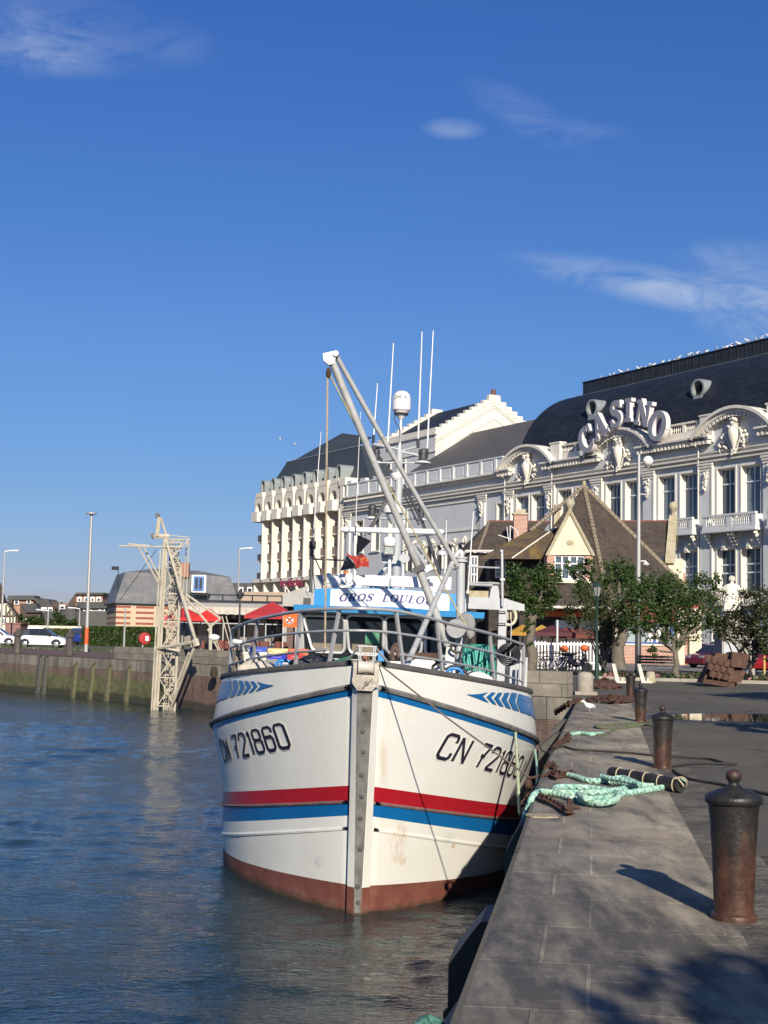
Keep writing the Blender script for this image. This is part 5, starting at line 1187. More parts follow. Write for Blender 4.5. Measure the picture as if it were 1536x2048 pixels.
# smooth g by cubic
gpts = bez([(a, b) for a, b in zip(gx, gy)], 10)
def g_(s): return interp(s, [p[0] for p in gpts], [p[1] for p in gpts])
def rake(z): return -.85*max(0, min(1, z/3.45))**1.2
def shp(st, k=7.): return 1-(1-min(st, k)/k)**2
#        z0   drop bulge  (bulge fully developed at st~4)
LV = {'keel': (-1.0, 0, -.6), 'wl0': (-.35, .0, -.05), 'wl': (0, 0, .03), 'boot': (.40, .31, .03), 'kn': (1.2, 1.04, .03), 'blueb': (1.38, .99, .03), 'blue': (1.57, .88, .03), 'red': (1.80, .88, .03),
      'm1': (2.1, .95, .06), 'm2': (2.45, 1.03, .11), 'm3': (2.8, 1.11, .17), 'rubb': (3.05, 1.18, .21), 'rub': (3.17, 1.18, .22), 'rubt': (3.22, 1.18, .22), 'u1': (3.34, .88, .16), 'top': (3.48, .57, .08)}
def lvl(L_, st, side, out_=0.0):
    z0, dr, bu = L_ if isinstance(L_, tuple) else LV[L_]
    z = z0-dr*shp(st, 8.5); b = .14+g_(st)+bu*min(1, st/4.0)**1.3+out_
    if b < .0: b = .0
    return Vector((side*b, st+rake(z0), z))
def lmix(a, b, t_): return tuple(x*(1-t_)+y*t_ for x, y in zip(LV[a], LV[b]))
STS = [0, .12, .25, .4, .6, .8, 1.05, 1.35, 1.7, 2.1, 2.5, 3, 3.5, 4, 4.6, 5.3, 6.2, 7.5, 9, 11, 13, 15.5]
order = ['keel', 'wl0', 'wl', 'boot', 'kn', 'blueb', 'blue', 'red', 'm1', 'm2', 'm3', 'rubb', 'rub', 'rubt', 'u1', 'top']
mcol = {'keel': 1, 'wl0': 1, 'wl': 1, 'boot': 0, 'kn': 0, 'blueb': 2, 'blue': 3, 'red': 0, 'm1': 0, 'm2': 0, 'm3': 0, 'rubb': 2, 'rub': 0, 'rubt': 0, 'u1': 0}
rows_ = []
for a, b in zip(order, order[1:]):
    for k in range(2): rows_.append((lmix(a, b, k/2), mcol[a]))
rows_.append((LV['top'], 0))
mb = MB()
for side in (-1, 1): mb.grid(lambda u, v: lvl(rows_[v][0], u, side), STS, list(range(len(rows_))), 0, flip=(side < 0), mf=lambda a, b: rows_[b][1])
for i in range(len(rows_)-1):  # transom and bow closing strip
    a, b = rows_[i][0], rows_[i+1][0]
    mb.face([lvl(a, 15.5, 1), lvl(a, 15.5, -1), lvl(b, 15.5, -1), lvl(b, 15.5, 1)], rows_[i][1]); mb.face([lvl(a, 0, -1), lvl(a, 0, 1), lvl(b, 0, 1), lvl(b, 0, -1)], rows_[i][1])
merge(mb.build('hull', [M_HULL, M_ANTI, M_BLU, M_RED], boat, smooth=40))
# inner bulwark + deck
TOP = LV['top']; 
def inn(st, side, dz, inset=.10):
    if st < .6: q = inn(.6, side, dz); return Vector((q.x*st/.6, q.y-.0*(.6-st), q.z))
    p = lvl('top', st, side); q = lvl('top', st+.05, side); d = (q-p).normalized(); n_ = Vector((d.y, -d.x, 0))*side
    return Vector((p.x-n_.x*inset, p.y-n_.y*inset+.02, p.z+dz)) if st > .2 else Vector((side*max(.02, abs(p.x)-.05), p.y+.25, p.z+dz))
mb = MB()
for side in (-1, 1): mb.grid(lambda u, v: inn(u, side, v), STS, [0, -.35, -.72], 0, flip=(side > 0))
mb.build('bulwark_inside', M_WHT, boat, smooth=40)
mb = MB(); 
for a, b in zip(STS, STS[1:]): mb.face([inn(a, -1, -.70), inn(a, 1, -.70), inn(b, 1, -.70), inn(b, -1, -.70)])
mb.build('deck', mat('grey_green_deck', (.12, .14, .13), .8, .3, 2, dirt=(.08, .06, .04), damt=.6, dscale=(2, 2, 2)), boat)
# gunwale cap, rub rail, mid strip, knuckle
def rail_along(name, L_, m, prof_, st0=0.02, st1=15.5, par=None):
    for side in (-1, 1):
        mb = MB(); ss = [s for s in STS if s > st0 and s < st1]; ss = [st0]+ss+[st1]
        n = len(prof_)
        mb.grid(lambda u, v: lvl(L_, u, side, prof_[v % n][0])+Vector((0, 0, prof_[v % n][1])), ss, list(range(n+1)), 0, flip=(side > 0))
        for st in (st0, st1): mb.face([lvl(L_, st, side, p[0])+Vector((0, 0, p[1])) for p in (prof_ if (st == st0) == (side > 0) else prof_[::-1])])
        merge(mb.build(name, m, par or boat, smooth=35))
rail_along('gunwale_cap', 'top', M_CAP, [(-.13, -.005), (-.13, .05), (.035, .055), (.045, .025), (.035, -.012)])
rail_along('rub_rail', 'rub', mat('weathered_rub_rail', (.16, .155, .145), .6, .3, 5, dirt=(.3, .28, .25), damt=.5, dscale=(6, 6, 6)), [(-.02, -.035), (-.02, .045), (.035, .04), (.06, .005), (.04, -.03)])
rail_along('lower_rub_strip', 'blue', mat('scuffed_strip', (.16, .12, .11), .6, .35, 6, dirt=(.32, .06, .06), damt=.6, dscale=(4, 4, 4)), [(-.02, -.025), (-.02, .025), (.02, .022), (.035, 0), (.02, -.022)])
rail_along('knuckle_ridge', 'kn', M_HULL, [(-.02, -.03), (-.02, .03), (.012, .024), (.022, 0), (.012, -.024)])
# stem post
def zr_of(z): return rake(z)
zs_ = [-1.0, -.4, 0, .4, .9, 1.4, 1.9, 2.4, 2.8, 3.14]
mb = MB()
def stem(u, z):   # section: side, chamfer, plate
    hw = .155+.02*max(0, z)/3; pw = .055+.055*max(0, z)/3.0
    y = rake(z)
    return [(-hw, y+.22), (-hw, y-.10), (-pw, y-.19), (pw, y-.19), (hw, y-.10), (hw, y+.22)][u]
mb.grid(lambda u, z: (*stem(u, z), z), list(range(6)), zs_, 0, mf=lambda a, b: 1 if zs_[b] < .35 else 0)
mb.face([(*stem(u, 3.14), 3.14) for u in range(6)])
mb.build('stem_post', [M_HULL, M_ANTI], boat)
mb = MB(); zz2 = [.05+.308*k for k in range(11)]
mb.grid(lambda u, z: (*[((-1)*(.045+.058*z/3), rake(z)-.185), ((-1)*(.045+.058*z/3), rake(z)-.215), ((.045+.058*z/3), rake(z)-.215), ((.045+.058*z/3), rake(z)-.185)][u], z), [0, 1, 2, 3], zz2)
mb.build('stem_plate', M_STEEL, boat)
mb = MB()
for z in (2.88, 2.58, 2.3, 1.98, 1.68, 1.38, .95, .42, .2): mb.lathe([(.035, 0), (.034, .012), (.012, .014)], (0.0+.01*math.sin(z*9), rake(z)-.214, z), 10, 0, Matrix.Rotation(rad(90), 3, 'X'))
mb.build('stem_bolts', M_DKM, boat)
# bow casting with roller
M_CAST = mat('worn_casting', (.42, .39, .32), .4, .3, 6, metal=.5, dirt=(.16, .14, .12), damt=.7, dscale=(9, 9, 9), bump=.5, bs=12)
yb = rake(3.3)
mb = MB(); mb.prism([(-.17, 3.22), (-.10, 3.13), (.10, 3.13), (.17, 3.22), (.175, 3.30), (.10, 3.34), (-.10, 3.34), (-.175, 3.30)], lambda u, v, h: (u, h, v), yb-.24, yb+.25)
mb.prism([(-.17, 3.25), (-.12, 3.25), (-.12, 3.50), (-.17, 3.52)], lambda u, v, h: (u, h, v), yb-.18, yb+.15); mb.prism([(.115, 3.25), (.175, 3.25), (.175, 3.52), (.115, 3.50)], lambda u, v, h: (u, h, v), yb-.18, yb+.15)
mb.tube([(.10, yb-.245, 3.30), (.03, yb-.26, 3.24), (-.03, yb-.25, 3.16)], .012, 6); mb.tube([(.02+.03*math.cos(a), yb-.255, 3.23+.03*math.sin(a)) for a in (0, 1, 2, 3, 4, 5)], .010, 6, closed=True)
mb.build('bow_casting', M_CAST, boat)
mb = MB(); mb.lathe([(.095, -.105), (.085, -.07), (.075, 0), (.085, .07), (.095, .105)], (0, yb-.06, 3.44), 18, 0, Matrix.Rotation(rad(90), 3, 'Y')); mb.build('bow_roller', mat('grimy_nylon', (.52, .48, .42), .5, .15, 5), boat, smooth=50)
mb = MB()
for x in (-.11, -.085, .085, .11): mb.tube([(x, yb+.02, 3.48), (x, yb+.02, 3.72)], .010, 8)
for z in (3.60, 3.72): mb.tube([(-.13, yb+.02, z), (.13, yb+.02, z)], .011, 8)
for s_ in (-1, 1): mb.tube([(s_*.12, yb+.05, 3.70), (s_*.36, yb+.45, 3.42)], .015, 8)
mb.build('fairlead_frame', M_GAL, boat, smooth=40)
# registration lettering painted on the bow: strokes mapped onto the hull
def glyph(ch):
    c = .18
    G_ = {'C': [[(.6, .72), (.6, .9), (.5, 1), (.12, 1), (0, .88), (0, .12), (.12, 0), (.5, 0), (.6, .1), (.6, .28)]],
          'N': [[(0, 0), (0, 1)], [(0, 1), (.6, 0)], [(.6, 0), (.6, 1)]],
          '7': [[(0, 1), (.6, 1), (.28, .42), (.24, 0)], [(.12, .50), (.44, .50)]],
          '2': [[(0, .74), (0, .88), (.12, 1), (.48, 1), (.6, .88), (.6, .66), (0, .06), (0, 0), (.6, 0)]],
          '1': [[(.02, .84), (.16, 1), (.16, 0)]],
          '8': [[(.12, .53), (.02, .64), (.02, .88), (.14, 1), (.46, 1), (.58, .88), (.58, .64), (.48, .53), (.12, .53), (0, .42), (0, .12), (.12, 0), (.48, 0), (.6, .12), (.6, .42), (.48, .53)]],
          '6': [[(.6, .74), (.6, .88), (.48, 1), (.12, 1), (0, .88), (0, .12), (.12, 0), (.48, 0), (.6, .12), (.6, .44), (.48, .56), (0, .56)]],
          '0': [[(.12, 0), (0, .12), (0, .88), (.12, 1), (.48, 1), (.6, .88), (.6, .12), (.48, 0), (.12, 0)]]}
    return G_[ch]
def hull_pt(side, s, zf, out_):
    """s distance aft, zf height between red-top(0) and rub bottom(1)"""
    ks = ['red', 'm1', 'm2', 'm3', 'rubb']; q = zf*4; i = max(0, min(3, int(q))); L_ = lmix(ks[i], ks[i+1], q-i)
    p = lvl(L_, s, side); e = .02; a = lvl(L_, s+e, side)-lvl(L_, max(0, s-e), side); i2 = lvl(lmix(ks[i], ks[i+1], min(1, q-i+.1)), s, side)-lvl(lmix(ks[i], ks[i+1], max(0, q-i-.1)), s, side)
    n_ = a.cross(i2).normalized()
    if n_.x*side < 0: n_ = -n_
    return p+n_*out_
def registration(side, s_a, s_b, z_a, z_b, hf, mat_, name, lw=.15, out_=.012, grow=0):
    txt = 'CN 721860'; adv = {'1': .46, ' ': .55}; xs = []; x = 0
    for ch in txt: xs.append(x); x += adv.get(ch, .86)
    total = x-.26
    for ch, x0 in zip(txt, xs):
        if ch == ' ': continue
        mb = MB()
        for k, st in enumerate(glyph(ch)):
            pts = []
            for (a, b) in zip(st, st[1:]):
                n = max(1, int(math.hypot(b[0]-a[0], b[1]-a[1])/.08))
                for j in range(n): pts.append((a[0]+(b[0]-a[0])*j/n, a[1]+(b[1]-a[1])*j/n, lw+grow))
            pts.append((*st[-1], lw+grow))
            wq = .30 if (ch == '7' and k == 1) else None
            if wq: pts = [(p[0], p[1], .15+grow) for p in pts]
            def ax(u, v, h, k=k):
                t_ = (x0+u+.60*(v-.5))/total
                tt = t_ if side > 0 else 1-t_*1.0
                if side < 0: tt = 1-(x0+u+(v-.5)*-.50)/total
                s = s_a+(s_b-s_a)*tt; z = z_a+(z_b-z_a)*tt+(v-.5)*hf
                return hull_pt(side, s, z, out_+k*.003)
            mb.ribbon(pts, ax, 0, 0)
        if side > 0: pass
        mb.build(name, mat_, boat)
registration(1, 1.04, 3.42, .60, .565, .29, M_WHT, 'number_outline', grow=.08, out_=.007); registration(1, 1.04, 3.42, .60, .565, .29, M_LETB, 'registration_number', out_=.013)
registration(-1, 1.12, 3.45, .645, .60, .29, M_WHT, 'number_outline', grow=.08, out_=.007); registration(-1, 1.12, 3.45, .645, .60, .29, M_LETB, 'registration_number', out_=.013)
# arrow decals on the bulwark
def top_pt(side, s, f, out_=.008):
    ks = ['rubt', 'u1', 'top']; q = f*2; i = min(1, int(q)); p = lvl(lmix(ks[i], ks[i+1], q-i), s, side)
    return p+Vector((side*out_*1.2, -out_, 0))
for side in (-1, 1):
    s0, s1 = (1.45, 4.2) if side > 0 else (1.4, 3.9)
    mb = MB()
    cv = .055*(s1-s0)
    def strip(sa, sb, tip=False, c0=True, c1=True, n=4):
        fs = [0, .25, .5, .75, 1]
        def pt(i, g):
            t_ = i/n; off = cv*(1-abs(2*g-1))
            s_ = sa+(sb-sa)*t_-off*((1-t_)*c0+t_*c1)
            hs = lambda q_: min(.88, .66+.15*(q_-s0)); hh2 = hs(sa+(sb-sa)*t_); mid_ = .53
            lo2, hi2 = (mid_+(lo_-mid_)*t_, mid_+(hh2-mid_)*t_) if tip else (lo_, hh2)
            return top_pt(side, s_, lo2+(hi2-lo2)*g)
        mb.grid(pt, list(range(n+1)), fs)
    lo_, hi_ = .44, .83; Ls = s1-s0
    strip(s0, s0+.20*Ls, True, False, True)
    x = s0+.235*Ls
    for wd, gp in ((.045, .030), (.055, .030), (.075, .030), (.10, .028)): strip(x, x+wd*Ls); x += (wd+gp)*Ls
    strip(x, 7.5, n=14, c1=False)
    mb.build('arrow_stripe', M_BLU, boat)
# bow railing
DX = {464: 24.3, 500: 22.3, 540: 21.1, 596: 19.95, 655: 19.25, 719: 18.95, 775: 19.2, 810: 19.5, 855: 20.0, 901: 20.7, 947: 21.6, 992: 22.6, 1047: 24.5}
kx = sorted(DX); kd = [DX[k] for k in kx]
dpt = lambda x: interp(x, kx, kd)
RT_ = [(464, 1259), (500, 1243), (540, 1233), (596, 1223), (655, 1218), (719, 1217), (775, 1220), (810, 1225), (855, 1235), (901, 1248), (947, 1259), (992, 1271), (1047, 1290)]
RM_ = [(461, 1296), (500, 1282), (540, 1273), (596, 1266), (655, 1262), (719, 1261), (775, 1264), (810, 1269), (855, 1276), (901, 1286), (947, 1296), (992, 1307), (1047, 1325)]
RL1 = [(459, 1330), (500, 1318), (545, 1311), (600, 1304), (655, 1300)]; RL2 = [(801, 1309), (855, 1317), (901, 1325), (947, 1334), (992, 1345), (1047, 1364)]
for pts, r in ((RT_, .026), (RM_, .019), (RL1, .019), (RL2, .019)):
    mb = MB(); q = bez([tuple(BP(x, y, dpt(x))) for x, y in pts], 4); mb.tube(q, r, 10); mb.build('railing_bar', M_GAL2, boat, smooth=50)
for (bx, by, tx, ty) in ((459, 1353, 464, 1258), (504, 1346, 515, 1239), (590, 1334, 602, 1223), (657, 1328, 679, 1218), (808, 1334, 792, 1223), (886, 1348, 873, 1240), (990, 1371, 979, 1268), (1046, 1388, 1047, 1289)):
    mb = MB(); a = BP(bx, by, dpt(bx)); b = BP(tx, ty, dpt(tx)); d = (b-a); mb.tube([a-Vector((0, 0, .05)), b], .030, 4); mb.build('rail_post', M_GAL2, boat)
# ---------------------------------------------------------------- wheelhouse
wh = bpy.data.objects.new('wheelhouse', None)
def wmap(u, z, out_=0):      # u -1.68..1.68 on the curved raked front
    k = (z-3.4)/.85; uu_ = u*(1+.045*k); return Vector((.075+uu_, 7.9+.16*abs(u)**1.6*.55-.10*k-out_, z))
us_ = [-1.66+3.32*k/20 for k in range(21)]
mb = MB()
mb.grid(lambda u, z: wmap(u, z), us_, [2.3, 3.38], 0); mb.grid(lambda u, z: wmap(u, z), us_, [3.38, 3.6, 3.9, 4.28], 1)
for s_ in (-1, 1):
    q = [wmap(s_*1.66, z) for z in (2.3, 3.38, 4.28)]; r_ = [v+Vector((0, 3.4, 0)) for v in q]
    for i in (0, 1): mb.face([q[i], q[i+1], r_[i+1], r_[i]][::s_*-1 if s_ > 0 else 1], 0 if i == 0 else 1)
wh_o = mb.build('wheelhouse', [M_WHT, M_BLK], boat)
def rrect(u0, u1, z0, z1, r, n=5):
    p = []
    for cx, cz, a0 in ((u1-r, z1-r, 0), (u0+r, z1-r, 90), (u0+r, z0+r, 180), (u1-r, z0+r, 270)):
        for k in range(n+1): a = rad(a0+90*k/n); p.append((cx+r*math.cos(a), cz+r*math.sin(a)))
    return p
M_BG = glassm('bridge_glass', (.006, .010, .014), .04); M_BG.node_tree.nodes['Principled BSDF'].inputs['Specular IOR Level'].default_value = .25
for (x0, x1, y0, y1, x0b, x1b) in ((612, 690, 1228, 1308, 626, 689), (697, 766, 1228, 1311, 699, 768), (771, 841, 1230, 1312, 773, 838), (848, 912, 1234, 1316, 850, 906)):
    a = BP(x0, y0, 27.6); b = BP(x1, y1, 27.6); ab = BP(x0b, y1, 27.6)
    u0, u1, z0, z1 = a.x-.075, b.x-.075, b.z, a.z; rr = rrect(u0, u1, z0+.02, z1-.02, .12); sh = lambda u, z: u+(ab.x-a.x)*max(0, (z1-z)/(z1-z0))*(1-(u-u0)/(u1-u0))
    mb = MB(); mb.tube([wmap(sh(u, z), z, .02) for u, z in rr], .034, 6, closed=True); fr = mb.build('window_frame', mat('brushed_frame', (.70, .70, .67), .35, .08, metal=.4), wh_o, smooth=60)
    mb = MB(); mb.face([wmap(sh(u, z), z, .008) for u, z in rr]); mb.build('glass', M_BG, fr)
# things seen behind the glass ledge: papers on the sill
mb = MB(); a = BP(731, 1287, 27.5); b = BP(760, 1265, 27.5); mb.face([wmap(a.x-.075, a.z, .014), wmap(b.x-.075, a.z, .014), wmap(b.x-.075, b.z, .014), wmap(a.x-.075, b.z, .014)]); mb.build('green_poster', mat('green_poster', (.07, .22, .13), .6, .5, 9), wh_o)
for (x0, y0, x1, y1) in ((626, 1303, 686, 1288), (704, 1308, 760, 1290)):
    a = BP(x0, y0, 27.5); b = BP(x1, y1, 27.5); mb = MB(); mb.face([wmap(a.x-.075, a.z, .012), wmap(b.x-.075, a.z, .012), wmap(b.x-.075, b.z, .012), wmap(a.x-.075, b.z, .012)]); mb.build('dash_ledge', mat('beige_dash', (.20, .17, .12), .7, .2), wh_o)
# visor roof
mb = MB()
mb.grid(lambda u, v: [wmap(u, 4.30, .32), wmap(u, 4.42, .34), wmap(u, 4.42, -.1), wmap(u, 4.44, -3.4), wmap(u, 4.26, -3.4), wmap(u, 4.26, -.02), wmap(u, 4.30, .32)][v], [-1.80+3.6*k/20 for k in range(21)], list(range(7)), 0, mf=lambda a, b: 1 if b in (4, 5) else 0)
mb.build('visor_roof', [M_LBLU, M_GREYP], boat)
def bmap(u, v, out_=0): return Vector((.075+u, 7.9+.16*abs(u)**1.6*.55-.36-out_, v-.045*(u/1.2)**2*(1 if abs(u) < 1.7 else 1)))
mb = MB(); mb.grid(lambda u, v: bmap(u, v), [-1.50+3.0*k/20 for k in range(21)], [4.42, 4.81], 0); mb.grid(lambda u, v: bmap(u, v, -.08), [-1.50+3.0*k/20 for k in range(21)], [4.42, 4.81], 0, flip=True); mb.grid(lambda u, v: bmap(u, 4.81, -v), [-1.50+3.0*k/20 for k in range(21)], [0, .08], 0)
bb = mb.build('blue_headboard', M_LBLU, boat)
mb = MB(); NBU = [-1.17+2.36*k/20 for k in range(21)]; mb.grid(lambda u, v: bmap(u, v, .012), NBU, [4.445, 4.79], 0); mb.build('name_board', mat('white_board', (.80, .80, .78), .4, .03), bb)
mb = MB()
for zz_ in (4.475, 4.76): mb.ribbon([(-1.0+2.02*k/20, zz_, .006) for k in range(21)], lambda u, v, h: bmap(u, v, .0145), 0, 0)
for s_ in (-1, 1): mb.ribbon([(s_*1.0+.01, 4.76, .006), (s_*1.0+.01, 4.70, .006)]+[(s_*(1.0+.10*math.cos(rad(a)))+.01, 4.617+.083*math.sin(rad(a)), .006) for a in range(90, -91, -15)]+[(s_*1.0+.01, 4.53, .006), (s_*1.0+.01, 4.475, .006)], lambda u, v, h: bmap(u, v, .0145), 0, 0)
mb.build('board_outline', M_LAV, bb)
def nameboard(m, dx, dz, out_, W, T, nm):
    x = -1.0; H_ = .155
    for ch in 'GROS LOULOU':
        st, adv = serif(ch, W, T, .055)
        sc_ = .187
        if ch != ' ':
            mb = MB()
            for k, rb in enumerate(st): mb.ribbon(rb, lambda u, v, h, k=k: bmap(x+dx+(u+.28*v)*sc_*.92, 4.545+dz+v*H_, out_+k*.0006), 0, 0)
            mb.build(nm, m, bb)
        x += (adv+.07)*sc_*.98 if ch != ' ' else .17
nameboard(M_LAV, -.012, -.008, .016, .27, .14, 'letter_shadow'); nameboard(M_NAVY, 0, 0, .022, .20, .085, 'letter')
# roof gear
def part(nm, m, fn, par=None, smooth=45):
    mb = MB(); fn(mb); return mb.build(nm, m, par or boat, smooth=smooth)
BL = lambda x, y, d=27.8: BP(x, y, d)
def bxp(mb, x0, y0, x1, y1, d, th_): a, b = BP(x0, y1, d), BP(x1, y0, d); mb.b2((a.x, a.y, a.z), (b.x, a.y+th_, b.z))
part('roof_beam', M_WHT, lambda mb: (bxp(mb, 672, 1152, 776, 1168, 28.2, .25), bxp(mb, 781, 1155, 860, 1172, 28.2, .25), bxp(mb, 858, 1154, 903, 1178, 28.3, .3)))
part('beam_leg', M_WHT, lambda mb: mb.prism([(BL(702, 1178).x, BL(702, 1178).z), (BL(720, 1178).x, BL(720, 1178).z), (BL(724, 1160).x, BL(724, 1160).z), (BL(698, 1160).x, BL(698, 1160).z)], lambda u, v, h: (u, h, v), 8.5, 8.7))
part('beam_leg', M_WHT, lambda mb: mb.prism([(BL(862, 1186).x, BL(862, 1188).z), (BL(876, 1188).x, BL(862, 1188).z), (BL(874, 1170).x, BL(860, 1172).z), (BL(860, 1170).x, BL(860, 1172).z)], lambda u, v, h: (u, h, v), 8.5, 8.7))
def domes(mb):
    for x, y, r in ((657, 1157, .085), (671, 1163, .11), (698, 1156, .085)): 
        c = BP(x, y, 27.5); mb.lathe([(r*.7, -.10), (r*.9, -.05), (r, .02), (r*.9, .06), (r*.55, .10), (.01, .115)], c, 12)
    a = bez([tuple(BP(x, y, 27.5)) for x, y in ((649, 1164), (660, 1171), (678, 1176), (695, 1172), (706, 1166))], 4); mb.tube(a, [.03+.0*k for k in range(len(a))], 6)
part('domed_aerials', M_WHT, domes)
part('beacon', mat('amber_lens', (.45, .12, .02), .3), lambda mb: mb.lathe([(.05, 0), (.05, .06), (.03, .08)], BP(693, 1149, 27.5), 10))
# radar
part('radar_scanner', M_WHT, lambda mb: mb.tube([BP(682, 1059, 28.6), BP(686, 1059, 28.6), BP(883, 1064, 28.6), BP(887, 1064, 28.6)], [.04, .062, .062, .04], 12))
part('radar_housing', M_WHT, lambda mb: mb.lathe([(.10, -.14), (.13, -.10), (.14, .02), (.11, .07), (.05, .09)], BP(779, 1082, 28.6), 16))
part('radar_platform', M_GREYP, lambda mb: (mb.b2(BP(762, 1115, 28.6)+Vector((0, -.1, 0)), BP(797, 1107, 28.6)+Vector((0, .3, 0))), mb.prism([(BP(766, 1127, 28.6).x, BP(766, 1127, 28.6).z), (BP(792, 1127, 28.6).x, BP(766, 1127, 28.6).z), (BP(797, 1115, 28.6).x, BP(797, 1116, 28.6).z), (BP(762, 1115, 28.6).x, BP(797, 1116, 28.6).z)], lambda u, v, h: (u, h, v), 8.9, 9.15)))
part('radar_post', M_WHT, lambda mb: mb.tube([BP(779, 1182, 28.4), BP(779, 1112, 28.4)], .035, 8))
fl = part('floodlight', M_DKM, lambda mb: bxp(mb, 767, 1092, 789, 1110, 28.2, .12))
part('lamp_glass', mat('lamp_lens', (.35, .40, .36), .15, .3, 9), lambda mb: bxp(mb, 769, 1094.5, 787, 1107.5, 28.18, .02), fl)
# main mast
part('main_mast', M_GREYP, lambda mb: mb.tube([BP(792, 1180, 30), BP(794, 1060, 30), BP(797, 985, 30), BP(799, 900, 30)], [.10, .10, .085, .07], 12))
part('mast_drum', M_WHT, lambda mb: mb.lathe([(.23, -.07), (.24, 0), (.21, .09), (.12, .12)], BP(787, 1020, 30), 16)); part('mast_collar', M_WHT, lambda mb: mb.lathe([(.08, -.1), (.15, -.02), (.15, .04), (.08, .08)], BP(794, 952, 30), 12))
part('mast_skirt', M_GREYP, lambda mb: mb.lathe([(.06, -.18), (.16, 0), (.17, .04)], BP(787, 1032, 30), 12))
for (x0, y0, x1, y1, r) in ((784, 975, 738, 1068, .035), (780, 990, 728, 1072, .02), (808, 970, 845, 1045, .035), (845, 1045, 880, 1148, .035), (806, 985, 838, 1050, .02)): part('mast_stay', M_DKM, lambda mb: mb.tube([BP(x0, y0, 30), BP(x1, y1, 29.6)], r, 6))
for (x0, y0, x1, y1, r) in ((736, 1037, 846, 1037, .025), (748, 925, 846, 926, .02), (799, 899, 746, 888, .03), (799, 903, 836, 893, .025), (802, 903, 853, 914, .028)): part('mast_yard', M_GREYP, lambda mb: mb.tube([BP(x0, y0, 30), BP(x1, y1, 30)], r, 8))
def navlight(x, y, w_):
    c = BP(x, y, 29.95); mb = MB(); mb.lathe([(.07*w_, 0), (.075*w_, .03), (.06*w_, .04), (.06*w_, .16), (.07*w_, .17), (.065*w_, .24), (.03*w_, .27)], c, 12); o = mb.build('navigation_light', M_DKM, boat, smooth=40)
    mb = MB(); mb.lathe([(.05*w_, -.07), (.11*w_, -.05), (.11*w_, -.03), (.07*w_, 0)], c, 12); mb.build('light_base', M_WHT, o, smooth=40)
for x, y, w_ in ((744, 1033, 1.3), (842, 1036, 1.1), (752, 922, 1.2), (846, 922, 1.6)): navlight(x, y, w_)
part('satellite_post', M_WHT, lambda mb: (mb.tube([BP(799, 900, 30), BP(802, 838, 30)], .028, 8), mb.lathe([(.03, -.12), (.12, .0), (.14, .03)], BP(802, 830, 30), 12)))
part('dome_cable', M_DKM, lambda mb: mb.tube(bez([tuple(BP(x, y, 29.95)) for x, y in ((790, 828), (789, 838), (794, 850), (800, 858), (800, 885))], 4), .010, 5))
sd_ = part('satellite_dome', mat('dome_white', (.72, .71, .68), .35, .03), lambda mb: mb.lathe([(.14, -.03), (.15, 0), (.20, .04), (.205, .1), (.2, .30), (.17, .40), (.10, .46), (.01, .475)], BP(802.5, 824, 30), 24)); 
part('dome_foot', M_DKM, lambda mb: mb.lathe([(.15, -.07), (.17, -.03), (.145, -.029)], BP(802.5, 824, 30), 20), sd_)
ac_ = BP(802.5, 796, 30)
Md = Matrix(((1, 0, 0, ac_.x), (0, 0, -1, ac_.y-.212), (0, 1, 0, ac_.z), (0, 0, 0, 1)))
txt_mesh('dome_lettering', 'KNS 120', .075, M_DKM, sd_, Md, .002)
for (bx, by, tx, ty, r) in ((747, 877, 755, 766, .016), (775, 893, 787, 686, .018), (836, 885, 844, 663, .020), (854, 904, 866.5, 661, .018), (626, 1083, 642, 863, .012), (711, 1060, 721, 823, .008), (889, 1165, 893, 1040, .014), (935, 1195, 947, 1022, .016)):
    d_ = 30 if 740 < bx < 860 else (27.6 if bx < 740 else 28.5)
    a, b = BP(bx, by, d_), BP(tx, ty, d_)
    o = part('whip_antenna', M_WHT, lambda mb: mb.tube([a, a+(b-a)*.3, b], [r, r, r*.62], 8)); part('antenna_base', M_DKM, lambda mb: (mb.tube([a-Vector((0, 0, .12)), a+Vector((0, 0, .08))], r*1.9, 8), mb.tube([b, b+Vector((0, 0, .02))], r*.7, 6)), o)
part('signal_post', M_DKM, lambda mb: (mb.tube([BP(621, 1185, 27.6), BP(624, 1088, 27.6)], .035, 8), mb.tube([BP(624, 1118, 27.6), BP(694, 1121, 27.8)], .018, 6), mb.lathe([(.07, -.08), (.07, .08)], BP(625, 1090, 27.6), 8)))
part('signal_post_stay', M_DKM, lambda mb: (mb.tube([BP(627, 1110, 27.6), BP(643, 1145, 27.6)], .012, 5), mb.tube([BP(621, 1100, 27.6), BP(630, 1183, 27.6)], .010, 5)))
part('flag_post', M_WHT, lambda mb: (mb.tube([BP(709, 1172, 27.9), BP(711, 1072, 27.9)], .03, 8), mb.tube([BP(701, 1114, 27.9), BP(719, 1114, 27.9)], .022, 6), mb.lathe([(.05, -.1), (.06, 0), (.05, .1)], BP(711, 1078, 27.9), 8), mb.lathe([(.04, -.03), (.07, 0), (.04, .03)], BP(711, 1068, 27.9), 8)))
part('grey_locker', M_GREYP, lambda mb: bxp(mb, 624, 1150, 645, 1178, 27.9, .3)); part('navigation_light', M_DKM, lambda mb: bxp(mb, 606, 1196, 621, 1210, 27.4, .1))
part('crew_ledge', M_LBLU, lambda mb: bxp(mb, 593, 1213, 624, 1223, 27.5, .4))
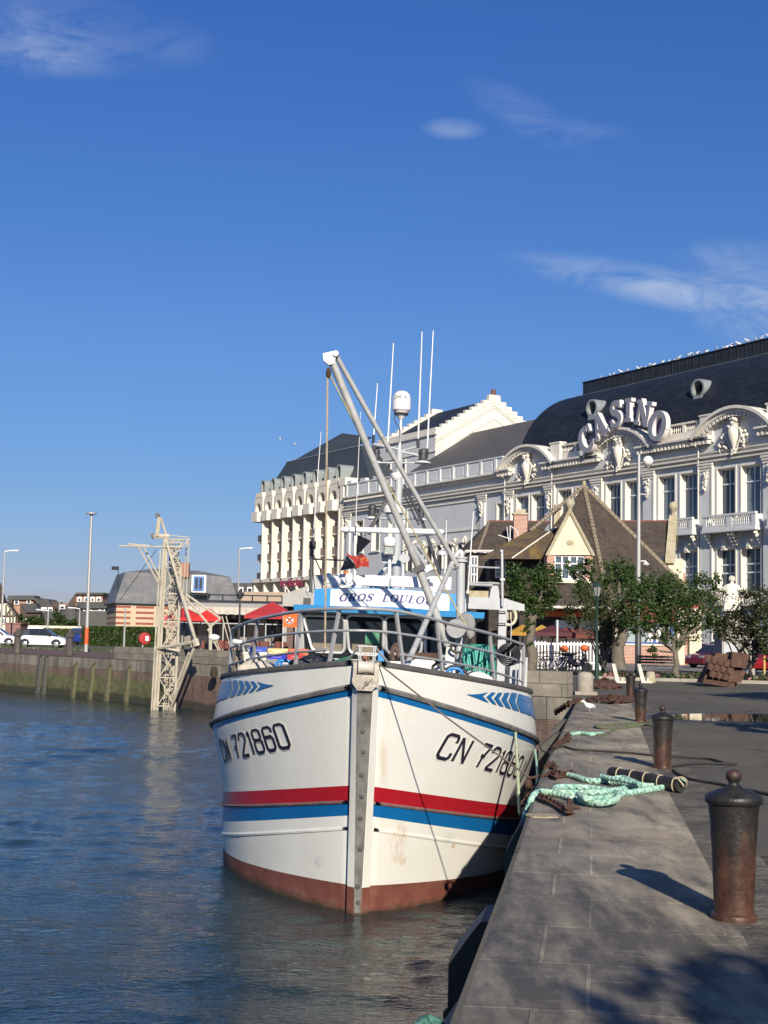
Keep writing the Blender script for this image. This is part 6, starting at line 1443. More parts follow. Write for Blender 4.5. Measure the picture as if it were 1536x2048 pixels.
# crane : king post, boom, strut, brace
kb = BP(922, 1350, 24.6)
part('king_post', M_GREYP, lambda mb: (mb.tube([Vector((kb.x, kb.y, 2.2)), BP(922, 1118, 24.6)], .078, 16), mb.lathe([(.085, 0), (.12, .0), (.12, .03), (.10, .03), (.10, .06), (.12, .06), (.12, .09), (.05, .1)], BP(922, 1124, 24.6), 14)))
part('post_elbow', M_GAL, lambda mb: mb.tube(bez([tuple(BP(x, y, 24.6)) for x, y in ((922, 1118), (924, 1107), (917, 1104), (908, 1118))], 4), .05, 10))
part('post_brace', M_GAL, lambda mb: mb.tube([BP(908, 1118, 24.6), BP(811, 1336, 21.4)], .047, 12))
TPD = 22.6
part('crane_boom', M_GAL, lambda mb: mb.tube([BP(664, 722, TPD), BP(740, 906, 23.1), BP(836, 1132, 24.0)], .062, 14))
part('boom_foot', M_GAL, lambda mb: (mb.tube([BP(836, 1132, 24.0), BP(895, 1290, 24.4)], .072, 14), mb.prism([(-.09, -.2), (.09, -.2), (.07, .1), (-.07, .1)], lambda u, v, h: BP(900, 1305, 24.4)+Vector((u, h, v)), -.05, .05)))
part('boom_strut', M_GAL, lambda mb: mb.tube([BP(672, 711, TPD+.05), BP(748, 846, 23.2), BP(915, 1132, 24.5)], .043, 12))
part('boom_clamp', M_DKM, lambda mb: mb.box(BP(838, 1137, 23.95), (.22, .12, .10), 0, Euler((0, -.5, 0))))
part('boom_head', M_GAL, lambda mb: (mb.prism([(-.13, .07), (-.02, .10), (.06, .12), (.10, .06), (.07, -.10), (-.02, -.12), (-.11, -.05)], lambda u, v, h: BP(661, 717, TPD)+Vector((u, h, v)), -.06, .08), mb.lathe([(.05, -.1), (.05, .1)], BP(672, 709, TPD), 10, 0, Matrix.Rotation(rad(90), 3, 'X'))))
bk_ = part('hoist_block', M_RUST, lambda mb: mb.ell(BP(657, 746, TPD), (.045, .04, .10), 0, 10, 8)); 
part('hoist_line', mat('old_hemp', (.36, .29, .20), .9, .3, 12), lambda mb: mb.tube([BP(655, 752, TPD), BP(650, 1300, TPD)], .018, 6)); part('hoist_hook', M_RUST, lambda mb: mb.tube(bez([tuple(BP(x, y, TPD)) for x, y in ((649, 1300), (647, 1308), (649, 1315), (652, 1311))], 4), .012, 6))
part('boom_rope', mat('yellow_rope', (.42, .36, .18), .85, .3, 12), lambda mb: mb.tube([BP(659, 748, TPD), BP(720, 868, 23), BP(847, 1098, 24), BP(932, 1252, 24.3)], .014, 6))
part('hydraulic_ram', M_GAL, lambda mb: (mb.tube([BP(822, 1088, 28), BP(856, 1137, 27.2)], .05, 10), mb.tube([BP(836, 1092, 28), BP(866, 1132, 27.4)], .035, 10), mb.box(BP(858, 1136, 27.2), (.2, .12, .12), 0, Euler((0, -.5, 0)))))
part('hydraulic_ram', M_GAL, lambda mb: (mb.tube([BP(735, 1180, 30), BP(776, 1130, 30)], .05, 10), mb.tube([BP(748, 1180, 30), BP(783, 1140, 30)], .035, 10)))
part('loudspeaker', M_GREYP, lambda mb: mb.lathe([(.02, -.1), (.05, 0), (.11, .1)], BP(809, 1122, 28.2), 14, 0, Matrix.Rotation(rad(60), 3, 'X')))
part('deck_lamp', M_GAL, lambda mb: mb.lathe([(.12, -.05), (.11, .02), (.02, .06)], BP(884, 1105, 27), 14))
# winch discs on the king post
part('winch_drum', mat('dull_disc_steel', (.23, .235, .235), .6, .15, 5), lambda mb: (mb.lathe([(.17, -.04), (.18, 0), (.17, .04)], BP(912, 1258, 24.2), 20, 0, Matrix.Rotation(rad(78), 3, 'X')), mb.lathe([(.17, -.03), (.18, 0), (.17, .03)], BP(932, 1245, 24.35), 20, 0, Matrix.Rotation(rad(86), 3, 'X') @ Matrix.Rotation(.5, 3, 'Y')), mb.ell(BP(941, 1266, 24.2), (.07, .03, .11), 0, 10, 6)))
# stern gantry
GD = 31.5
gp = part('stern_gantry', M_GREYP, lambda mb: (bxp(mb, 991, 1216, 1014, 1420, GD, .3), bxp(mb, 936, 1197, 1014, 1217, GD+.02, .35), mb.prism([(BP(1014, 1199, GD).x, BP(1014, 1198, GD).z), (BP(1014, 1219, GD).x, BP(1014, 1219, GD).z), (BP(1049, 1222, GD).x, BP(1049, 1222, GD).z), (BP(1049, 1209, GD).x, BP(1049, 1209, GD).z)], lambda u, v, h: (u, h, v), BP(1000, 1200, GD).y, BP(1000, 1200, GD).y+.35),
   mb.prism([(BP(979, 1198, GD).x, BP(979, 1198, GD).z), (BP(1001, 1198, GD).x, BP(979, 1198, GD).z), (BP(996, 1169, GD).x, BP(996, 1169, GD).z), (BP(984, 1169, GD).x, BP(996, 1169, GD).z)], lambda u, v, h: (u, h, v), BP(1000, 1200, GD).y+.05, BP(1000, 1200, GD).y+.3),
   bxp(mb, 1016, 1240, 1024, 1420, GD+.4, .12), mb.b2(BP(640, 1217, GD+.3), BP(940, 1198, GD+.3)+Vector((0, .3, 0)))), None)
for y in (1225, 1249, 1276, 1301): part('ladder_rung', M_DKM, lambda mb: mb.tube([BP(996, y+2, GD-.02), BP(996, y-2, GD-.1), BP(1010, y-2, GD-.1), BP(1010, y+2, GD-.02)], .015, 5), gp)
part('gantry_rail', M_GAL2, lambda mb: (mb.tube([BP(936, 1165, GD), BP(1003, 1167, GD)], .025, 6), mb.tube([BP(936, 1169, GD), BP(985, 1171, GD)], .03, 6), mb.tube([BP(936, 1133, GD), BP(1004, 1136, GD)], .022, 6), mb.tube([BP(1005, 1212, GD-.1), BP(1004, 1104, GD-.1)], .032, 8), mb.box(BP(1005, 1159, GD-.1), (.11, .09, .05)), mb.lathe([(.05, 0), (.045, .05)], BP(1003, 1104, GD-.1), 8)))
# starboard side posts and boards near the quay
for x, y0, y1, d in ((1041, 1300, 1390, 25.5), (1052, 1315, 1392, 25.9), (1034, 1330, 1392, 26.5)): part('timber_post', M_GAL2, lambda mb: mb.b2(BP(x-3.5, y1, d), BP(x+3.5, y0, d)+Vector((0, .08, 0))))
part('side_locker', M_GREYP, lambda mb: bxp(mb, 1018, 1328, 1042, 1392, 26.8, .5))
part('net_hatch', M_WHT, lambda mb: mb.prism([(BP(803, 1348, 22.5).x, 2.75), (BP(903, 1348, 22.5).x, 2.75), (BP(903, 1348, 22.5).x, BP(800, 1328, 22.5).z), (BP(880, 1348, 22.5).x, BP(800, 1319, 22.5).z), (BP(830, 1348, 22.5).x, BP(800, 1317, 22.5).z), (BP(808, 1348, 22.5).x, BP(800, 1330, 22.5).z)], lambda u, v, h: (u, h, v), BP(803, 1348, 22.5).y, BP(803, 1348, 22.5).y+1.2))
part('samson_post', mat('weathered_oak', (.22, .18, .13), .85, .3, 5, dscale=(4, 4, .6), dirt=(.1, .09, .07)), lambda mb: bxp(mb, 469, 1298, 482, 1356, 23.6, .12))
part('bollard_chrome', M_GAL, lambda mb: (mb.tube([BP(466, 1283, 23.2), BP(484, 1285, 23.2)], .05, 8), mb.tube(bez([tuple(BP(x, y, 23.2)) for x, y in ((475, 1287), (490, 1303), (502, 1312), (497, 1300), (482, 1287))], 4), .012, 6)))
part('cabin_side_frame', M_GAL2, lambda mb: (mb.tube([BP(592, 1335, 26.5), BP(598, 1225, 26.5)], .03, 6), mb.tube([BP(606, 1318, 26.5), BP(600, 1228, 26.5)], .02, 6)))
# ================================================================ QUAYSIDE THINGS
def cast_iron():
    t = NT('old_painted_iron'); co = t.coord(); sp = t.n('ShaderNodeSeparateXYZ'); t.l(co, sp.inputs[0])
    n1 = t.noise(co, 7, 6, .7); n2 = t.noise(t.coord((1, 1, .25)), 9, 5, .7)
    c = t.ramp(n1, [(.3, (.010, .0095, .009)), (.6, (.024, .022, .019)), (.75, (.055, .046, .034))])
    f = t.math('ADD', t.math('MULTIPLY', sp.outputs[2], -1.5), t.math('MULTIPLY', n2, 2.1))
    c = t.mix(t.ramp(f, [(.30, 0.0), (.80, .85)]), c, t.ramp(n1, [(.3, (.040, .017, .011)), (.7, (.125, .055, .030))]))
    c = t.mix(t.ramp(t.math('MULTIPLY', t.math('ADD', sp.outputs[2], t.math('MULTIPLY', n2, .5)), .9), [(.93, 0.0), (1.05, .8)]), c, (.09, .045, .030))
    t.l(c, t.b.inputs['Base Color']); t.l(t.ramp(n1, [(.3, .30), (.7, .62)]), t.b.inputs['Roughness']); t.b.inputs['Metallic'].default_value = .1
    t.bump(t.math('ADD', n1, t.math('MULTIPLY', t.noise(co, 40, 4), .4)), .55, .012); return t.m
M_IRON = cast_iron()
bol = thing('bollard', 'tall rusty iron bollard with a ball finial, nearest the camera', 'bollard', G(1468, 1840), group='iron bollards along the quay')
ZB = .955; sz = lambda pr: [(r, z*ZB) for r, z in pr]
mb = MB(); mb.lathe(sz([(.128, 0), (.130, .02), (.126, .038), (.112, .048), (.113, .10), (.121, .35), (.136, .60), (.145, .685)]), (0, 0, 0), 32); mb.build('shaft', M_IRON, bol, smooth=35)
mb = MB(); mb.lathe(sz([(.146, .682), (.158, .684), (.163, .692), (.163, .722), (.156, .733), (.105, .757), (.055, .778), (.040, .79)]), (0, 0, 0), 32); mb.build('cap', M_IRON, bol, smooth=35)
mb = MB(); mb.lathe(sz([(.040, .785), (.029, .80), (.03, .810), (.042, .826), (.046, .846), (.040, .868), (.022, .882), (.001, .886)]), (0, 0, 0), 20); mb.build('ball_finial', M_IRON, bol, smooth=60)
dup(bol, G(1325, 1537), .7, 'iron bollard with a ball finial beside the black log and green rope', scale=.92)
dup(bol, G(1281, 1444), 1.9, 'iron bollard with a ball finial, third along the quay beside the slack green line', scale=.90)
dup(bol, G(1261, 1400), 2.8, 'farthest dark iron bollard, half hidden by the one in front', scale=.90)
# granite bollard at the corner
M_GRAN = mat('speckled_granite', (.33, .30, .245), .85, .18, 6, dirt=(.20, .17, .11), damt=.55, dscale=(2, 2, 1.2), bump=.5, bs=40)
gbp = G(1170, 1390); gbp.z = 0; gb_ = thing('granite_bollard', 'squat round granite bollard at the corner of the quay', 'bollard', gbp)
mb = MB(); mb.b2((-.33, -.3, .008), (.31, .3, .10)); mb.build('plinth', M_GRAN, gb_); mb = MB(); mb.lathe([(.235, .10), (.24, .14), (.24, .50), (.225, .58), (.19, .635), (.10, .665), (.01, .67)], (0, 0, 0), 24); mb.build('shaft', M_GRAN, gb_, smooth=50)
# small pale stone bollard and white booms by the flower bed
p = G(1301, 1365); o = thing('stone_bollard', 'short pale stone bollard between the white posts and the tree', 'bollard', p)
mb = MB(); mb.lathe([(.20, 0), (.20, .1), (.17, .38), (.12, .42), (.01, .43)], (0, 0, 0), 14); mb.build('shaft', M_STONE, o, smooth=50)
for px, lb in ((1228, 'leaning white painted post nearer the green lantern'), (1279, 'leaning white painted post beside the short stone bollard')):
    p = G(px+8, 1366); o = thing('white_post', lb, 'post', p, group='leaning white posts by the flower bed'); mw = mat('chipped_white_paint', (.60, .57, .50), .7, .1, 4, dirt=(.3, .25, .18), damt=.6, dscale=(5, 5, 5))
    mb = MB(); mb.prism([(-.10, .05), (.06, .05), (-.12, .72), (-.25, .72)], lambda u, v, h: (u, h, v), -.06, .06); mb.build('beam', mw, o); mb = MB(); mb.b2((-.1, -.1, 0), (.32, .1, .09)); mb.b2((.12, -.06, .09), (.2, .06, .2)); mb.build('foot', mw, o)
# ---- ropes
def rope_mat(name, a, b, c_=None, sc=42, ang=.9):
    t = NT(name); w_ = t.n('ShaderNodeTexNoise'); n1 = t.noise(t.coord(), sc, 3, .6); n2 = t.noise(t.coord(), 3, 3)
    c = t.ramp(n1, [(.35, a), (.6, b)])
    if c_: c = t.mix(t.ramp(n2, [(.45, 0.0), (.65, .6)]), c, c_)
    t.l(c, t.b.inputs['Base Color']); t.b.inputs['Roughness'].default_value = .8; t.bump(t.noise(t.coord(), sc*2, 2), .6, .004); return t.m
M_R1 = rope_mat('teal_braided_fibre', (.08, .27, .21), (.44, .66, .54), (.42, .55, .38), 30); M_R2 = rope_mat('olive_line', (.06, .075, .04), (.14, .16, .09)); M_R3 = rope_mat('black_line', (.012, .012, .013), (.035, .033, .03))
def strands(pts, r, m, name, lab=None, cat='rope', n=4, pitch=.16, sub=6, group=None, par=None):
    """twisted strands following a path"""
    pts = [Vector(p) for p in bez([tuple(p) for p in pts], sub)]
    L_ = [0]
    for a, b in zip(pts, pts[1:]): L_.append(L_[-1]+(b-a).length)
    tot_ = L_[-1]; N_ = max(8, int(tot_/(pitch/7))); fr = []; j = 0; up = None
    for k in range(N_+1):
        s = tot_*k/N_
        while j < len(L_)-2 and L_[j+1] < s: j += 1
        t_ = (s-L_[j])/max(1e-6, L_[j+1]-L_[j]); p = pts[j].lerp(pts[j+1], t_); d = (pts[j+1]-pts[j]).normalized()
        a = d.cross(up or Vector((0, 0, 1)));
        if a.length < .1: a = d.cross(Vector((1, 0, 0)))
        a.normalize(); b = a.cross(d); up = b; fr.append((p, a, b, s))
    mb = MB(); rs_ = r*(.62 if n > 3 else .60); ro = r*.55
    for q in range(n):
        sg_ = 1 if (q % 2 == 0 or n < 4) else -1
        path = [p+(a*math.cos(sg_*2*math.pi*s/pitch+2*math.pi*q/n)+b*math.sin(sg_*2*math.pi*s/pitch+2*math.pi*q/n))*ro for p, a, b, s in fr]
        mb.tube(path, rs_, 6)
    o = mb.build(name, m, par, smooth=70)
    if lab: tag(o, lab, cat, group)
    return o
def gp_(x, y, z=.0): v = G(x, y, z+.008); return v
RR = .030
def zz(pts, r=RR, lift=0): return [G(x, y, r+.01+lift+(e[0] if e else 0)) for x, y, *e in pts]
strands(zz([(1128, 1548), (1150, 1553), (1172, 1560), (1200, 1562), (1225, 1558, .02), (1245, 1556, .03), (1262, 1562, .03), (1282, 1570, .02), (1300, 1572), (1322, 1570)]), RR, M_R1, 'green_rope', 'thick green braided rope lying in front of the black log')
strands(zz([(1203, 1552, .05), (1220, 1557, .05), (1245, 1560, .06), (1268, 1566, .05), (1280, 1570, .05), (1262, 1572, .0), (1240, 1566), (1215, 1563)]), RR*.9, M_R1, 'rope_splice', 'frayed spliced end of green rope on top of the long rope by the log')
coil = [(1366, 1562), (1350, 1570), (1318, 1576), (1280, 1582), (1250, 1586), (1230, 1584), (1190, 1577), (1150, 1574), (1120, 1574), (1109, 1578), (1116, 1584), (1150, 1586), (1190, 1586), (1225, 1585, .04), (1236, 1590, .05), (1230, 1600, .04), (1200, 1606, .02), (1170, 1604), (1155, 1594), (1165, 1586, .05), (1200, 1585, .06), (1236, 1580, .06), (1250, 1578, .05), (1240, 1590, .03), (1210, 1596, .03), (1175, 1598, .05), (1160, 1590, .05)]
strands(zz(coil), RR, M_R1, 'coiled_rope', 'coil of thick green braided rope on the quay slabs', pitch=.17)
pth = [G(1147, 1597, .04), G(1120, 1590, .04), G(1096, 1584, .05), G(1080, 1584, .06), G(1066, 1592, .05)]
e_ = pth[-1]; pth += [e_+Vector((-.05, -.03, -.12)), e_+Vector((-.10, .0, -.3)), e_+Vector((-.10, .1, -.6))]
strands(pth, RR, M_R1, 'mooring_rope', 'green mooring rope draped over the quay edge beside the concrete notch')
a = BP(1070, 1500, 23.0); a = boat.matrix_basis @ a
strands([a, P(1075, 1545, 20), P(1073, 1584, 14.6)], .018, M_R1, 'teal_line', 'taut teal line running from the trawler rail down to the quay edge', n=3, pitch=.1)
a = boat.matrix_basis @ BP(1024, 1376, 22.9)
strands([a, P(1029, 1440, 21.9), P(1034, 1520, 21.0), P(1039, 1628, 19.8)], .022, mat('pale_green_rope', (.34, .40, .26), .85, .25, 14), 'hanging_rope', 'pale green rope hanging down the starboard bow of the trawler', n=3, pitch=.12)
# bow wires
a = boat.matrix_basis @ Vector((.16, rake(3.3)-.05, 3.50)); b = P(1060, 1556, 16.5)
mb = MB(); mb.tube([a, a.lerp(b, .5)-Vector((0, 0, .03)), b], .011, 6); tag(mb.build('bow_line', mat('brown_wire', (.17, .13, .10), .8, .2)), 'thin brown line stretched from the bow roller to the quay edge', 'rope')
mb = MB(); mb.ell(b+Vector((-.02, 0, -.07)), (.05, .05, .06), 0, 10, 6); mb.tube([b, b+Vector((.12, .0, .03)), G(1092, 1548, .02)], .016, 6); tag(mb.build('shackle', M_RUST), 'rusty shackle where the bow line meets the quay edge', 'shackle')
# olive line and black cables
strands(zz([(1145, 1467), (1160, 1464), (1178, 1468), (1205, 1469), (1222, 1463), (1238, 1455), (1265, 1449), (1288, 1448), (1270, 1452), (1235, 1456), (1196, 1455), (1192, 1451), (1215, 1449), (1250, 1446), (1275, 1447), (1300, 1450), (1325, 1452)], .02), .022, M_R2, 'olive_rope', 'tangled olive rope around the foot of the third bollard', n=3, pitch=.12)
strands(zz([(1143, 1468), (1160, 1466), (1180, 1468), (1206, 1467)], .03), .030, M_R1, 'rope_eye', 'pale teal eye splice at the end of the olive rope', n=3, pitch=.12)
def cable(pts, r, name, lab): 
    mb = MB(); mb.tube(bez([tuple(p) for p in pts], 6), r, 6); return tag(mb.build(name, M_R3, smooth=60), lab, 'cable')
cable([G(x, y, .022) for x, y in ((1100, 1505), (1112, 1495), (1128, 1493), (1150, 1499), (1200, 1502), (1260, 1506), (1310, 1511), (1380, 1515), (1420, 1518), (1450, 1526), (1475, 1528), (1440, 1527), (1390, 1527), (1345, 1533))], .016, 'black_cable', 'black cable crossing the slabs and the asphalt behind the second bollard')
cable([G(x, y, .02) for x, y in ((1346, 1540), (1360, 1550), (1385, 1559), (1440, 1568), (1536, 1588), (1600, 1602))], .016, 'black_cable', 'black cable running right from the foot of the second bollard')
cable([P(1078, 1490, 22), P(1085, 1502, 21), P(1098, 1503, 20), P(1112, 1495, 19.5)], .012, 'hanging_cable', 'thin cable sagging between the trawler and the quay edge')
# log with twine
a = G(1224, 1546, .085); b = G(1362, 1571, .085)
lg = thing('tarred_log', 'black tarred pole bound with twine lying across the quay slabs', 'log', (a+b)/2)
mb = MB(); n = 12; mb.tube([a.lerp(b, k/n)+Vector((0, 0, .004*math.sin(k*2))) for k in range(n+1)], [.068+.004*math.sin(k*3) for k in range(n+1)], 14); mb.build('pole', mat('tarred_wood', (.018, .016, .014), .6, .4, 5, dirt=(.06, .045, .03), damt=.6, dscale=(8, 8, 8), bump=.5, bs=20), lg, world=True, smooth=50)
M_TW = mat('pale_twine', (.50, .42, .28), .85, .2, 20); d = (b-a).normalized(); sx = d.cross(Vector((0, 0, 1)))
for k, t_ in enumerate((.12, .32, .52, .72, .93)):
    mb = MB(); c = a.lerp(b, t_); mb.tube([c+d*(.03*math.cos(q*.45))+(sx*math.cos(2*math.pi*q/14)+Vector((0, 0, 1))*math.sin(2*math.pi*q/14))*(.073) for q in range(15)], .007, 5); mb.build('twine', M_TW, lg, world=True)
mb = MB(); mb.tube(bez([tuple(b+Vector(v)) for v in ((-.06, 0, .07), (0, -.05, .09), (.05, -.04, .05), (.05, .03, -.02), (0, .04, .05), (-.04, .02, .07), (-.02, -.05, .05), (.02, -.05, .0))], 4), .008, 5); mb.build('twine', M_TW, lg, world=True)
# ---- chains
def link(mb, c, d, up, L_=.055, w_=.032, r=.010):
    s = d.cross(up).normalized()
    mb.tube([c+d*math.cos(2*math.pi*k/10)*L_*.75+s*math.sin(2*math.pi*k/10)*w_ for k in range(10)], r, 5, closed=True)
def chain(pts, name, lab, L_=.055, w_=.032, r=.011, group=None):
    pts = [Vector(p) for p in bez([tuple(p) for p in pts], 8)]; mb = MB(); acc = 0; k = 0
    for a, b in zip(pts, pts[1:]):
        seg = (b-a).length; d = (b-a).normalized() if seg > 0 else Vector((1, 0, 0))
        while acc < seg:
            p = a+d*acc; up = Vector((0, 0, 1)) if k % 2 else d.cross(Vector((0, 0, 1)))
            if up.length < .2: up = Vector((1, 0, 0))
            link(mb, p, d, up.normalized(), L_, w_, r); acc += L_*1.15; k += 1
        acc -= seg
    return tag(mb.build(name, M_RUST, smooth=60), lab, 'chain', group)
chain([P(1058, 1600, 13.2)-Vector((0, 0, .25)), G(1072, 1590, .02), G(1085, 1596, .05), G(1100, 1602, .05), G(1118, 1612, .04), G(1138, 1624, .05)], 'rusty_chain', 'rusty chain running over the quay edge to the iron ring stud', .05, .034, .012)
rg_ = thing('mooring_ring', 'rusty iron stud with an eye in the slabs at the end of the chain', 'ring', G(1142, 1634))
mb = MB(); mb.b2((-.035, -.02, 0), (.015, .02, .12)); mb.lathe([(.02, -.06), (.022, .06)], (0, 0, .085), 8, 0, Matrix.Rotation(rad(90), 3, 'Y')); mb.ell((-.01, 0, .135), (.03, .03, .03), 0, 8, 6); mb.build('stud', M_RUST, rg_)
mb = MB(); mb.tube([(.06+.02*math.cos(a), .0+.03*math.sin(a), .075) for a in (0, 1, 2, 3, 4, 5)], .009, 5, closed=True); mb.build('eye', M_RUST, rg_)
random.seed(9)
chain([G(1042+50, 1553, .03)-Vector((.25, .0, .3)), G(1092, 1552, .02), G(1104, 1549, .03), G(1112, 1552, .06), G(1100, 1545, .03), G(1118, 1546, .05), G(1130, 1548, .05), G(1145, 1545, .03), G(1128, 1551, .03), G(1110, 1554, .03)], 'rusty_chain', 'tangle of rusty chain at the end of the long green rope', .045, .03, .012)
chain([P(1070, 1560, 16.5)-Vector((0, 0, .3)), G(1093, 1535, .02), G(1102, 1531, .03), G(1110, 1535, .04), G(1106, 1528, .03)], 'rusty_chain', 'short rusty chain hooked over the edge below the black cable', .045, .03, .012)
chain([G(1108, 1497, .02), G(1116, 1488, .03), G(1128, 1482, .04), G(1137, 1478, .05), G(1133, 1472, .06), G(1139, 1470, .04)], 'rusty_chain', 'small rusty chain near the olive rope end at the quay edge', .06, .04, .014)
chain([P(1112, 1424, 35), G(1141, 1406, .03), G(1160, 1402, .03), G(1185, 1402, .05), G(1205, 1401, .08), G(1225, 1404, .06), G(1240, 1402, .08), G(1262, 1404, .03)], 'rusty_chain', 'long rusty chain lying across the slabs in front of the granite bollard', .12, .07, .024)
mb = MB(); rn = random.Random(3); mb.ell(G(1231, 1399, .04), (.75, .35, .12), 0, 10, 6)
for k in range(26):
    c = G(rn.uniform(1216, 1246), rn.uniform(1396, 1401), .05+rn.random()*.08); d = Vector((rn.uniform(-1, 1), rn.uniform(-.4, .4), rn.uniform(-.5, .5))).normalized(); link(mb, c, d, Vector((0, 0, 1)), .15, .08, .028)
tag(mb.build('chain_heap', M_RUST, smooth=60), 'small heap of rusty chain and shackles between the granite bollard and the iron bollards', 'chain')
mb = MB()
for k in range(120):
    q = rn.random(); a_ = rn.uniform(0, 6.28); r_ = .75*math.sqrt(rn.random()); c = G(1206, 1377)+Vector((r_*math.cos(a_)*.8, r_*math.sin(a_)*.8, .05+.42*(1-r_/.8)*rn.random())); d = Vector((rn.uniform(-1, 1), rn.uniform(-1, 1), rn.uniform(-.6, .6))).normalized(); link(mb, c, d, Vector((0, 0, 1)) if abs(d.z) < .8 else Vector((1, 0, 0)), .11, .06, .022)
mb.ell(G(1206, 1377)+Vector((0, 0, .02)), (.62, .6, .3), 0, 12, 6)
tag(mb.build('chain_pile', M_RUST, smooth=60), 'pile of rusty chain beside the granite bollard and the green lantern', 'chain')
# concrete notch block by the edge
mb = MB(); c = G(1088, 1634, 0); ex = Vector((.99, .14, 0)); ey = Vector((-.15, .99, 0))
mb.prism([(-.13, -.09), (-.02, -.12), (.10, -.10), (.13, .02), (.07, .13), (-.05, .11), (-.12, .14), (-.16, .03)], lambda u, v, h: c+ex*u+ey*v+Vector((0, 0, h)), .006, .016); tag(mb.build('broken_concrete', mat('broken_concrete', (.40, .33, .22), .95, .35, 9, bump=1, bs=16, bd=.04)), 'pale broken concrete patch at the quay edge in front of the ring stud', 'concrete')
# timber fenders on the quay wall
M_TIM = mat('wet_black_timber', (.022, .022, .020), .55, .4, 3, dirt=(.05, .055, .04), damt=.6, dscale=(3, 3, .6), bump=.5, bs=10); M_TIM2 = mat('grey_timber', (.075, .075, .065), .8, .3, 3, dirt=(.03, .03, .025), damt=.6, dscale=(4, 4, .6), bump=.5, bs=10)
def fender(px_top, y_d, w_, label, top=-.04, proud=.28, m=M_TIM):
    e = None
    for (p, n1, a) in rows:
        if e is None or abs(p.y-y_d) < abs(e[0].y-y_d): e = (p, n1)
    p, n1 = e; td = Vector((-n1.y, n1.x)); f = lambda u, v, h: (*(p+td*u-n1*v), h)
    o = thing('timber_fender', label, 'fender', (p.x, p.y, 0), group='timber fenders on the quay wall')
    mb = MB(); mb.prism([(-w_/2, .0), (w_/2, .0), (w_/2, proud), (-w_/2, proud)], f, -3.6, top-.25); 
    q = [f(-w_/2, 0, top-.25), f(w_/2, 0, top-.25), f(w_/2, proud, top-.25), f(-w_/2, proud, top-.25)]; t2 = [f(-w_/2, 0, top), f(w_/2, 0, top), f(w_/2, proud*.35, top), f(-w_/2, proud*.35, top)]
    for k in range(4): mb.face([q[k], q[(k+1) % 4], t2[(k+1) % 4], t2[k]])
    mb.face(t2); mb.build('timber', m, o, world=True)
    mb = MB(); c = Vector(f(0, proud+.01, -.8)); mb.ell(c, (.05, .05, .05), 0, 8, 5); mb.build('bolt', M_RUST, o, world=True)
    return o
fender(0, 6.6, .62, 'dark timber fender on the quay wall nearest the camera', -.30, .26); fender(0, 8.9, .55, 'dark timber fender with a sloping top, second along the quay wall', -.16, .30, M_TIM)
fender(0, 12.6, .5, 'grey timber fender below the rusty chain', -.10, .20, M_TIM2); fender(0, 24.5, .7, 'grey timber fender behind the starboard bow of the trawler', -.12, .45, M_TIM2); fender(0, 28.5, .7, 'grey timber fender farthest along the quay wall', -.1, .4, M_TIM2)
# thick rope at the bottom edge
q = G(893, 2046, -.1)
strands([q+Vector(v) for v in ((.10, .25, -.32), (.0, .12, -.10), (-.08, .03, -.02), (-.15, -.08, -.06), (-.2, -.2, -.2), (-.22, -.3, -.45))], .042, rope_mat('dark_teal_fibre', (.02, .09, .07), (.08, .22, .17)), 'hanging_rope', 'thick dark teal rope over a timber at the bottom edge', pitch=.2)
# seagull on the quay
M_GW = mat('gull_white', (.78, .77, .74), .8, .03); M_GG = mat('gull_grey', (.36, .38, .41), .8, .06); M_GB = mat('gull_black', (.02, .02, .022), .7); M_YEL = mat('gull_bill', (.65, .42, .06), .6); M_PNK = mat('gull_legs', (.55, .38, .34), .7)
def gull(name, label, loc, rz, sc=1.0, group=None):
    t = thing(name, label, 'seagull', loc, rz, group=group, scale=sc)
    mb = MB()   # body along -x head .. +x tail
    sec = [(-.245, .30, .012), (-.225, .315, .030), (-.195, .325, .040), (-.165, .31, .036), (-.13, .27, .040), (-.08, .215, .068), (-.01, .185, .082), (.07, .18, .074), (.14, .185, .045), (.20, .18, .018)]
    mb.tube([(x, 0, z) for x, z, r in sec], [r for _, _, r in sec], 12); mb.build('body', M_GW, t, smooth=80)
    mb = MB(); mb.tube([(-.24, 0, .305), (-.285, 0, .295), (-.30, 0, .285)], [.013, .010, .004], 6); mb.build('bill', M_YEL, t)
    for s in (-1, 1):
        mb = MB(); mb.grid(lambda u, v: (-.09+.40*u, s*(.075*math.sin(math.pi*min(1, u*1.1+.12))**.6*(1-.3*v)+.004), .235-.055*u-(.085*v*math.sin(math.pi*(.15+.8*u)))), [k/8 for k in range(9)], [0, .35, .7, 1], flip=(s > 0), mf=lambda a, b: 1 if a >= 6 else 0); mb.build('wing', [M_GG, M_GB], t, smooth=70)
        mb = MB(); mb.tube([(.01, s*.035, .13), (.012, s*.035, .06), (.0, s*.035, .01)], .007, 6); mb.face([(.01, s*.035, .004), (-.045, s*.055, .004), (-.05, s*.035, .004), (-.045, s*.015, .004)]); mb.build('leg', M_PNK, t)
        mb = MB(); mb.ell((-.215, s*.034, .330), (.006, .004, .006), 0, 6, 4); mb.build('eye', M_GB, t)
    return t
p = G(1178, 1424, .010); gull('seagull', 'white seagull with grey wings standing on the quay slabs', p, .12, .72)
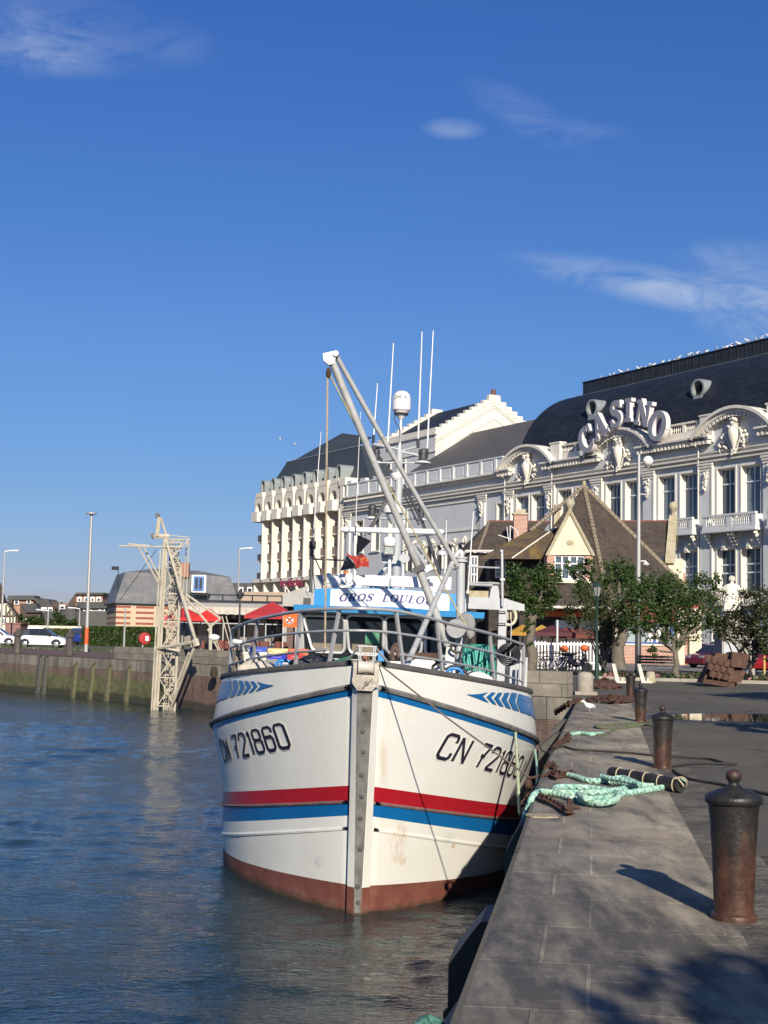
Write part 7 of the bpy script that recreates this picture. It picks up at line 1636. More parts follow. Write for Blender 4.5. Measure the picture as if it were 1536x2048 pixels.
# gulls on the casino ridge box, one thing each
gm = None; rn = random.Random(12)
def simple_gull(label, loc, group, spread=False):
    t = thing('seagull', label, 'seagull', loc, group=group)
    mb = MB(); sec = [(-.26, .33, .02), (-.22, .34, .045), (-.17, .31, .04), (-.08, .22, .075), (.04, .19, .085), (.15, .19, .05), (.24, .19, .012)]
    mb.tube([(x, 0, z) for x, z, r in sec], [r for *_, r in sec], 6); mb.build('body', M_GW, t, smooth=80)
    mb = MB()
    if spread:
        for s in (-1, 1): mb.grid(lambda u, v: (.0+.14*v+.10*u, s*.75*u, .24+.16*math.sin(u*2.2)-.02*v), [0, .25, .5, .75, 1], [0, 1])
    else: mb.grid(lambda u, v: (-.1+.4*u, .08*math.sin(math.pi*v*1.0-math.pi/2), .275-.04*u-.04*abs(2*v-1)**2), [0, .33, .66, 1], [0, .5, 1])
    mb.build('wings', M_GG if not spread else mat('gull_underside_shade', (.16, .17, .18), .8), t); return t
CM = cas.matrix_basis; first = None; tq = 33.0; k = 0
while tq > -5:
    loc = CM @ Vector((tq, RY+.05-rn.random()*.8, RZ)); 
    if first is None: first = simple_gull('seagull perched in the row along the top of the casino roof', loc, 'gulls along the casino ridge'); first.rotation_euler = (0, 0, 1.2)
    else: dup(first, loc, rn.uniform(0, 6.28), scale=rn.uniform(1.1, 1.45))
    k += 1; tq -= rn.choice([.35, .5, .7, .9, 1.6]) 
a = P(560, 883, 120); f1 = simple_gull('gliding seagull above the hotel roof, the left and higher one', a, 'gulls in flight', True); f1.rotation_euler = (0, .1, -1.4); b = P(590, 893, 120); dup(f1, b, -1.2, 'gliding seagull above the hotel roof, the right and lower one')
# ---- scallop dredge stack
dg_ = thing('rusty_dredge', 'stack of rusty ribbed steel dredge plates leaning at the road edge', 'dredge', G(1450, 1373))
dx = 1/ (2740/50.)
mb = MB(); 
def dp(x, y, o=0): return P(x, y, 50+o)
R_d = mat('flaking_rust_plate', (.075, .038, .025), .85, .3, 3, dirt=(.15, .08, .05), damt=.7, dscale=(5, 5, 5), bump=.6, bs=14); 
def plate(pts, th_, o=0):
    fr = [dp(x, y, o) for x, y in pts]; bk2 = [v+Vector((0, th_, 0)) for v in fr]; n = len(fr); mb.face(fr); mb.face(bk2[::-1])
    for i in range(n): mb.face([fr[i], bk2[i], bk2[(i+1) % n], fr[(i+1) % n]])
plate([(1405, 1362), (1472, 1372), (1498, 1310), (1432, 1306)], .8, .3); mb.build('plate', R_d, dg_, world=True)
for j in range(3):
    for i in range(4):
        x = 1414+i*12-j*0+(4-j)*0; x0 = 1412+i*13+ (3-j)*5-9; y0 = 1352-j*15+i*3-(0)
        mb = MB(); q = [(x0, y0), (x0+12, y0+2.5), (x0+17, y0-11), (x0+5, y0-13)]
        a, b, c, d = [dp(*v) for v in q]; up_ = Vector((0, -.13, -.02)); mb.grid(lambda u, v: (a.lerp(b, u)).lerp(d.lerp(c, u), v)+up_*(math.sin(math.pi*u)*.8+.2)*(1-v*.85), [0, .25, .5, .75, 1], [0, .5, 1]); mb.face([a+up_*.2, b+up_*.2, b, a]); mb.build('rib', R_d, dg_, world=True)
mb = MB(); plate([(1462, 1334), (1492, 1336), (1499, 1309), (1470, 1304), (1464, 1306)], .9, -.1); mb.build('upper_plate', R_d, dg_, world=True)
mb = MB(); plate([(1456, 1363), (1482, 1366), (1492, 1342), (1462, 1340)], .9, -.1); mb.build('lower_plate', R_d, dg_, world=True)
mb = MB(); plate([(1404, 1366), (1468, 1376), (1470, 1366), (1408, 1358)], .9, -.25); mb.build('base_plate', M_RUST, dg_, world=True)
# ---- statue on pedestal
st_ = thing('statue', 'white stone statue of a standing coated figure seen from behind above the trees', 'statue', (P(1462, 1349, 69).x, 69.5, 0))
M_ST = mat('white_limestone', (.72, .68, .58), .8, .08, 2, dirt=(.45, .41, .32), damt=.5, dscale=(4, 4, 1.5)); pw = G(1438, 1349); 
xa, xb = P(1444, 1300, 69).x, P(1504, 1300, 69).x; zt = P(1465, 1268, 69).z; mb = MB(); mb.b2((xa, 69, 0), (xb, 70.6, zt-.3)); mb.b2((xa-.06, 68.94, zt-.3), (xb+.06, 70.66, zt)); mb.b2((xa+.3, 69.3, zt), (xb-.3, 70.3, zt+.75)); mb.b2((xa-.12, 68.88, 0), (xb+.12, 70.7, .35)); mb.build('pedestal', mat('grey_pedestal', (.33, .32, .28), .85, .1, 1, dirt=(.2, .19, .15), damt=.5), st_, world=True)
mb = MB(); mb.b2((xa+.08, 68.97, .55), (xa+.75, 68.998, zt-.45)); mb.build('plaque', mat('pale_plaque', (.45, .47, .48), .7, .05), st_, world=True)
sx_ = P(1464, 1200, 69.8).x; zf_ = zt+.75; zh = P(1464, 1153, 69.8).z; Hs = zh-zf_
mb = MB(); Sc = Hs/1.8
for s in (-1, 1): mb.tube([(sx_+s*.12*Sc, 69.8, zf_), (sx_+s*.12*Sc, 69.8, zf_+.45*Sc), (sx_+s*.10*Sc, 69.8, zf_+.9*Sc)], [.085*Sc, .08*Sc, .11*Sc], 8)
n = 20; secs = [(a_, b_*1.2, c_*1.2) for a_, b_, c_ in [(.35, .34, .22), (.6, .31, .2), (.85, .27, .18), (1.0, .23, .16), (1.2, .25, .17), (1.38, .27, .16), (1.46, .2, .13), (1.50, .08, .08), (1.56, .065, .07)]]
mb.grid(lambda u, v: (sx_+Sc*secs[v][1]*math.cos(u)*(1+.06*math.sin(u*9)*(v < 4)), 69.8+Sc*secs[v][2]*math.sin(u)*(1+.06*math.sin(u*9)*(v < 4)), zf_+Sc*secs[v][0]), [2*math.pi*k/28 for k in range(29)], list(range(len(secs))))
mb.tube([(sx_+.25*Sc, 69.8, zf_+1.4*Sc), (sx_+.36*Sc, 69.75, zf_+1.15*Sc), (sx_+.42*Sc, 69.7, zf_+.86*Sc), (sx_+.40*Sc, 69.68, zf_+.76*Sc)], [.085*Sc, .08*Sc, .06*Sc, .045*Sc], 8); mb.tube([(sx_-.25*Sc, 69.8, zf_+1.4*Sc), (sx_-.36*Sc, 69.85, zf_+1.18*Sc), (sx_-.34*Sc, 69.9, zf_+.98*Sc), (sx_-.2*Sc, 70.0, zf_+.95*Sc)], [.085*Sc, .08*Sc, .06*Sc, .045*Sc], 8)
mb.ell((sx_, 69.8, zf_+1.66*Sc), (.095*Sc, .11*Sc, .13*Sc), 0, 12, 8); mb.build('figure', M_ST, st_, world=True, smooth=50)
mb = MB(); rn = random.Random(1)
for k in range(40): a_, e = rn.uniform(0, 6.28), rn.uniform(-.3, 1.4); mb.ell((sx_+.11*Sc*math.cos(a_)*math.cos(e), 69.8+.12*Sc*math.sin(a_)*math.cos(e), zf_+1.69*Sc+.12*Sc*math.sin(e)), .035*Sc, 0, 6, 4)
mb.build('curly_hair', M_ST, st_, world=True, smooth=60)
# ---- lamp posts
M_POLE = mat('brushed_pole', (.42, .42, .40), .45, .06, 2, metal=.4)
lp = thing('lamp_post', 'tall grey lamp post with one white globe in front of the casino', 'lamp post', G(1276, 1345)); b = G(1276, 1345); d = b.y
mb = MB(); tp = P(1281, 909, d); mb.tube([(0, 0, 0), (0, 0, 1.2), (0, 0, tp.z)], [.15, .15, .075], 12); mb.build('pole', M_POLE, lp, smooth=50)
mb = MB(); mb.lathe([(.16, 0), (.16, 2.6), (.12, 2.65)], (0, 0, 0), 12); mb.build('base_sleeve', M_DKM, lp, smooth=40)
c = P(1296, 922, d)-b; mb = MB(); mb.ell(c, .27, 0, 20, 12); gl_ = mb.build('globe', mat('opal_globe', (.74, .72, .68), .25, .04), lp, smooth=80); mb = MB(); mb.lathe([(.03, -.45), (.09, -.36), (.17, -.24), (.2, -.2)], c, 12); mb.tube([c+Vector((0, 0, -.42)), c+Vector((-.2, 0, -.42)), Vector((0, 0, c.z-.42))], .03, 6); mb.build('globe_cup', M_POLE, lp, smooth=50)
a = P(1293, 989, d)-b; mb = MB(); mb.tube([(0, 0, a.z), (a.x+.12, 0, a.z)], .045, 8); mb.ell((a.x+.1, 0, a.z), (.1, .05, .05), 0, 8, 6); mb.build('bracket', M_POLE, lp)
a = P(1292, 1128, d)-b; mb = MB(); mb.tube([(0, 0, a.z+.15), (a.x, 0, a.z+.15)], .03, 6); mb.lathe([(.06, -.12), (.17, -.05), (.2, 0), (.1, .05), (.05, .12)], (a.x, 0, a.z), 12); mb.build('camera_housing', M_WFR, lp, smooth=50)
ln = thing('street_lantern', 'dark green cast iron street lantern beside the pile of chain', 'lantern', G(1193, 1364)); b = G(1193, 1364); M_GRN = mat('bottle_green_paint', (.015, .045, .035), .45, .2)
hz = P(1194, 1192, b.y).z; mb = MB(); mb.lathe([(.12, 0), (.12, .1), (.075, .15), (.07, .9), (.05, 1.0), (.042, hz-.1), (.07, hz-.05), (.04, hz)], (0, 0, 0), 12); mb.build('column', M_GRN, ln, smooth=40)
mb = MB(); mb.lathe([(.08, hz), (.15, hz+.36), (.15, hz+.38)], (0, 0, 0), 4); lh = mb.build('lamp_glass', mat('frosted_glass', (.30, .32, .28), .2, .1), ln); mb = MB(); mb.lathe([(.19, hz+.38), (.17, hz+.42), (.06, hz+.50), (.02, hz+.56)], (0, 0, 0), 8)
for k in range(4): a_ = math.pi/2*k; mb.tube([(.085*math.cos(a_), .085*math.sin(a_), hz), (.16*math.cos(a_), .16*math.sin(a_), hz+.38)], .012, 4)
mb.build('lamp_hood', M_GRN, ln)
tl = thing('lamp_post', 'tall silver lamp post with a flat round head and orange band on the far quay', 'lamp post', G(172, 1304)); b = G(172, 1304); tp = P(185, 1026, b.y).z
mb = MB(); mb.tube([(0, 0, 0), (0, 0, tp)], [.15, .085], 12); mb.build('pole', M_POLE, tl, smooth=50); mb = MB(); mb.lathe([(.151, .55), (.146, 1.75)], (0, 0, 0), 12); mb.build('orange_band', mat('orange_band', (.62, .10, .03), .5), tl, smooth=50); mb = MB(); mb.lathe([(.15, -.12), (.42, -.08), (.42, 0), (.2, .04)], (0, 0, tp), 16); mb.build('lamp_head', M_POLE, tl, smooth=40)
# slim far poles
for (x0, y0, x1, y1, d, lb, hd) in ((1, 1290, 5, 1103, 130, 'slim lamp post at the far left edge beside the timbered house', 1), (476, 1200, 478, 1098, 135, 'slim lamp post rising behind the restaurant roof', 1), (117, 1255, 118, 1198, 195, 'thin mast among the dark roofed houses', 0), (248, 1288, 251, 1215, 128, 'plain grey post in front of the striped brick building', 0), (95, 1262, 97, 1222, 150, 'pale street lamp with a side arm before the dark roofs', 2), (158, 1262, 160, 1218, 150, 'pale twin street lamp between the tall brick block and the car', 2)):
    a = P(x0, y0, d); a.z = 0; z1_ = P(x1, y1, d).z; o = thing('thin_pole', lb, 'pole', a); mb = MB(); mb.tube([(0, 0, 0), (0, 0, z1_)], [.10, .07], 8); mb.build('pole', M_POLE, o)
    if hd: mb = MB(); s = 1 if hd == 1 else -1; mb.tube([(0, 0, z1_), (s*.5, 0, z1_+.1), (s*1.3, 0, z1_+.12)], [.06, .06, .09], 6); mb.build('lamp_arm', M_WFR, o)
ll = thing('street_lantern', 'dark street lantern in front of the restaurant awning', 'lantern', (P(477, 1300, 95).x, 95, 0)); hz = P(477, 1198, 95).z; mb = MB(); mb.tube([(0, 0, 0), (0, 0, hz)], [.09, .06], 8); mb.build('column', M_DKM, ll); mb = MB(); mb.lathe([(.1, 0), (.26, .25), (.32, .3), (.1, .55), (.02, .7)], (0, 0, hz), 6); mb.build('lamp_hood', M_DKM, ll)
lr = thing('street_lantern', 'pale street lantern beside the blue corner of the wheelhouse', 'lantern', (P(616, 1298, 80).x, 80, 0)); hz = P(616, 1192, 80).z; mb = MB(); mb.tube([(0, 0, 0), (0, 0, hz)], [.09, .05], 8); mb.build('column', M_GREYP, lr); mb = MB(); mb.lathe([(.05, 0), (.2, .2), (.24, .3), (.08, .5), (.02, .6)], (0, 0, hz), 8); mb.build('lamp_hood', M_WFR, lr, smooth=50)
# sign on yellow pole
sp_ = thing('street_sign', 'blue direction sign on a yellow post at the right edge', 'sign', G(1529, 1356)); b = G(1529, 1356); hz = P(1529, 1255, b.y).z
mb = MB(); mb.tube([(0, 0, 0), (0, 0, hz)], .05, 8); mb.build('post', mat('yellow_post', (.58, .40, .12), .6, .1), sp_); a = P(1510, 1258, b.y)-b; mb = MB(); mb.b2((a.x, -.06, a.z+.05), (1.2, -.02, a.z+.42)); mb.build('panel', mat('faded_blue_sign', (.08, .20, .32), .5, .1), sp_)
txt_mesh('lettering', 'Place', .24, M_WFR, sp_, Matrix(((1, 0, 0, a.x+.38), (0, 0, -1, -.066), (0, 1, 0, a.z+.23), (0, 0, 0, 1))), .002)
# ---- far quay bollards and life ring cabinet
fb = thing('mooring_bollard', 'dark worn bollard at the back bumper of the white hatchback', 'bollard', G(34, 1306), group='bollards on the far quay'); mb = MB(); mb.lathe([(.24, 0), (.22, .9), (.20, 1.05), (.30, 1.1), (.30, 1.3), (.12, 1.42), (.10, 1.6)], (0, 0, 0), 14); mb.build('shaft', mat('oxidised_bollard', (.07, .06, .055), .8, .3, 4, dirt=(.16, .14, .11), damt=.6, dscale=(3, 3, 1)), fb, smooth=40)
dup(fb, G(138, 1310), .5, 'dark worn bollard at the front bumper of the white hatchback')
rb_ = thing('life_ring_cabinet', 'round red life ring cabinet on a post behind the harbour parapet', 'cabinet', (P(288, 1300, 84).x, 84, 0)); cz = P(288, 1277, 84).z; mb = MB(); mb.tube([(-.1, 0, 0), (-.1, 0, cz)], .04, 8); mb.build('post', M_GREYP, rb_)
mb = MB(); mb.lathe([(.26, -.14), (.36, -.12), (.38, 0), (.36, .12), (.26, .14)], (0, 0, cz), 20, 0, Matrix.Rotation(rad(30), 3, 'Z') @ Matrix.Rotation(rad(90), 3, 'X')); mb.build('case', mat('red_plastic', (.38, .03, .03), .45, .08, 2), rb_, smooth=40); mb = MB(); mb.box((.19, -.16, cz), (.22, .02, .3), 0, rad(30)); mb.build('sticker', M_WFR, rb_)
# ---- lattice tower standing in the water
M_LAT = mat('cream_lattice_steel', (.46, .42, .33), .6, .12, 3, dirt=(.22, .17, .10), damt=.5, dscale=(3, 3, 1.2))
TD = 68.2; lt = thing('lattice_tower', 'cream steel lattice loading tower standing in the harbour against the wall', 'lattice tower', (P(325, 1415, TD).x, TD, WZ))
def tb(name, segs_, r, m=M_LAT, n=6):
    mb = MB()
    for (x0, y0, d0, x1, y1, d1) in segs_: mb.tube([P(x0, y0, TD+d0), P(x1, y1, TD+d1)], r, n)
    return mb.build(name, m, lt, world=True)
def seg_each(name, segs_, r, **k):
    for s in segs_: tb(name, [s], r, **k)
seg_each('main_leg', [(308, 1422, 0, 329, 1078, 0), (314, 1422, .1, 334, 1078, .1), (349, 1422, .3, 362, 1140, .3), (343, 1422, 1.4, 358, 1120, 1.4)], .075)
seg_each('guide_rail', [(303, 1420, -.1, 321, 1100, -.1), (327, 1422, .8, 344, 1100, .8), (331, 1422, 1.2, 348, 1110, 1.2), (337, 1422, 1.3, 352, 1120, 1.3)], .045)
xl = lambda y: 314+(1422-y)*20/344; xr = lambda y: 349+(1422-y)*13/282
ys = [1412, 1355, 1298, 1243, 1187, 1135, 1085]; hs_ = []; ds_ = []
for k, y in enumerate(ys):
    hs_.append((xl(y), y, 0, xr(y), y+1, .3)); hs_.append((xl(y)+8, y-4, 1, xr(y)+3, y-4, 1.4))
    if k < len(ys)-1:
        y2 = ys[k+1]; ds_ += [(xl(y), y, 0, xr(y2), y2, .3), (xr(y), y, .3, xl(y2), y2, 0), (xl(y)+8, y, 1.2, xr(y2)+2, y2, 1.4), (xr(y), y, 1.4, xl(y2)+8, y2, 1.2)]
seg_each('cross_bar', hs_, .035); seg_each('diagonal_brace', ds_, .03)
for k in range(44): y = 1416-k*7.4; tb('ladder_rung', [(xl(y)+14, y, .9, xl(y)+24, y-.5, .9)], .018, n=4)
seg_each('side_strut', [(332, 1080, 0, 392, 1283, -1.6), (339, 1105, 1, 388, 1283, -.6), (392, 1285, -1.6, 340, 1420, 0), (386, 1285, -.6, 334, 1420, 1)], .07)
seg_each('side_arm', [(312, 1297, 0, 390, 1284, -1.4), (312, 1303, .0, 360, 1301, .3)], .09)
tb('strut_joint', [(390, 1278, -1.6, 394, 1292, -1.6)], .17)
seg_each('top_boom', [(238, 1092, -.2, 365, 1094, 0), (256, 1088, .6, 350, 1096, 1), (276, 1092, -.2, 318, 1168, 0), (287, 1094, .6, 321, 1158, .6)], .045)
seg_each('top_frame', [(328, 1078, 0, 379, 1079, .2), (330, 1070, 1, 378, 1075, 1.2), (379, 1077, .2, 372, 1095, .2), (379, 1077, .2, 330, 1133, 0), (379, 1077, .4, 370, 1235, .4), (374, 1078, 1, 362, 1235, 1), (340, 1078, .6, 338, 1135, .6), (346, 1080, .6, 344, 1135, .6), (352, 1080, .6, 350, 1135, .6), (358, 1080, .6, 357, 1135, .6)], .03)
seg_each('head_frame', [(317, 1034, -.1, 312, 1072, -.1), (320, 1034, -.1, 316, 1072, -.1), (322, 1036, .3, 333, 1072, .3)], .06)
tb('head_cross_bar', [(307, 1073, 0, 338, 1073, .2)], .14); 
for (x, y) in ((315, 1031), (306, 1072)):
    mb = MB(); mb.lathe([(.12, -.10), (.12, .10)], P(x, y, TD), 12, 0, Matrix.Rotation(rad(80), 3, 'X')); mb.build('pulley', M_DKM, lt, world=True, smooth=40)
seg_each('stay_wire', [(314, 1098, 0, 240, 1200, 6)], .018, m=M_DKM, n=4)
# second leaning frame behind
gf = thing('folding_gangway', 'cream folding gangway frame propped on the parapet right of the lattice tower', 'gangway', (P(425, 1300, 69.5).x, 69.5, .7))
for (x0, y0, x1, y1, r) in ((370, 1187, 441, 1237, .06), (369, 1193, 421, 1253, .06), (441, 1237, 421, 1253, .06), (400, 1208, 390, 1216, .04), (421, 1253, 421, 1303, .09), (421, 1255, 416, 1262, .07), (425, 1277, 438, 1303, .04), (428, 1268, 441, 1303, .03), (444, 1232, 462, 1300, .03), (452, 1232, 470, 1300, .03)):
    mb = MB(); mb.tube([P(x0, y0, 69.5), P(x1, y1, 69.5)], r, 6); mb.build('frame_bar', M_LAT, gf, world=True)
mb = MB(); a = P(428, 1275, 69.5); mb.ell(a, (.3, .2, .17), 0, 10, 6); mb.build('winch', M_WFR, gf, world=True, smooth=60)
# wall fender strips on the far wall
for k, (x, y0, y1, lb, m) in enumerate(((80, 1317, 1388, 'dark paired timber fender, left one of the pair on the far wall', M_TIM2), (92, 1318, 1389, 'dark paired timber fender, right one of the pair on the far wall', M_TIM2), (151, 1324, 1395, 'pale mossy wall timber, first right of the dark pair', None), (185, 1328, 1400, 'pale mossy wall timber, second right of the dark pair', None), (218, 1330, 1405, 'pale mossy wall timber, third right of the dark pair', None), (257, 1335, 1410, 'pale mossy wall timber under the parapet nearest the tower', None))):
    def hit(x, y):
        for (p, q) in zip(FARW[1:], FARW[2:]):
            r = ray(x, y); p = Vector((*p, 0)); q = Vector((*q, 0)); n_ = Vector((q.y-p.y, p.x-q.x, 0)); kk = (p-CAM).dot(n_)/r.dot(n_); w3 = CAM+r*kk; t_ = (w3-p).dot(q-p)/(q-p).length_squared
            if 0 <= t_ <= 1: return w3, (q-p).normalized()
        return P(x, y, 75), Vector((-1, 0, 0))
    (w3, dd) = hit(x, y1); n_ = Vector((-dd.y, dd.x, 0)); n_ = n_ if n_.y < 0 else -n_
    o = thing('wall_timber', lb, 'fender', (w3.x, w3.y, WZ), group='timbers on the far harbour wall'); mb = MB(); z1_ = -.45 if k > 1 else -.12
    mm = m or mat('mossy_pale_timber', (.11, .105, .06), .9, .35, 4, dirt=(.06, .075, .03), damt=.8, dscale=(3, 3, 1.5))
    lean = .35; f = lambda u, v, h: Vector((w3.x, w3.y, h))+dd*(u-lean*(h-z1_)*.35)*1+n_*v
    mb.prism([(-.16, -.05), (.16, -.05), (.12, .16), (-.12, .16)], f, -3.2, z1_); mb.face([f(-.12, .16, z1_), f(.12, .16, z1_), f(.08, 0, z1_+.2), f(-.08, 0, z1_+.2)]); mb.build('timber', mm, o, world=True)
mb = MB(); a = P(428, 1345, 67); mb.lathe([(.12, -.25), (.2, -.1), (.18, .15), (.1, .3)], a, 10); tag(mb.build('hanging_weed', mat('dark_weed', (.05, .035, .02), .9, .4, 9, bump=1, bs=20, bd=.05), smooth=50), 'dark tuft of weed growing out of the brick harbour wall', 'weed')
# ================================================================ TREES AND PLANTS
def leafm(name, a, b, c_):
    t = NT(name); n1 = t.noise(t.coord(), 1.3, 4, .6); n2 = t.noise(t.coord(), 9, 2, .6)
    c = t.ramp(n2, [(.3, a), (.52, b), (.75, c_)]); c = t.mix(1.0, c, t.ramp(n1, [(.3, .7), (.7, 1.15)]), 'MULTIPLY')
    t.l(c, t.b.inputs['Base Color']); t.b.inputs['Roughness'].default_value = .45; t.b.inputs['Specular IOR Level'].default_value = .35
    tr = t.n('ShaderNodeBsdfTranslucent'); t.l(c, tr.inputs[0]); mx = t.n('ShaderNodeMixShader'); mx.inputs[0].default_value = .22
    t.l(t.b.outputs[0], mx.inputs[1]); t.l(tr.outputs[0], mx.inputs[2]); t.l(mx.outputs[0], t.t.nodes['Material Output'].inputs[0]); return t.m
M_LF = leafm('plane_leaves', (.022, .055, .012), (.05, .095, .022), (.105, .155, .038)); M_LF2 = leafm('dusty_olive_leaves', (.035, .05, .018), (.065, .09, .03), (.12, .12, .045)); M_LF3 = leafm('bronze_leaves', (.025, .038, .014), (.048, .06, .022), (.095, .075, .033)); M_HG = leafm('hedge_leaves', (.025, .05, .012), (.05, .085, .022), (.10, .13, .04))
M_BARK = mat('grey_bark', (.145, .125, .092), .9, .35, 5, dirt=(.10, .085, .06), damt=.6, dscale=(4, 4, 1), bump=.7, bs=14)
def leaves(mb, blobs, n, size, seed, flat=1.0, clump=7):
    rn = random.Random(seed); vol = [b[3]**2 for b in blobs]; T = sum(vol)
    for b, v in zip(blobs, vol):
        k = int(n*v/T); nc = max(3, k//clump // 4)
        for _ in range(nc):
            # clump centre biased to the shell of the blob
            while True:
                d = Vector((rn.gauss(0, 1), rn.gauss(0, 1), rn.gauss(0, 1)))
                if d.length > .1: break
            d.normalize(); rr = b[3]*(.35+.75*rn.random()**.6); c = Vector(b[:3])+Vector((d.x*rr, d.y*rr, d.z*rr*flat)); cr = b[3]*rn.uniform(.12, .30)
            for _ in range(k//nc):
                p = c+Vector((rn.gauss(0, cr), rn.gauss(0, cr), rn.gauss(0, cr*.8)))
                s = size*rn.uniform(.6, 1.3); a = Vector((rn.gauss(0, 1), rn.gauss(0, 1), rn.gauss(0, .55))).normalized(); u = a.cross(Vector((rn.gauss(0, 1), rn.gauss(0, 1), rn.gauss(0, 1)))).normalized()
                mb.face([p-a*s*.5, p+u*s*.32, p+a*s*.55, p-u*s*.32])
def limb(mb, a, b, r0, r1, seed, k=5):
    rn = random.Random(seed); pts = [a.lerp(b, i/k)+Vector((rn.uniform(-1, 1), rn.uniform(-1, 1), 0))*(.05*(b-a).length*(0 if i in (0, k) else 1)) for i in range(k+1)]
    mb.tube(pts, [r0+(r1-r0)*i/k for i in range(k+1)], 7)
def tree(label, base, forks, blobs, n, size, seed, lm, r0=.14, d=None, kind='tree', extra=None, group=None):
    d = d or base.y; t = thing(kind, label, 'tree', base, group=group)
    mb = MB()
    if forks['h'] > 0: limb(mb, base-Vector((0, 0, .1)), base+Vector((forks.get('lx', 0), 0, forks['h'])), r0*1.25, r0*.8, seed)
    top = base+Vector((forks.get('lx', 0), 0, forks['h']))
    W = [(P(x, y, d+dy).x, d+dy, P(x, y, d+dy).z, r) for x, y, dy, r in blobs]
    rn = random.Random(seed+1)
    for w in W:
        c = Vector(w[:3]); limb(mb, top, c, r0*.45, r0*.12, rn.randint(0, 999))
        for _ in range(3): e = c+Vector((rn.gauss(0, 1), rn.gauss(0, 1), rn.gauss(0, .7)))*w[3]*.6; limb(mb, c.lerp(top, .35), e, r0*.14, r0*.04, rn.randint(0, 999), 3)
    mb.build('trunk', M_BARK, t, world=True, smooth=60)
    mb = MB(); leaves(mb, W, n, size, seed); o = mb.build('crown', lm, t, world=True)
    return t
b = G(1064, 1352); b.z = 0; b.y = 61; b.x = P(1064, 1300, 61).x
tree('pollarded plane tree with ivy tufts behind the stone parapet', b, {'h': 2.4}, [(1035, 1152, 0, .52), (1022, 1175, .2, .38), (1088, 1158, -.2, .62), (1104, 1150, .3, .40), (1040, 1195, 0, .50), (1080, 1200, 0, .55), (1100, 1190, .3, .40), (1016, 1205, .2, .30), (1063, 1245, -.2, .22), (1075, 1232, .1, .26), (1055, 1260, -.2, .18), (1060, 1290, -.15, .12), (1060, 1215, 0, .35)], 7800, .125, 3, M_LF, .22)
b = Vector((P(1240, 1300, 79).x, 79, 0))
tree('thick pollarded plane tree directly in front of the tiled house', b, {'h': 3.4}, [(1140, 1138, -1, .42), (1168, 1132, 0, .50), (1180, 1150, 0, .38), (1232, 1138, 0, .70), (1258, 1150, .5, .62), (1208, 1160, 0, .45), (1160, 1175, -1, .5), (1190, 1195, 0, .5), (1240, 1165, .4, .5), (1150, 1150, -.5, .35)], 5200, .15, 8, M_LF, .34)
b = G(1206, 1353)
tree('thin many stemmed tree beside the green street lantern', b, {'h': .35}, [(1160, 1205, 0, .55), (1190, 1215, .4, .65), (1225, 1225, 0, .70), (1150, 1230, .2, .45), (1185, 1250, -.3, .55), (1235, 1255, 0, .55), (1210, 1185, .4, .55), (1250, 1235, .2, .5), (1222, 1285, .3, .30), (1170, 1180, .5, .45), (1205, 1260, 0, .5)], 5200, .11, 14, M_LF2, .10)
b = G(1353, 1361)
tree('spreading dense green tree in the flower bed in front of the brick wall', b, {'h': 1.15, 'lx': -.05}, [(1270, 1195, 0, .75), (1310, 1180, .3, .80), (1350, 1190, -.2, .85), (1385, 1180, .2, .62), (1420, 1163, 0, .42), (1300, 1215, 0, .75), (1345, 1225, .3, .75), (1390, 1215, 0, .65), (1255, 1222, .2, .55), (1425, 1205, .3, .50), (1275, 1245, 0, .50), (1330, 1255, -.2, .55), (1385, 1255, .2, .52), (1408, 1240, 0, .45), (1300, 1265, .2, .35), (1365, 1275, 0, .35), (1302, 1300, .3, .26), (1440, 1180, .2, .25)], 13500, .115, 21, M_LF, .13)
b = Vector((P(1500, 1350, 60).x, 60, 0))
tree('dark bronze leaved tree at the right edge beside the statue', b, {'h': .4}, [(1440, 1230, 0, .55), (1475, 1240, .3, .55), (1510, 1205, 0, .70), (1530, 1235, 0, .70), (1490, 1260, .2, .65), (1450, 1262, .2, .45), (1425, 1250, .4, .45), (1525, 1280, 0, .55), (1545, 1210, .2, .6), (1500, 1295, .2, .4)], 8200, .115, 33, M_LF3, .11)
b = Vector((P(1560, 1350, 57).x, 57, 0))
tree('dark green tree mostly outside the right edge behind the street sign', b, {'h': .6}, [(1545, 1250, 0, .7), (1560, 1220, 0, .7), (1535, 1300, .2, .4), (1580, 1260, 0, .8)], 3000, .12, 35, M_LF2, .12)
# trees just outside the picture whose shadows fall into it
def otree(label, x, y, h, blobs, seed, n=2200):
    base = Vector((x, y, 0)); t = thing('tree', label, 'tree', base); mb = MB(); limb(mb, base, base+Vector((0, 0, h)), .13, .08, seed)
    for bb in blobs: limb(mb, base+Vector((0, 0, h*.8)), base+Vector(bb[:3]), .05, .02, seed+int(bb[0]*9))
    mb.build('trunk', M_BARK, t, world=True); mb = MB(); leaves(mb, [(x+a, y+b_, c, r) for a, b_, c, r in blobs], n, .24, seed); mb.build('crown', M_LF, t, world=True)
otree('street tree to the right of the near bollards, outside the picture', 10.2, 17.2, 3.0, [(-1.7, .3, 3.6, .55), (-.8, 0, 3.8, .8), (.2, -.2, 3.9, 1.0), (1.2, 0, 3.8, .9), (0, .1, 4.4, .7), (2.2, .2, 3.7, .7)], 41, 5000)
otree('street tree to the right of the puddle, outside the picture', 15.2, 31, 4.2, [(-2.5, 0, 4.6, .8), (-1.2, 0, 4.9, 1.1), (0, 0, 5.1, 1.3), (1.3, 0, 4.9, 1.1), (2.5, 0, 4.6, .8)], 43, 7000)
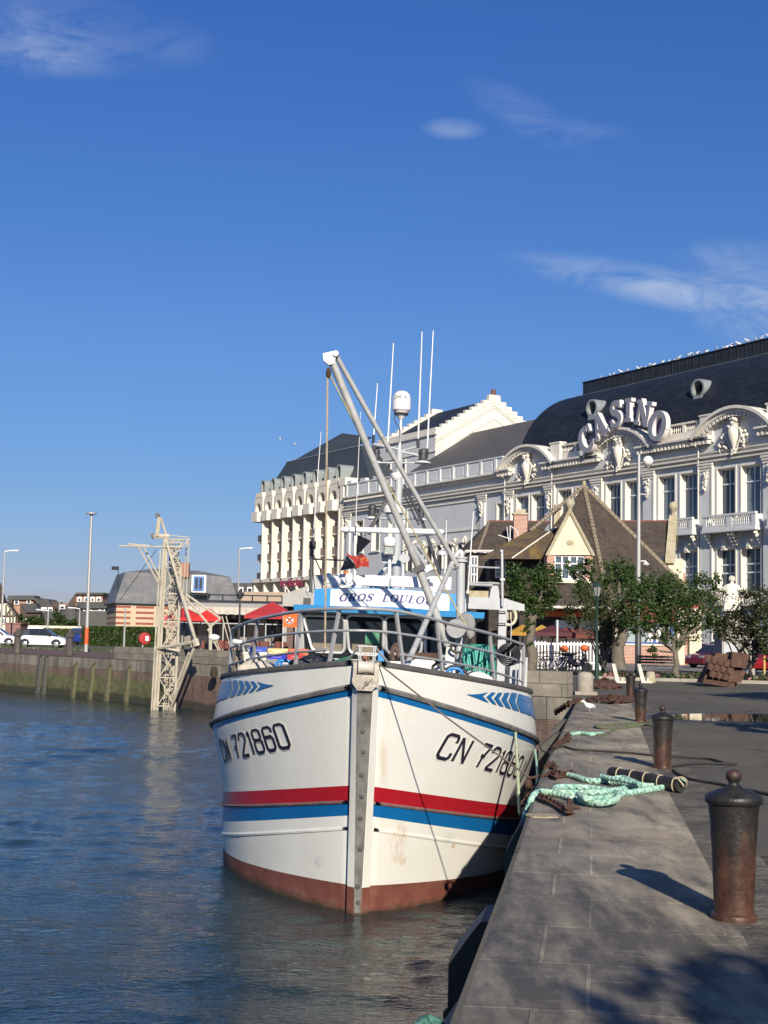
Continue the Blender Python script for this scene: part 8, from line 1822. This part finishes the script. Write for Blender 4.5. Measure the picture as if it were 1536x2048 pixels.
otree('street tree behind the photographer, outside the picture', 5.6, -5.2, 4.4, [(-2.0, 0, 4.9, .55), (-1.2, .3, 4.6, .65), (-.3, -.2, 5.0, .8), (-1.5, -.5, 5.3, .5), (.6, 0, 4.8, .8), (-2.6, -1.8, 4.6, .6), (-1.2, -1.2, 4.8, .8)], 45, 6500)
# hedges and shrubs across the harbour
def hedge(name, label, pts, z1_, th_, n, seed, lm, group=None, size=.22):
    a, b = Vector(pts[0]), Vector(pts[1]); t = thing(name, label, 'hedge', tuple((a+b)/2)+(0,), group=group); mb = MB(); d = (b-a).normalized(); nn_ = Vector((-d.y, d.x)); L_ = (b-a).length
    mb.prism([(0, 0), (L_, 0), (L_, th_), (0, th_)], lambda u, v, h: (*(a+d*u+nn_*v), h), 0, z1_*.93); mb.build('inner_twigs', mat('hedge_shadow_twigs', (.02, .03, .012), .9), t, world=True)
    mb = MB(); rn = random.Random(seed)
    for _ in range(n):
        u = rn.random()*L_; face = rn.random()
        p = Vector((*(a+d*u+nn_*(-.05-rn.random()*.1)), rn.random()*z1_)) if face < .65 else Vector((*(a+d*u+nn_*rn.random()*th_), z1_*(.93+.09*rn.random())))
        s = size*rn.uniform(.5, 1.3); q = Vector((rn.gauss(0, 1), rn.gauss(0, 1), rn.gauss(0, 1))).normalized(); r_ = q.cross(Vector((rn.gauss(0, 1), rn.gauss(0, 1), rn.gauss(0, 1)))).normalized(); mb.face([p-q*s*.5, p+r_*s*.35, p+q*s*.5, p-r_*s*.35])
    mb.build('foliage', lm, t, world=True); return t
hedge('hedge', 'long clipped green hedge in front of the striped brick building', [(P(164, 1270, 140).x, 140), (P(318, 1270, 136).x, 136)], P(230, 1254, 138).z, 1.2, 9000, 1, M_HG)
hedge('hedge', 'low loose shrub border in front of the long cream wall', [(P(36, 1270, 160).x, 160), (P(168, 1270, 158).x, 158)], P(100, 1258, 160).z, 1.5, 3800, 2, leafm('yellow_green_shrub', (.05, .07, .02), (.10, .13, .04), (.19, .19, .07)), size=.3)
for k, (x, y, r, lb) in enumerate(((114, 1240, 1.0, 'small round tree before the dark roofs near the twin street lamps'), (36, 1247, 1.1, 'bushy green tree right of the timbered house'), (62, 1245, 1.0, 'bushy tree in front of the mossy lean-to roof'), (78, 1248, .8, 'small bush left of the pale street lamp'), (140, 1248, .9, 'small bush behind the cream wall near the tall brick block'))):
    d = 176; b = Vector((P(x, 1258, d).x, d, 0)); tree(lb, b, {'h': .8}, [(x-6, y+4, 0, r*.7), (x+6, y+4, 0, r*.7), (x, y-4, .3, r*.8)], 700, .35, 50+k, M_HG, .12)
# flowers and ground cover in the bed
mb = MB(); mf_ = MB(); rn = random.Random(77)
for _ in range(2600):
    x = rn.uniform(8.8, 30); y = rn.uniform(55.4, 61.5)
    if (y-55.4) < (x-12)*-.2: continue
    s = rn.uniform(.05, .16); p = Vector((x, y, .02+rn.random()*.22)); q = Vector((rn.gauss(0, 1), rn.gauss(0, 1), rn.gauss(0, 1))).normalized(); r_ = q.cross(Vector((rn.gauss(0, 1), rn.gauss(0, 1), rn.gauss(0, 1)))).normalized(); (mf_ if rn.random() < .16 else mb).face([p-q*s, p+r_*s*.6, p+q*s, p-r_*s*.6])
struct(mb.build('ground_cover', M_HG), 'stuff', 'low green ground cover in the flower bed'); struct(mf_.build('flowers', mat('mixed_flowers', (.30, .12, .14), .8, .7, 2)), 'stuff', 'small pink and red flowers in the bed')
mb = MB()
for k in range(700):
    t_ = rn.random(); a = Vector((-78, 172)); 
    seg = rn.choice([((-40, 121), (-22.5, 104)), ((-22.5, 104), (-10, 93))]); a, b = Vector(seg[0]), Vector(seg[1]); p = a.lerp(b, t_); p = Vector((p.x+rn.gauss(0, .1), p.y-.15+rn.gauss(0, .1), 0)); s = rn.uniform(.1, .4); mb.face([p+Vector((-.05, 0, 0)), p+Vector((.05, 0, 0)), p+Vector((rn.gauss(0, .1), 0, s))])
struct(mb.build('kerb_weeds', M_HG), 'stuff', 'tufts of grass along the far kerb')
# ================================================================ VEHICLES
M_TYRE = mat('tyre', (.018, .018, .018), .85, .2); M_RIM = mat('alloy_rim', (.45, .45, .46), .3, .1, metal=.6); M_CG = glassm('car_glass', (.02, .025, .03), .05)
def car(label, loc, rz, col, L_=4.2, H_=1.62, W_=1.76, roofc=None, group=None, cat='car', name='parked_car'):
    t = thing(name, label, cat, loc, rz, group=group); m = mat('car_paint', col, .22, .03, coat=.6); hw = W_/2; f = L_/4.2; hh = H_/1.62
    low = [(-2.08, .42), (-2.10, .75), (-2.02, 1.0), (-1.2, 1.04), (0, 1.02), (1.05, 1.0), (1.75, .88), (2.02, .74), (2.10, .55), (2.06, .30), (1.7, .26), (-1.7, .26), (-2.0, .28)]
    low = [(x*f, z*hh) for x, z in low]
    mb = MB(); n = len(low); k0 = [(1.0, .0), (1.0, .0)]
    for y0, s0, y1, s1 in ((-hw, .955, -hw+.12, 1.0), (-hw+.12, 1.0, hw-.12, 1.0), (hw-.12, 1.0, hw, .955)):
        for i in range(n):
            a, b = low[i], low[(i+1) % n]; F_ = lambda p, y, s: (p[0]*s, y, .62*hh+(p[1]-.62*hh)*s); mb.face([F_(a, y0, s0), F_(a, y1, s1), F_(b, y1, s1), F_(b, y0, s0)])
    mb.face([(p[0]*.955, -hw, .62*hh+(p[1]-.62*hh)*.955) for p in low][::-1]); mb.face([(p[0]*.955, hw, .62*hh+(p[1]-.62*hh)*.955) for p in low]); mb.build('body', m, t, smooth=30)
    up_ = [(-1.95, 1.0), (-1.55, 1.50), (-1.0, 1.60), (-.2, 1.62), (.35, 1.55), (1.12, 1.0)]; up_ = [(x*f, z*hh) for x, z in up_]
    mb = MB(); wt = lambda z: hw-.08-.26*(z/hh-1.0)
    for i in range(len(up_)-1):
        a, b = up_[i], up_[i+1]; mb.face([(a[0], -wt(a[1]), a[1]), (a[0], wt(a[1]), a[1]), (b[0], wt(b[1]), b[1]), (b[0], -wt(b[1]), b[1])][::-1] if False else [(a[0], wt(a[1]), a[1]), (b[0], wt(b[1]), b[1]), (b[0], -wt(b[1]), b[1]), (a[0], -wt(a[1]), a[1])])
    for s in (-1, 1): mb.face([(x, s*wt(z), z) for x, z in (up_ if s < 0 else up_[::-1])])
    mb.build('roof', mat('car_roof', roofc, .6, .03, spec=.2) if roofc else m, t, smooth=25)
    for s in (-1, 1):
        for pts in (((-1.62, 1.07), (-1.38, 1.43), (-.98, 1.51), (-.98, 1.07)), ((-.90, 1.07), (-.90, 1.52), (-.22, 1.54), (-.12, 1.07)), ((-.02, 1.07), (-.14, 1.54), (.28, 1.48), (.88, 1.07))):
            q = [(x*f, s*(wt(z*hh)+.006), z*hh) for x, z in pts]; mb = MB(); mb.face(q if s > 0 else q[::-1]); mb.build('side_window', M_CG, t)
    mb = MB(); a, b = (.42*f, 1.52*hh), (1.05*f, 1.04*hh); mb.face([(a[0]+.01, wt(a[1])-.08, a[1]), (b[0]+.01, wt(b[1])-.08, b[1]+.01), (b[0]+.01, -wt(b[1])+.08, b[1]+.01), (a[0]+.01, -wt(a[1])+.08, a[1])][::-1]); mb.build('windscreen', M_CG, t)
    mb = MB(); a, b = (-1.58*f, 1.46*hh), (-1.92*f, 1.06*hh); mb.face([(a[0]-.012, wt(a[1])-.08, a[1]), (b[0]-.012, wt(b[1])-.08, b[1]), (b[0]-.012, -wt(b[1])+.08, b[1]), (a[0]-.012, -wt(a[1])+.08, a[1])]); mb.build('rear_window', M_CG, t)
    for sx in (-1.28, 1.30):
        for s in (-1, 1):
            Rm = Matrix.Rotation(rad(90), 3, 'X'); mb = MB(); mb.lathe([(.30, -.10), (.335, -.07), (.335, .07), (.30, .10)], (sx*f, s*(hw-.10), .335), 18, 0, Rm); o = mb.build('tyre', M_TYRE, t, smooth=40)
            mb = MB(); mb.lathe([(.19, -.115), (.21, -.10), (.21, .10), (.19, .115)], (sx*f, s*(hw-.10), .335), 14, 0, Rm); mb.build('rim', M_RIM, o, smooth=40)
            mb = MB(); mb.prism([(sx*f+.42*math.cos(rad(a)), .335+.42*math.sin(rad(a))) for a in range(0, 181, 20)], lambda u, v, h: (u, s*h, v), hw-.03, hw+.004); mb.build('wheel_arch', M_BLK, t)
    for s in (-1, 1):
        mb = MB(); mb.box((1.97*f, s*(hw-.28), .76*hh), (.20, .36, .14)); mb.build('headlight', M_RIM, t); mb = MB(); mb.box((-2.0*f, s*(hw-.22), .92*hh), (.12, .34, .17)); mb.build('tail_light', mat('tail_lens', (.25, .01, .01), .3), t)
        mb = MB(); mb.box((.78*f, s*(hw+.06), 1.05*hh), (.14, .16, .12)); mb.build('wing_mirror', M_BLK, t)
    mb = MB(); mb.b2((-2.02*f, -hw+.02, .24), (2.02*f, hw-.02, .34)); mb.b2((-1.0*f, -hw+.004, .16), (1.0*f, hw-.004, .30)); mb.build('sill', M_BLK, t); return t
car('white hatchback with a black roof parked on the far quay', (P(85, 1295, 114.5).x, 114.5, .02), 0, (.74, .74, .74), roofc=(.02, .02, .025))
car('white car cut off by the left edge behind the hatchback', (P(-10, 1290, 121).x, 121, .02), .03, (.74, .74, .74), 4.4, 1.6)
car('white car hidden up to its roof behind the hatchback', (P(78, 1290, 150).x, 150, .02), .2, (.70, .72, .74), 4.3, 1.75)
car('dark blue car seen end on at the left end of the long hedge', (P(162, 1290, 145).x, 145, .02), 1.45, (.015, .04, .20), 3.9, 1.75)
car('dark red hatchback parked between the house and the pedestal', (P(1437, 1335, 86).x, 86.5, .02), -2.6, (.12, .012, .02), 3.9, 1.5)
car('black car parked beside the cream piers of the house', (P(1405, 1310, 112).x+.6, 112, .02), -1.2, (.012, .012, .014), 4.3, 1.5)
car('silver car showing only its roof behind the dark red hatchback', (P(1436, 1310, 100).x, 99, .02), -2.4, (.42, .45, .48), 4.3, 1.75)
car('bright red car half hidden by the dark tree at the right edge', (P(1530, 1335, 74).x+.6, 74, .02), -2.2, (.30, .015, .02), 4.1, 1.5)
# bicycles
def bicycle(loc, rz, col, label):
    t = thing('bicycle', label, 'bicycle', loc, rz, group='bicycles parked along the parapet'); m = mat('bike_paint', col, .35, .05)
    Rm = Matrix.Rotation(rad(90), 3, 'X')
    for x in (-.52, .52):
        mb = MB(); mb.tube([(x+.33*math.cos(a*math.pi/9), 0, .34+.33*math.sin(a*math.pi/9)) for a in range(18)], .018, 5, closed=True); o = mb.build('wheel', M_TYRE, t)
        mb = MB(); [mb.tube([(x, 0, .34), (x+.32*math.cos(a*math.pi/4), 0, .34+.32*math.sin(a*math.pi/4))], .004, 3) for a in range(8)]; mb.build('spokes', M_RIM, o)
    mb = MB(); A, B, C_, D = (-.52, 0, .34), (-.12, 0, .30), (-.28, 0, .78), (.34, 0, .80)
    for p, q in ((A, B), (A, C_), (B, C_), (B, D), (C_, D), (D, (.52, 0, .34))): mb.tube([p, q], .018, 6)
    mb.build('frame', m, t); mb = MB(); mb.tube([(-.28, 0, .78), (-.31, 0, .92)], .014, 5); mb.box((-.32, 0, .94), (.24, .13, .05)); mb.build('saddle', M_BLK, t)
    mb = MB(); mb.tube([(.33, 0, .8), (.31, 0, 1.0)], .014, 5); mb.tube([(.27, -.28, 1.02), (.33, -.1, 1.0), (.33, .1, 1.0), (.27, .28, 1.02)], .013, 5); mb.build('handlebar', M_BLK, t)
    mb = MB(); mb.tube([(-.12, -.06, .30), (-.02, -.09, .20)], .012, 4); mb.tube([(-.12, .06, .30), (-.22, .09, .40)], .012, 4); mb.build('pedals', M_DKM, t)
    return t
for k, (px, d, rz, col, lb) in enumerate(((1073, 63, .3, (.02, .02, .02), 'black bicycle at the left end of the bicycle row'), (1085, 64.5, .6, (.35, .35, .36), 'silver bicycle second from the left in the bicycle row'), (1098, 63.5, .2, (.03, .03, .04), 'dark bicycle third from the left in the bicycle row'), (1110, 65, .9, (.02, .04, .25), 'small blue bicycle in the middle of the row'), (1122, 63.6, .4, (.5, .5, .5), 'pale grey bicycle fourth from the right in the row'), (1133, 64.2, .15, (.02, .03, .35), 'bright blue bicycle third from the right in the row'), (1146, 63.8, .5, (.03, .03, .03), 'black bicycle second from the right in the row'), (1158, 65.2, .8, (.3, .28, .25), 'grey bicycle at the right end of the bicycle row'))):
    bicycle((P(px, 1340, d).x, d, .01), rz, col, lb)
sc_ = thing('delivery_scooter', 'dark scooter with orange boxes parked behind the bicycles', 'scooter', (P(1150, 1335, 68).x, 68, .01))
mb = MB()
for x in (-.6, .6): mb.lathe([(.12, -.06), (.24, -.05), (.24, .05), (.12, .06)], (x, 0, .24), 14, 0, Matrix.Rotation(rad(90), 3, 'X'))
mb.build('wheel', M_TYRE, sc_, smooth=40); mb = MB(); mb.tube([(-.7, 0, .55), (-.2, 0, .6), (0, 0, .35), (.35, 0, .4), (.5, 0, .9)], [.18, .2, .12, .12, .1], 8); mb.ell((-.35, 0, .85), (.36, .17, .1), 0, 10, 6); mb.build('body', M_BLK, sc_, smooth=60)
mb = MB(); mb.tube([(.5, -.3, 1.1), (.52, 0, 1.05), (.5, .3, 1.1)], .02, 6); mb.tube([(.62, 0, .3), (.5, 0, 1.05)], .04, 6); mb.build('handlebar', M_DKM, sc_)
for x, z in ((-.55, 1.12), (.45, 1.18)): mb = MB(); mb.ell((x, -.1, z), (.22, .2, .17), 0, 10, 6); mb.build('orange_box', M_ORNG, sc_, smooth=50)
# picket fence
pf = thing('picket_fence', 'white picket fence around the cafe terrace behind the bicycles', 'fence', (P(1130, 1335, 72).x, 72, 0)); M_PK = mat('white_picket', (.74, .73, .70), .6, .05)
x = P(1062, 1330, 72).x; xe = P(1200, 1330, 72).x; mb = MB(); mb.b2((x, 72.03, .35), (xe, 72.08, .45)); mb.b2((x, 72.03, 1.30), (xe, 72.08, 1.42)); mb.build('rail', M_PK, pf, world=True); k = 0
while x < xe:
    mb = MB(); h = 1.45 if not (P(1090, 1330, 72).x < x < P(1118, 1330, 72).x) else 1.30; mb.prism([(0, .05), (.09, .05), (.09, h), (.045, h+.06), (0, h)], lambda u, v, hh_: (x+u, hh_, v), 72.0, 72.028); mb.build('picket', M_PK, pf, world=True); x += .17
wp_ = thing('white_pole', 'slim white pole standing by the picket fence', 'pole', (P(1114, 1335, 71).x, 71, 0)); mb = MB(); mb.tube([(0, 0, 0), (0, 0, P(1115, 1240, 71).z)], .05, 8); mb.build('pole', M_PK, wp_)
# cafe parasols behind the fence
for px, z0_, w_, col, lb in ((1045, 2.0, .8, (.36, .20, .03), 'small ochre yellow cafe parasol left of the pollarded plane tree'), (1083, 2.0, .8, (.42, .24, .04), 'small ochre yellow cafe parasol just right of the pollarded plane tree'), (1105, 2.0, 1.2, (.08, .02, .025), 'dark maroon cafe parasol behind the picket fence'), (1133, 1.9, .9, (.30, .07, .02), 'rust orange cafe parasol behind the picket fence'), (1165, 1.9, 1.1, (.14, .04, .03), 'brown cafe parasol behind the scooter')):
    parasol('parasol', lb, (P(px, 1300, 82).x, 82, 0), w_, z0_, z0_+.45, col)
# bench
bn_ = thing('park_bench', 'dark slatted bench in front of the brick wall', 'bench', (P(1316, 1350, 63).x, 63, .02), 0); M_BN = mat('dark_bench_paint', (.02, .035, .04), .5, .2)
mb = MB(); [mb.b2((-.95, -.22+.14*k, .44), (.95, -.10+.14*k, .47)) for k in range(3)]; mb.build('seat', M_BN, bn_); mb = MB(); [mb.b2((-.95, .24, .56+.13*k), (.95, .27, .66+.13*k)) for k in range(3)]; mb.build('backrest', M_BN, bn_)
for x in (-.8, .8):
    for y in (-.18, .2): mb = MB(); mb.b2((x-.03, y-.03, 0), (x+.03, y+.03, .44 if y < 0 else .95)); mb.build('leg', M_BN, bn_)
# ================================================================ THINGS ON THE TRAWLER
BMx = boat.matrix_basis
def wb(px, py, d): return P(px, py, d)
def flat(name, label, cat, pts, d, m, th_=.02, par=None, sway=0):
    mb = MB(); fr = [wb(x, y, d) for x, y in pts]; n = len(fr); bk2 = [v+Vector((0, th_, 0)) for v in fr]; mb.face(fr); mb.face(bk2[::-1])
    for i in range(n): mb.face([fr[i], bk2[i], bk2[(i+1) % n], fr[(i+1) % n]])
    o = mb.build(name, m); return tag(o, label, cat)
def cone_shape(label, tip, base, r, d):
    mb = MB(); a, b = wb(*tip, d), wb(*base, d); ax = (b-a).normalized(); mb.tube([a, b], [.005, r], 14); tag(mb.build('day_shape', M_BLK, smooth=30), label, 'day shape', 'black conical day shapes')
cone_shape('upper black cone day shape pointing down to the signal mast', (712, 1112), (728, 1076), .16, 27.9); cone_shape('lower black cone day shape pointing left below the flag', (681, 1141), (704, 1123), .17, 27.9)
fgn = thing('flag', 'torn red flag with yellow emblem flying beside the signal mast', 'flag', wb(712, 1120, 27.85))
mb = MB(); ys_ = [0, .25, .5, .75, 1]
def flagp(u, v):
    top = [(692, 1104), (703, 1112), (716, 1112), (726, 1109), (737, 1118)]; bot = [(697, 1114), (706, 1121), (713, 1138), (722, 1133), (738, 1134)]
    a = Vector((interp(u*4, [0, 1, 2, 3, 4], [p[0] for p in top]), interp(u*4, [0, 1, 2, 3, 4], [p[1] for p in top]), 0)); b_ = Vector((interp(u*4, [0, 1, 2, 3, 4], [p[0] for p in bot]), interp(u*4, [0, 1, 2, 3, 4], [p[1] for p in bot]), 0)); c = a.lerp(b_, v); return wb(c.x, c.y, 27.8+.06*math.sin(u*9+v*2))
mb.grid(flagp, [k/16 for k in range(17)], [k/6 for k in range(7)])
tf = NT('red_flag_cloth'); n_ = tf.noise(tf.coord(), 14, 4, .7); tf.l(tf.ramp(n_, [(.50, (.34, .025, .025)), (.56, (.36, .04, .03)), (.63, (.45, .25, .06))]), tf.b.inputs['Base Color']); tf.b.inputs['Roughness'].default_value = .8
mb.build('cloth', tf.m, fgn, world=True, smooth=80)
# fish boxes
def fishbox(label, x0, y0, x1, y1, d, col, dep=.45, lid=None):
    a, b = wb(x0, y1, d), wb(x1, y0, d); o = thing('fish_box', label, 'fish box', ((a.x+b.x)/2, a.y+dep/2, a.z), group='plastic fish boxes on the port side deck'); m = mat('box_plastic', col, .45, .08, 2); mb = MB(); w2, hh_ = (b.x-a.x)/2, b.z-a.z
    mb.prism([(-w2*.96, 0), (w2*.96, 0), (w2, hh_), (-w2, hh_)], lambda u, v, h: (u, h, v), -dep/2, dep/2); mb.build('tub', m, o)
    mb = MB(); mb.b2((-w2-.01, -dep/2-.012, hh_-.03), (w2+.01, dep/2+.012, hh_+.012)); mb.build('rim', m, o); mb = MB(); mb.b2((-w2*.5, -dep/2-.012, hh_*.45), (w2*.5, -dep/2-.004, hh_*.7)); mb.build('label_patch', mat('box_print', tuple(min(1, v*1.5+.1) for v in col), .5), o); return o
fishbox('blue fish box topmost at the left of the stack', 499, 1296, 533, 1306, 22.7, (.02, .07, .42)); fishbox('cream fish box under the topmost blue one', 487, 1306, 533, 1322, 22.6, (.62, .58, .46))
fishbox('pale yellow fish box beside the orange one', 535, 1299, 576, 1309, 22.9, (.62, .50, .20)); fishbox('orange fish box right of the pale yellow one', 577, 1300, 616, 1310, 22.9, (.62, .14, .05))
fishbox('deep blue fish box below the yellow one', 534, 1310, 573, 1320, 22.8, (.012, .012, .42)); fishbox('red fish box below the orange one', 574, 1309, 605, 1320, 22.8, (.42, .02, .03)); fishbox('grey fish box lowest in the stack', 532, 1321, 600, 1334, 22.7, (.22, .22, .23))
fishbox('dark blue fish box half hidden behind the corner post', 483, 1324, 497, 1338, 23.0, (.02, .02, .18))
def sheet_heap(name, label, cat, c, r, m, seed, n=9):
    mb = MB(); rn = random.Random(seed); mb.grid(lambda u, v: c+Vector((r[0]*math.cos(u)*math.sin(v)*(1+.15*math.sin(u*5+seed)), r[1]*math.sin(u)*math.sin(v)*(1+.15*math.sin(u*4)), r[2]*math.cos(v)*(1+.25*math.sin(u*3+v*5+seed)))), [2*math.pi*k/24 for k in range(25)], [math.pi*k/10*.98+.01 for k in range(11)]); return tag(mb.build(name, m, smooth=70), label, cat)
sheet_heap('tarpaulin', 'crumpled cream tarpaulin behind the port railing', 'tarpaulin', wb(515, 1338, 22.2), (.32, .25, .14), mat('dirty_canvas', (.50, .46, .38), .9, .15, 6, bump=.8, bs=10, bd=.04), 2)
sheet_heap('plastic_sheet', 'crumpled black plastic sheet left of the bow roller', 'plastic sheet', wb(630, 1328, 20.6), (.36, .2, .11), mat('black_polythene', (.03, .032, .036), .25, .3, 8, bump=1, bs=14, bd=.05), 4)
def jug(label, px, py, d, s=1.0):
    c = wb(px, py, d); o = thing('plastic_carrier', label, 'handle', c, group='blue plastic handles on the gunwale'); m = mat('bright_blue_plastic', (.02, .20, .50), .4, .1); mb = MB(); mb.tube(bez([tuple(Vector(v)*s) for v in ((-.13, 0, -.06), (-.10, 0, .05), (0, 0, .08), (.10, 0, .05), (.13, 0, -.06))], 4), .028*s, 8); mb.build('grip', m, o, smooth=60); mb = MB(); mb.b2((-.14*s, -.05, -.09*s), (.14*s, .08, -.05*s)); mb.tube([(-.05*s, 0, -.06*s), (-.04*s, 0, .055*s)], .02*s, 6); mb.build('foot', m, o)
jug('blue plastic handle on the port gunwale', 568, 1331, 20.6, .95); jug('blue plastic handle on the starboard gunwale', 909, 1347, 20.8, .95)
flat('blue_crate_side', 'upright blue board behind the bow fairlead', 'board', [(756, 1302), (768, 1302), (768, 1330), (756, 1330)], 20.3, M_LBLU, .25)
# nets, ropes hanging by the king post
M_NET = mat('green_netting', (.03, .22, .16), .9, .5, 14, dirt=(.12, .42, .34), damt=.6, dscale=(22, 22, 3), bump=1, bs=40, bd=.03)
mb = MB(); c = wb(958, 1320, 22.9); mb.grid(lambda u, v: c+Vector((.24*math.cos(u)*(1+.12*math.sin(u*7)+.18*v), .14*math.sin(u)*(1+.1*math.sin(u*5)), .26-.52*v)), [2*math.pi*k/36 for k in range(37)], [k/6 for k in range(7)]); tag(mb.build('fishing_net', M_NET, smooth=60), 'green fishing net bundle hanging beside the king post', 'net')
rn = random.Random(4); M_TEAL = mat('teal_cord', (.12, .48, .40), .8, .25, 12)
mb = MB()
for k in range(22):
    x = 934+k*2.4+rn.uniform(-2, 2); y0 = 1288+rn.uniform(0, 14); y1 = 1348+rn.uniform(0, 14)+k*.4; mb.tube([wb(x, y0, 22.65+rn.uniform(-.05, .05)), wb(x+rn.uniform(-6, 6), (y0+y1)/2, 22.6+rn.uniform(-.05, .05)), wb(x+rn.uniform(-5, 5), y1, 22.6)], .009, 5)
tag(mb.build('cord_bundle', M_TEAL), 'bundle of teal cords hanging over the green net', 'rope')
def hose(label, pts, d, r, m=None):
    mb = MB(); mb.tube(bez([tuple(wb(x, y, d+(e[0] if e else 0))) for x, y, *e in pts], 5), r, 8); tag(mb.build('rubber_hose', m or mat('brown_rubber', (.05, .035, .03), .6, .2), smooth=70), label, 'hose', 'hoses on the foredeck')
hose('brown hose looped over the starboard gunwale beside the net hatch', [(872, 1345), (865, 1335), (874, 1328), (884, 1340), (880, 1327), (872, 1323), (876, 1318), (884, 1325, .1), (890, 1338), (905, 1332), (922, 1335), (935, 1350), (940, 1356)], 21.3, .022)
hose('dark hose hanging in loops around the king post', [(905, 1290), (902, 1298), (912, 1305), (928, 1302), (938, 1295), (945, 1280), (940, 1268), (930, 1290), (925, 1318), (921, 1335), (938, 1310), (945, 1330), (944, 1355)], 24.2, .022)
for k in range(4):
    hose(('outermost', 'second', 'third', 'innermost')[k]+' ring of the dark hose coil on the starboard rail', [(1018+(22-k*4)*math.cos(a*math.pi/6), 1309+(21-k*4)*math.sin(a*math.pi/6), .02*k) for a in range(13)], 24.0, .020, M_BLK)
mb = MB(); c = wb(957, 1358, 21.9); mb.ell(c, (.26, .2, .12), 0, 18, 10, Euler((0, .2, 0))); tag(mb.build('white_float', mat('float_white', (.72, .70, .64), .5, .05), smooth=80), 'large white plastic float on the starboard bow deck', 'float')
mb = MB(); c = wb(845, 1322, 23.5); mb.prism([(-.28, -.16), (.22, -.16), (.32, .14), (-.30, .14)], lambda u, v, h: c+Vector((u, h, v)), -.2, .25); tag(mb.build('rusty_tub', M_RUST), 'rusty steel tub in front of the wheelhouse', 'tub')
mb = MB(); mb.tube(bez([tuple(wb(x, y, 23.3)) for x, y in ((782, 1315), (784, 1298), (792, 1288), (798, 1296), (797, 1315), (793, 1300), (789, 1292), (786, 1305), (786, 1320))], 4), .028, 6); tag(mb.build('brown_hawser', mat('brown_hawser_fibre', (.12, .08, .06), .9, .4, 12), smooth=60), 'coil of brown hawser standing behind the fairlead frame', 'rope')
mb = MB(); mb.tube(bez([tuple(wb(x, y, 20.4)) for x, y in ((655, 1330), (672, 1323), (690, 1318), (704, 1312), (690, 1322), (668, 1328))], 4), .03, 6); tag(mb.build('green_line', mat('deep_green_line', (.02, .13, .08), .85, .3, 12), smooth=60), 'green line heaped left of the bow fairlead', 'rope')
mb = MB(); rn = random.Random(8)
for k in range(9): mb.tube(bez([tuple(wb(rn.uniform(722, 745), rn.uniform(1308, 1325), 18.9+rn.uniform(0, .2))) for _ in range(4)], 3), .007, 4)
tag(mb.build('frayed_rope', mat('orange_hemp', (.30, .16, .09), .9, .3)), 'frayed brown rope tangled in the bow fairlead frame', 'rope')
strands([BMx @ Vector((.10, rake(3.3)-.02, 3.52)), wb(752, 1318, 19.0), wb(778, 1330, 19.5), wb(792, 1345, 19.3)][:2], .012, M_DKM, 'lashing', 'dark lashing at the bow fairlead', n=3)
# small white blocks on the roof of the wheelhouse : potted shrub seen behind
mb = MB(); leaves(mb, [(*wb(750, 1172, 31), .18), (*wb(762, 1170, 31), .18)], 260, .07, 5); tag(mb.build('potted_shrub', M_HG), 'small green shrub showing behind the wheelhouse roof', 'shrub')
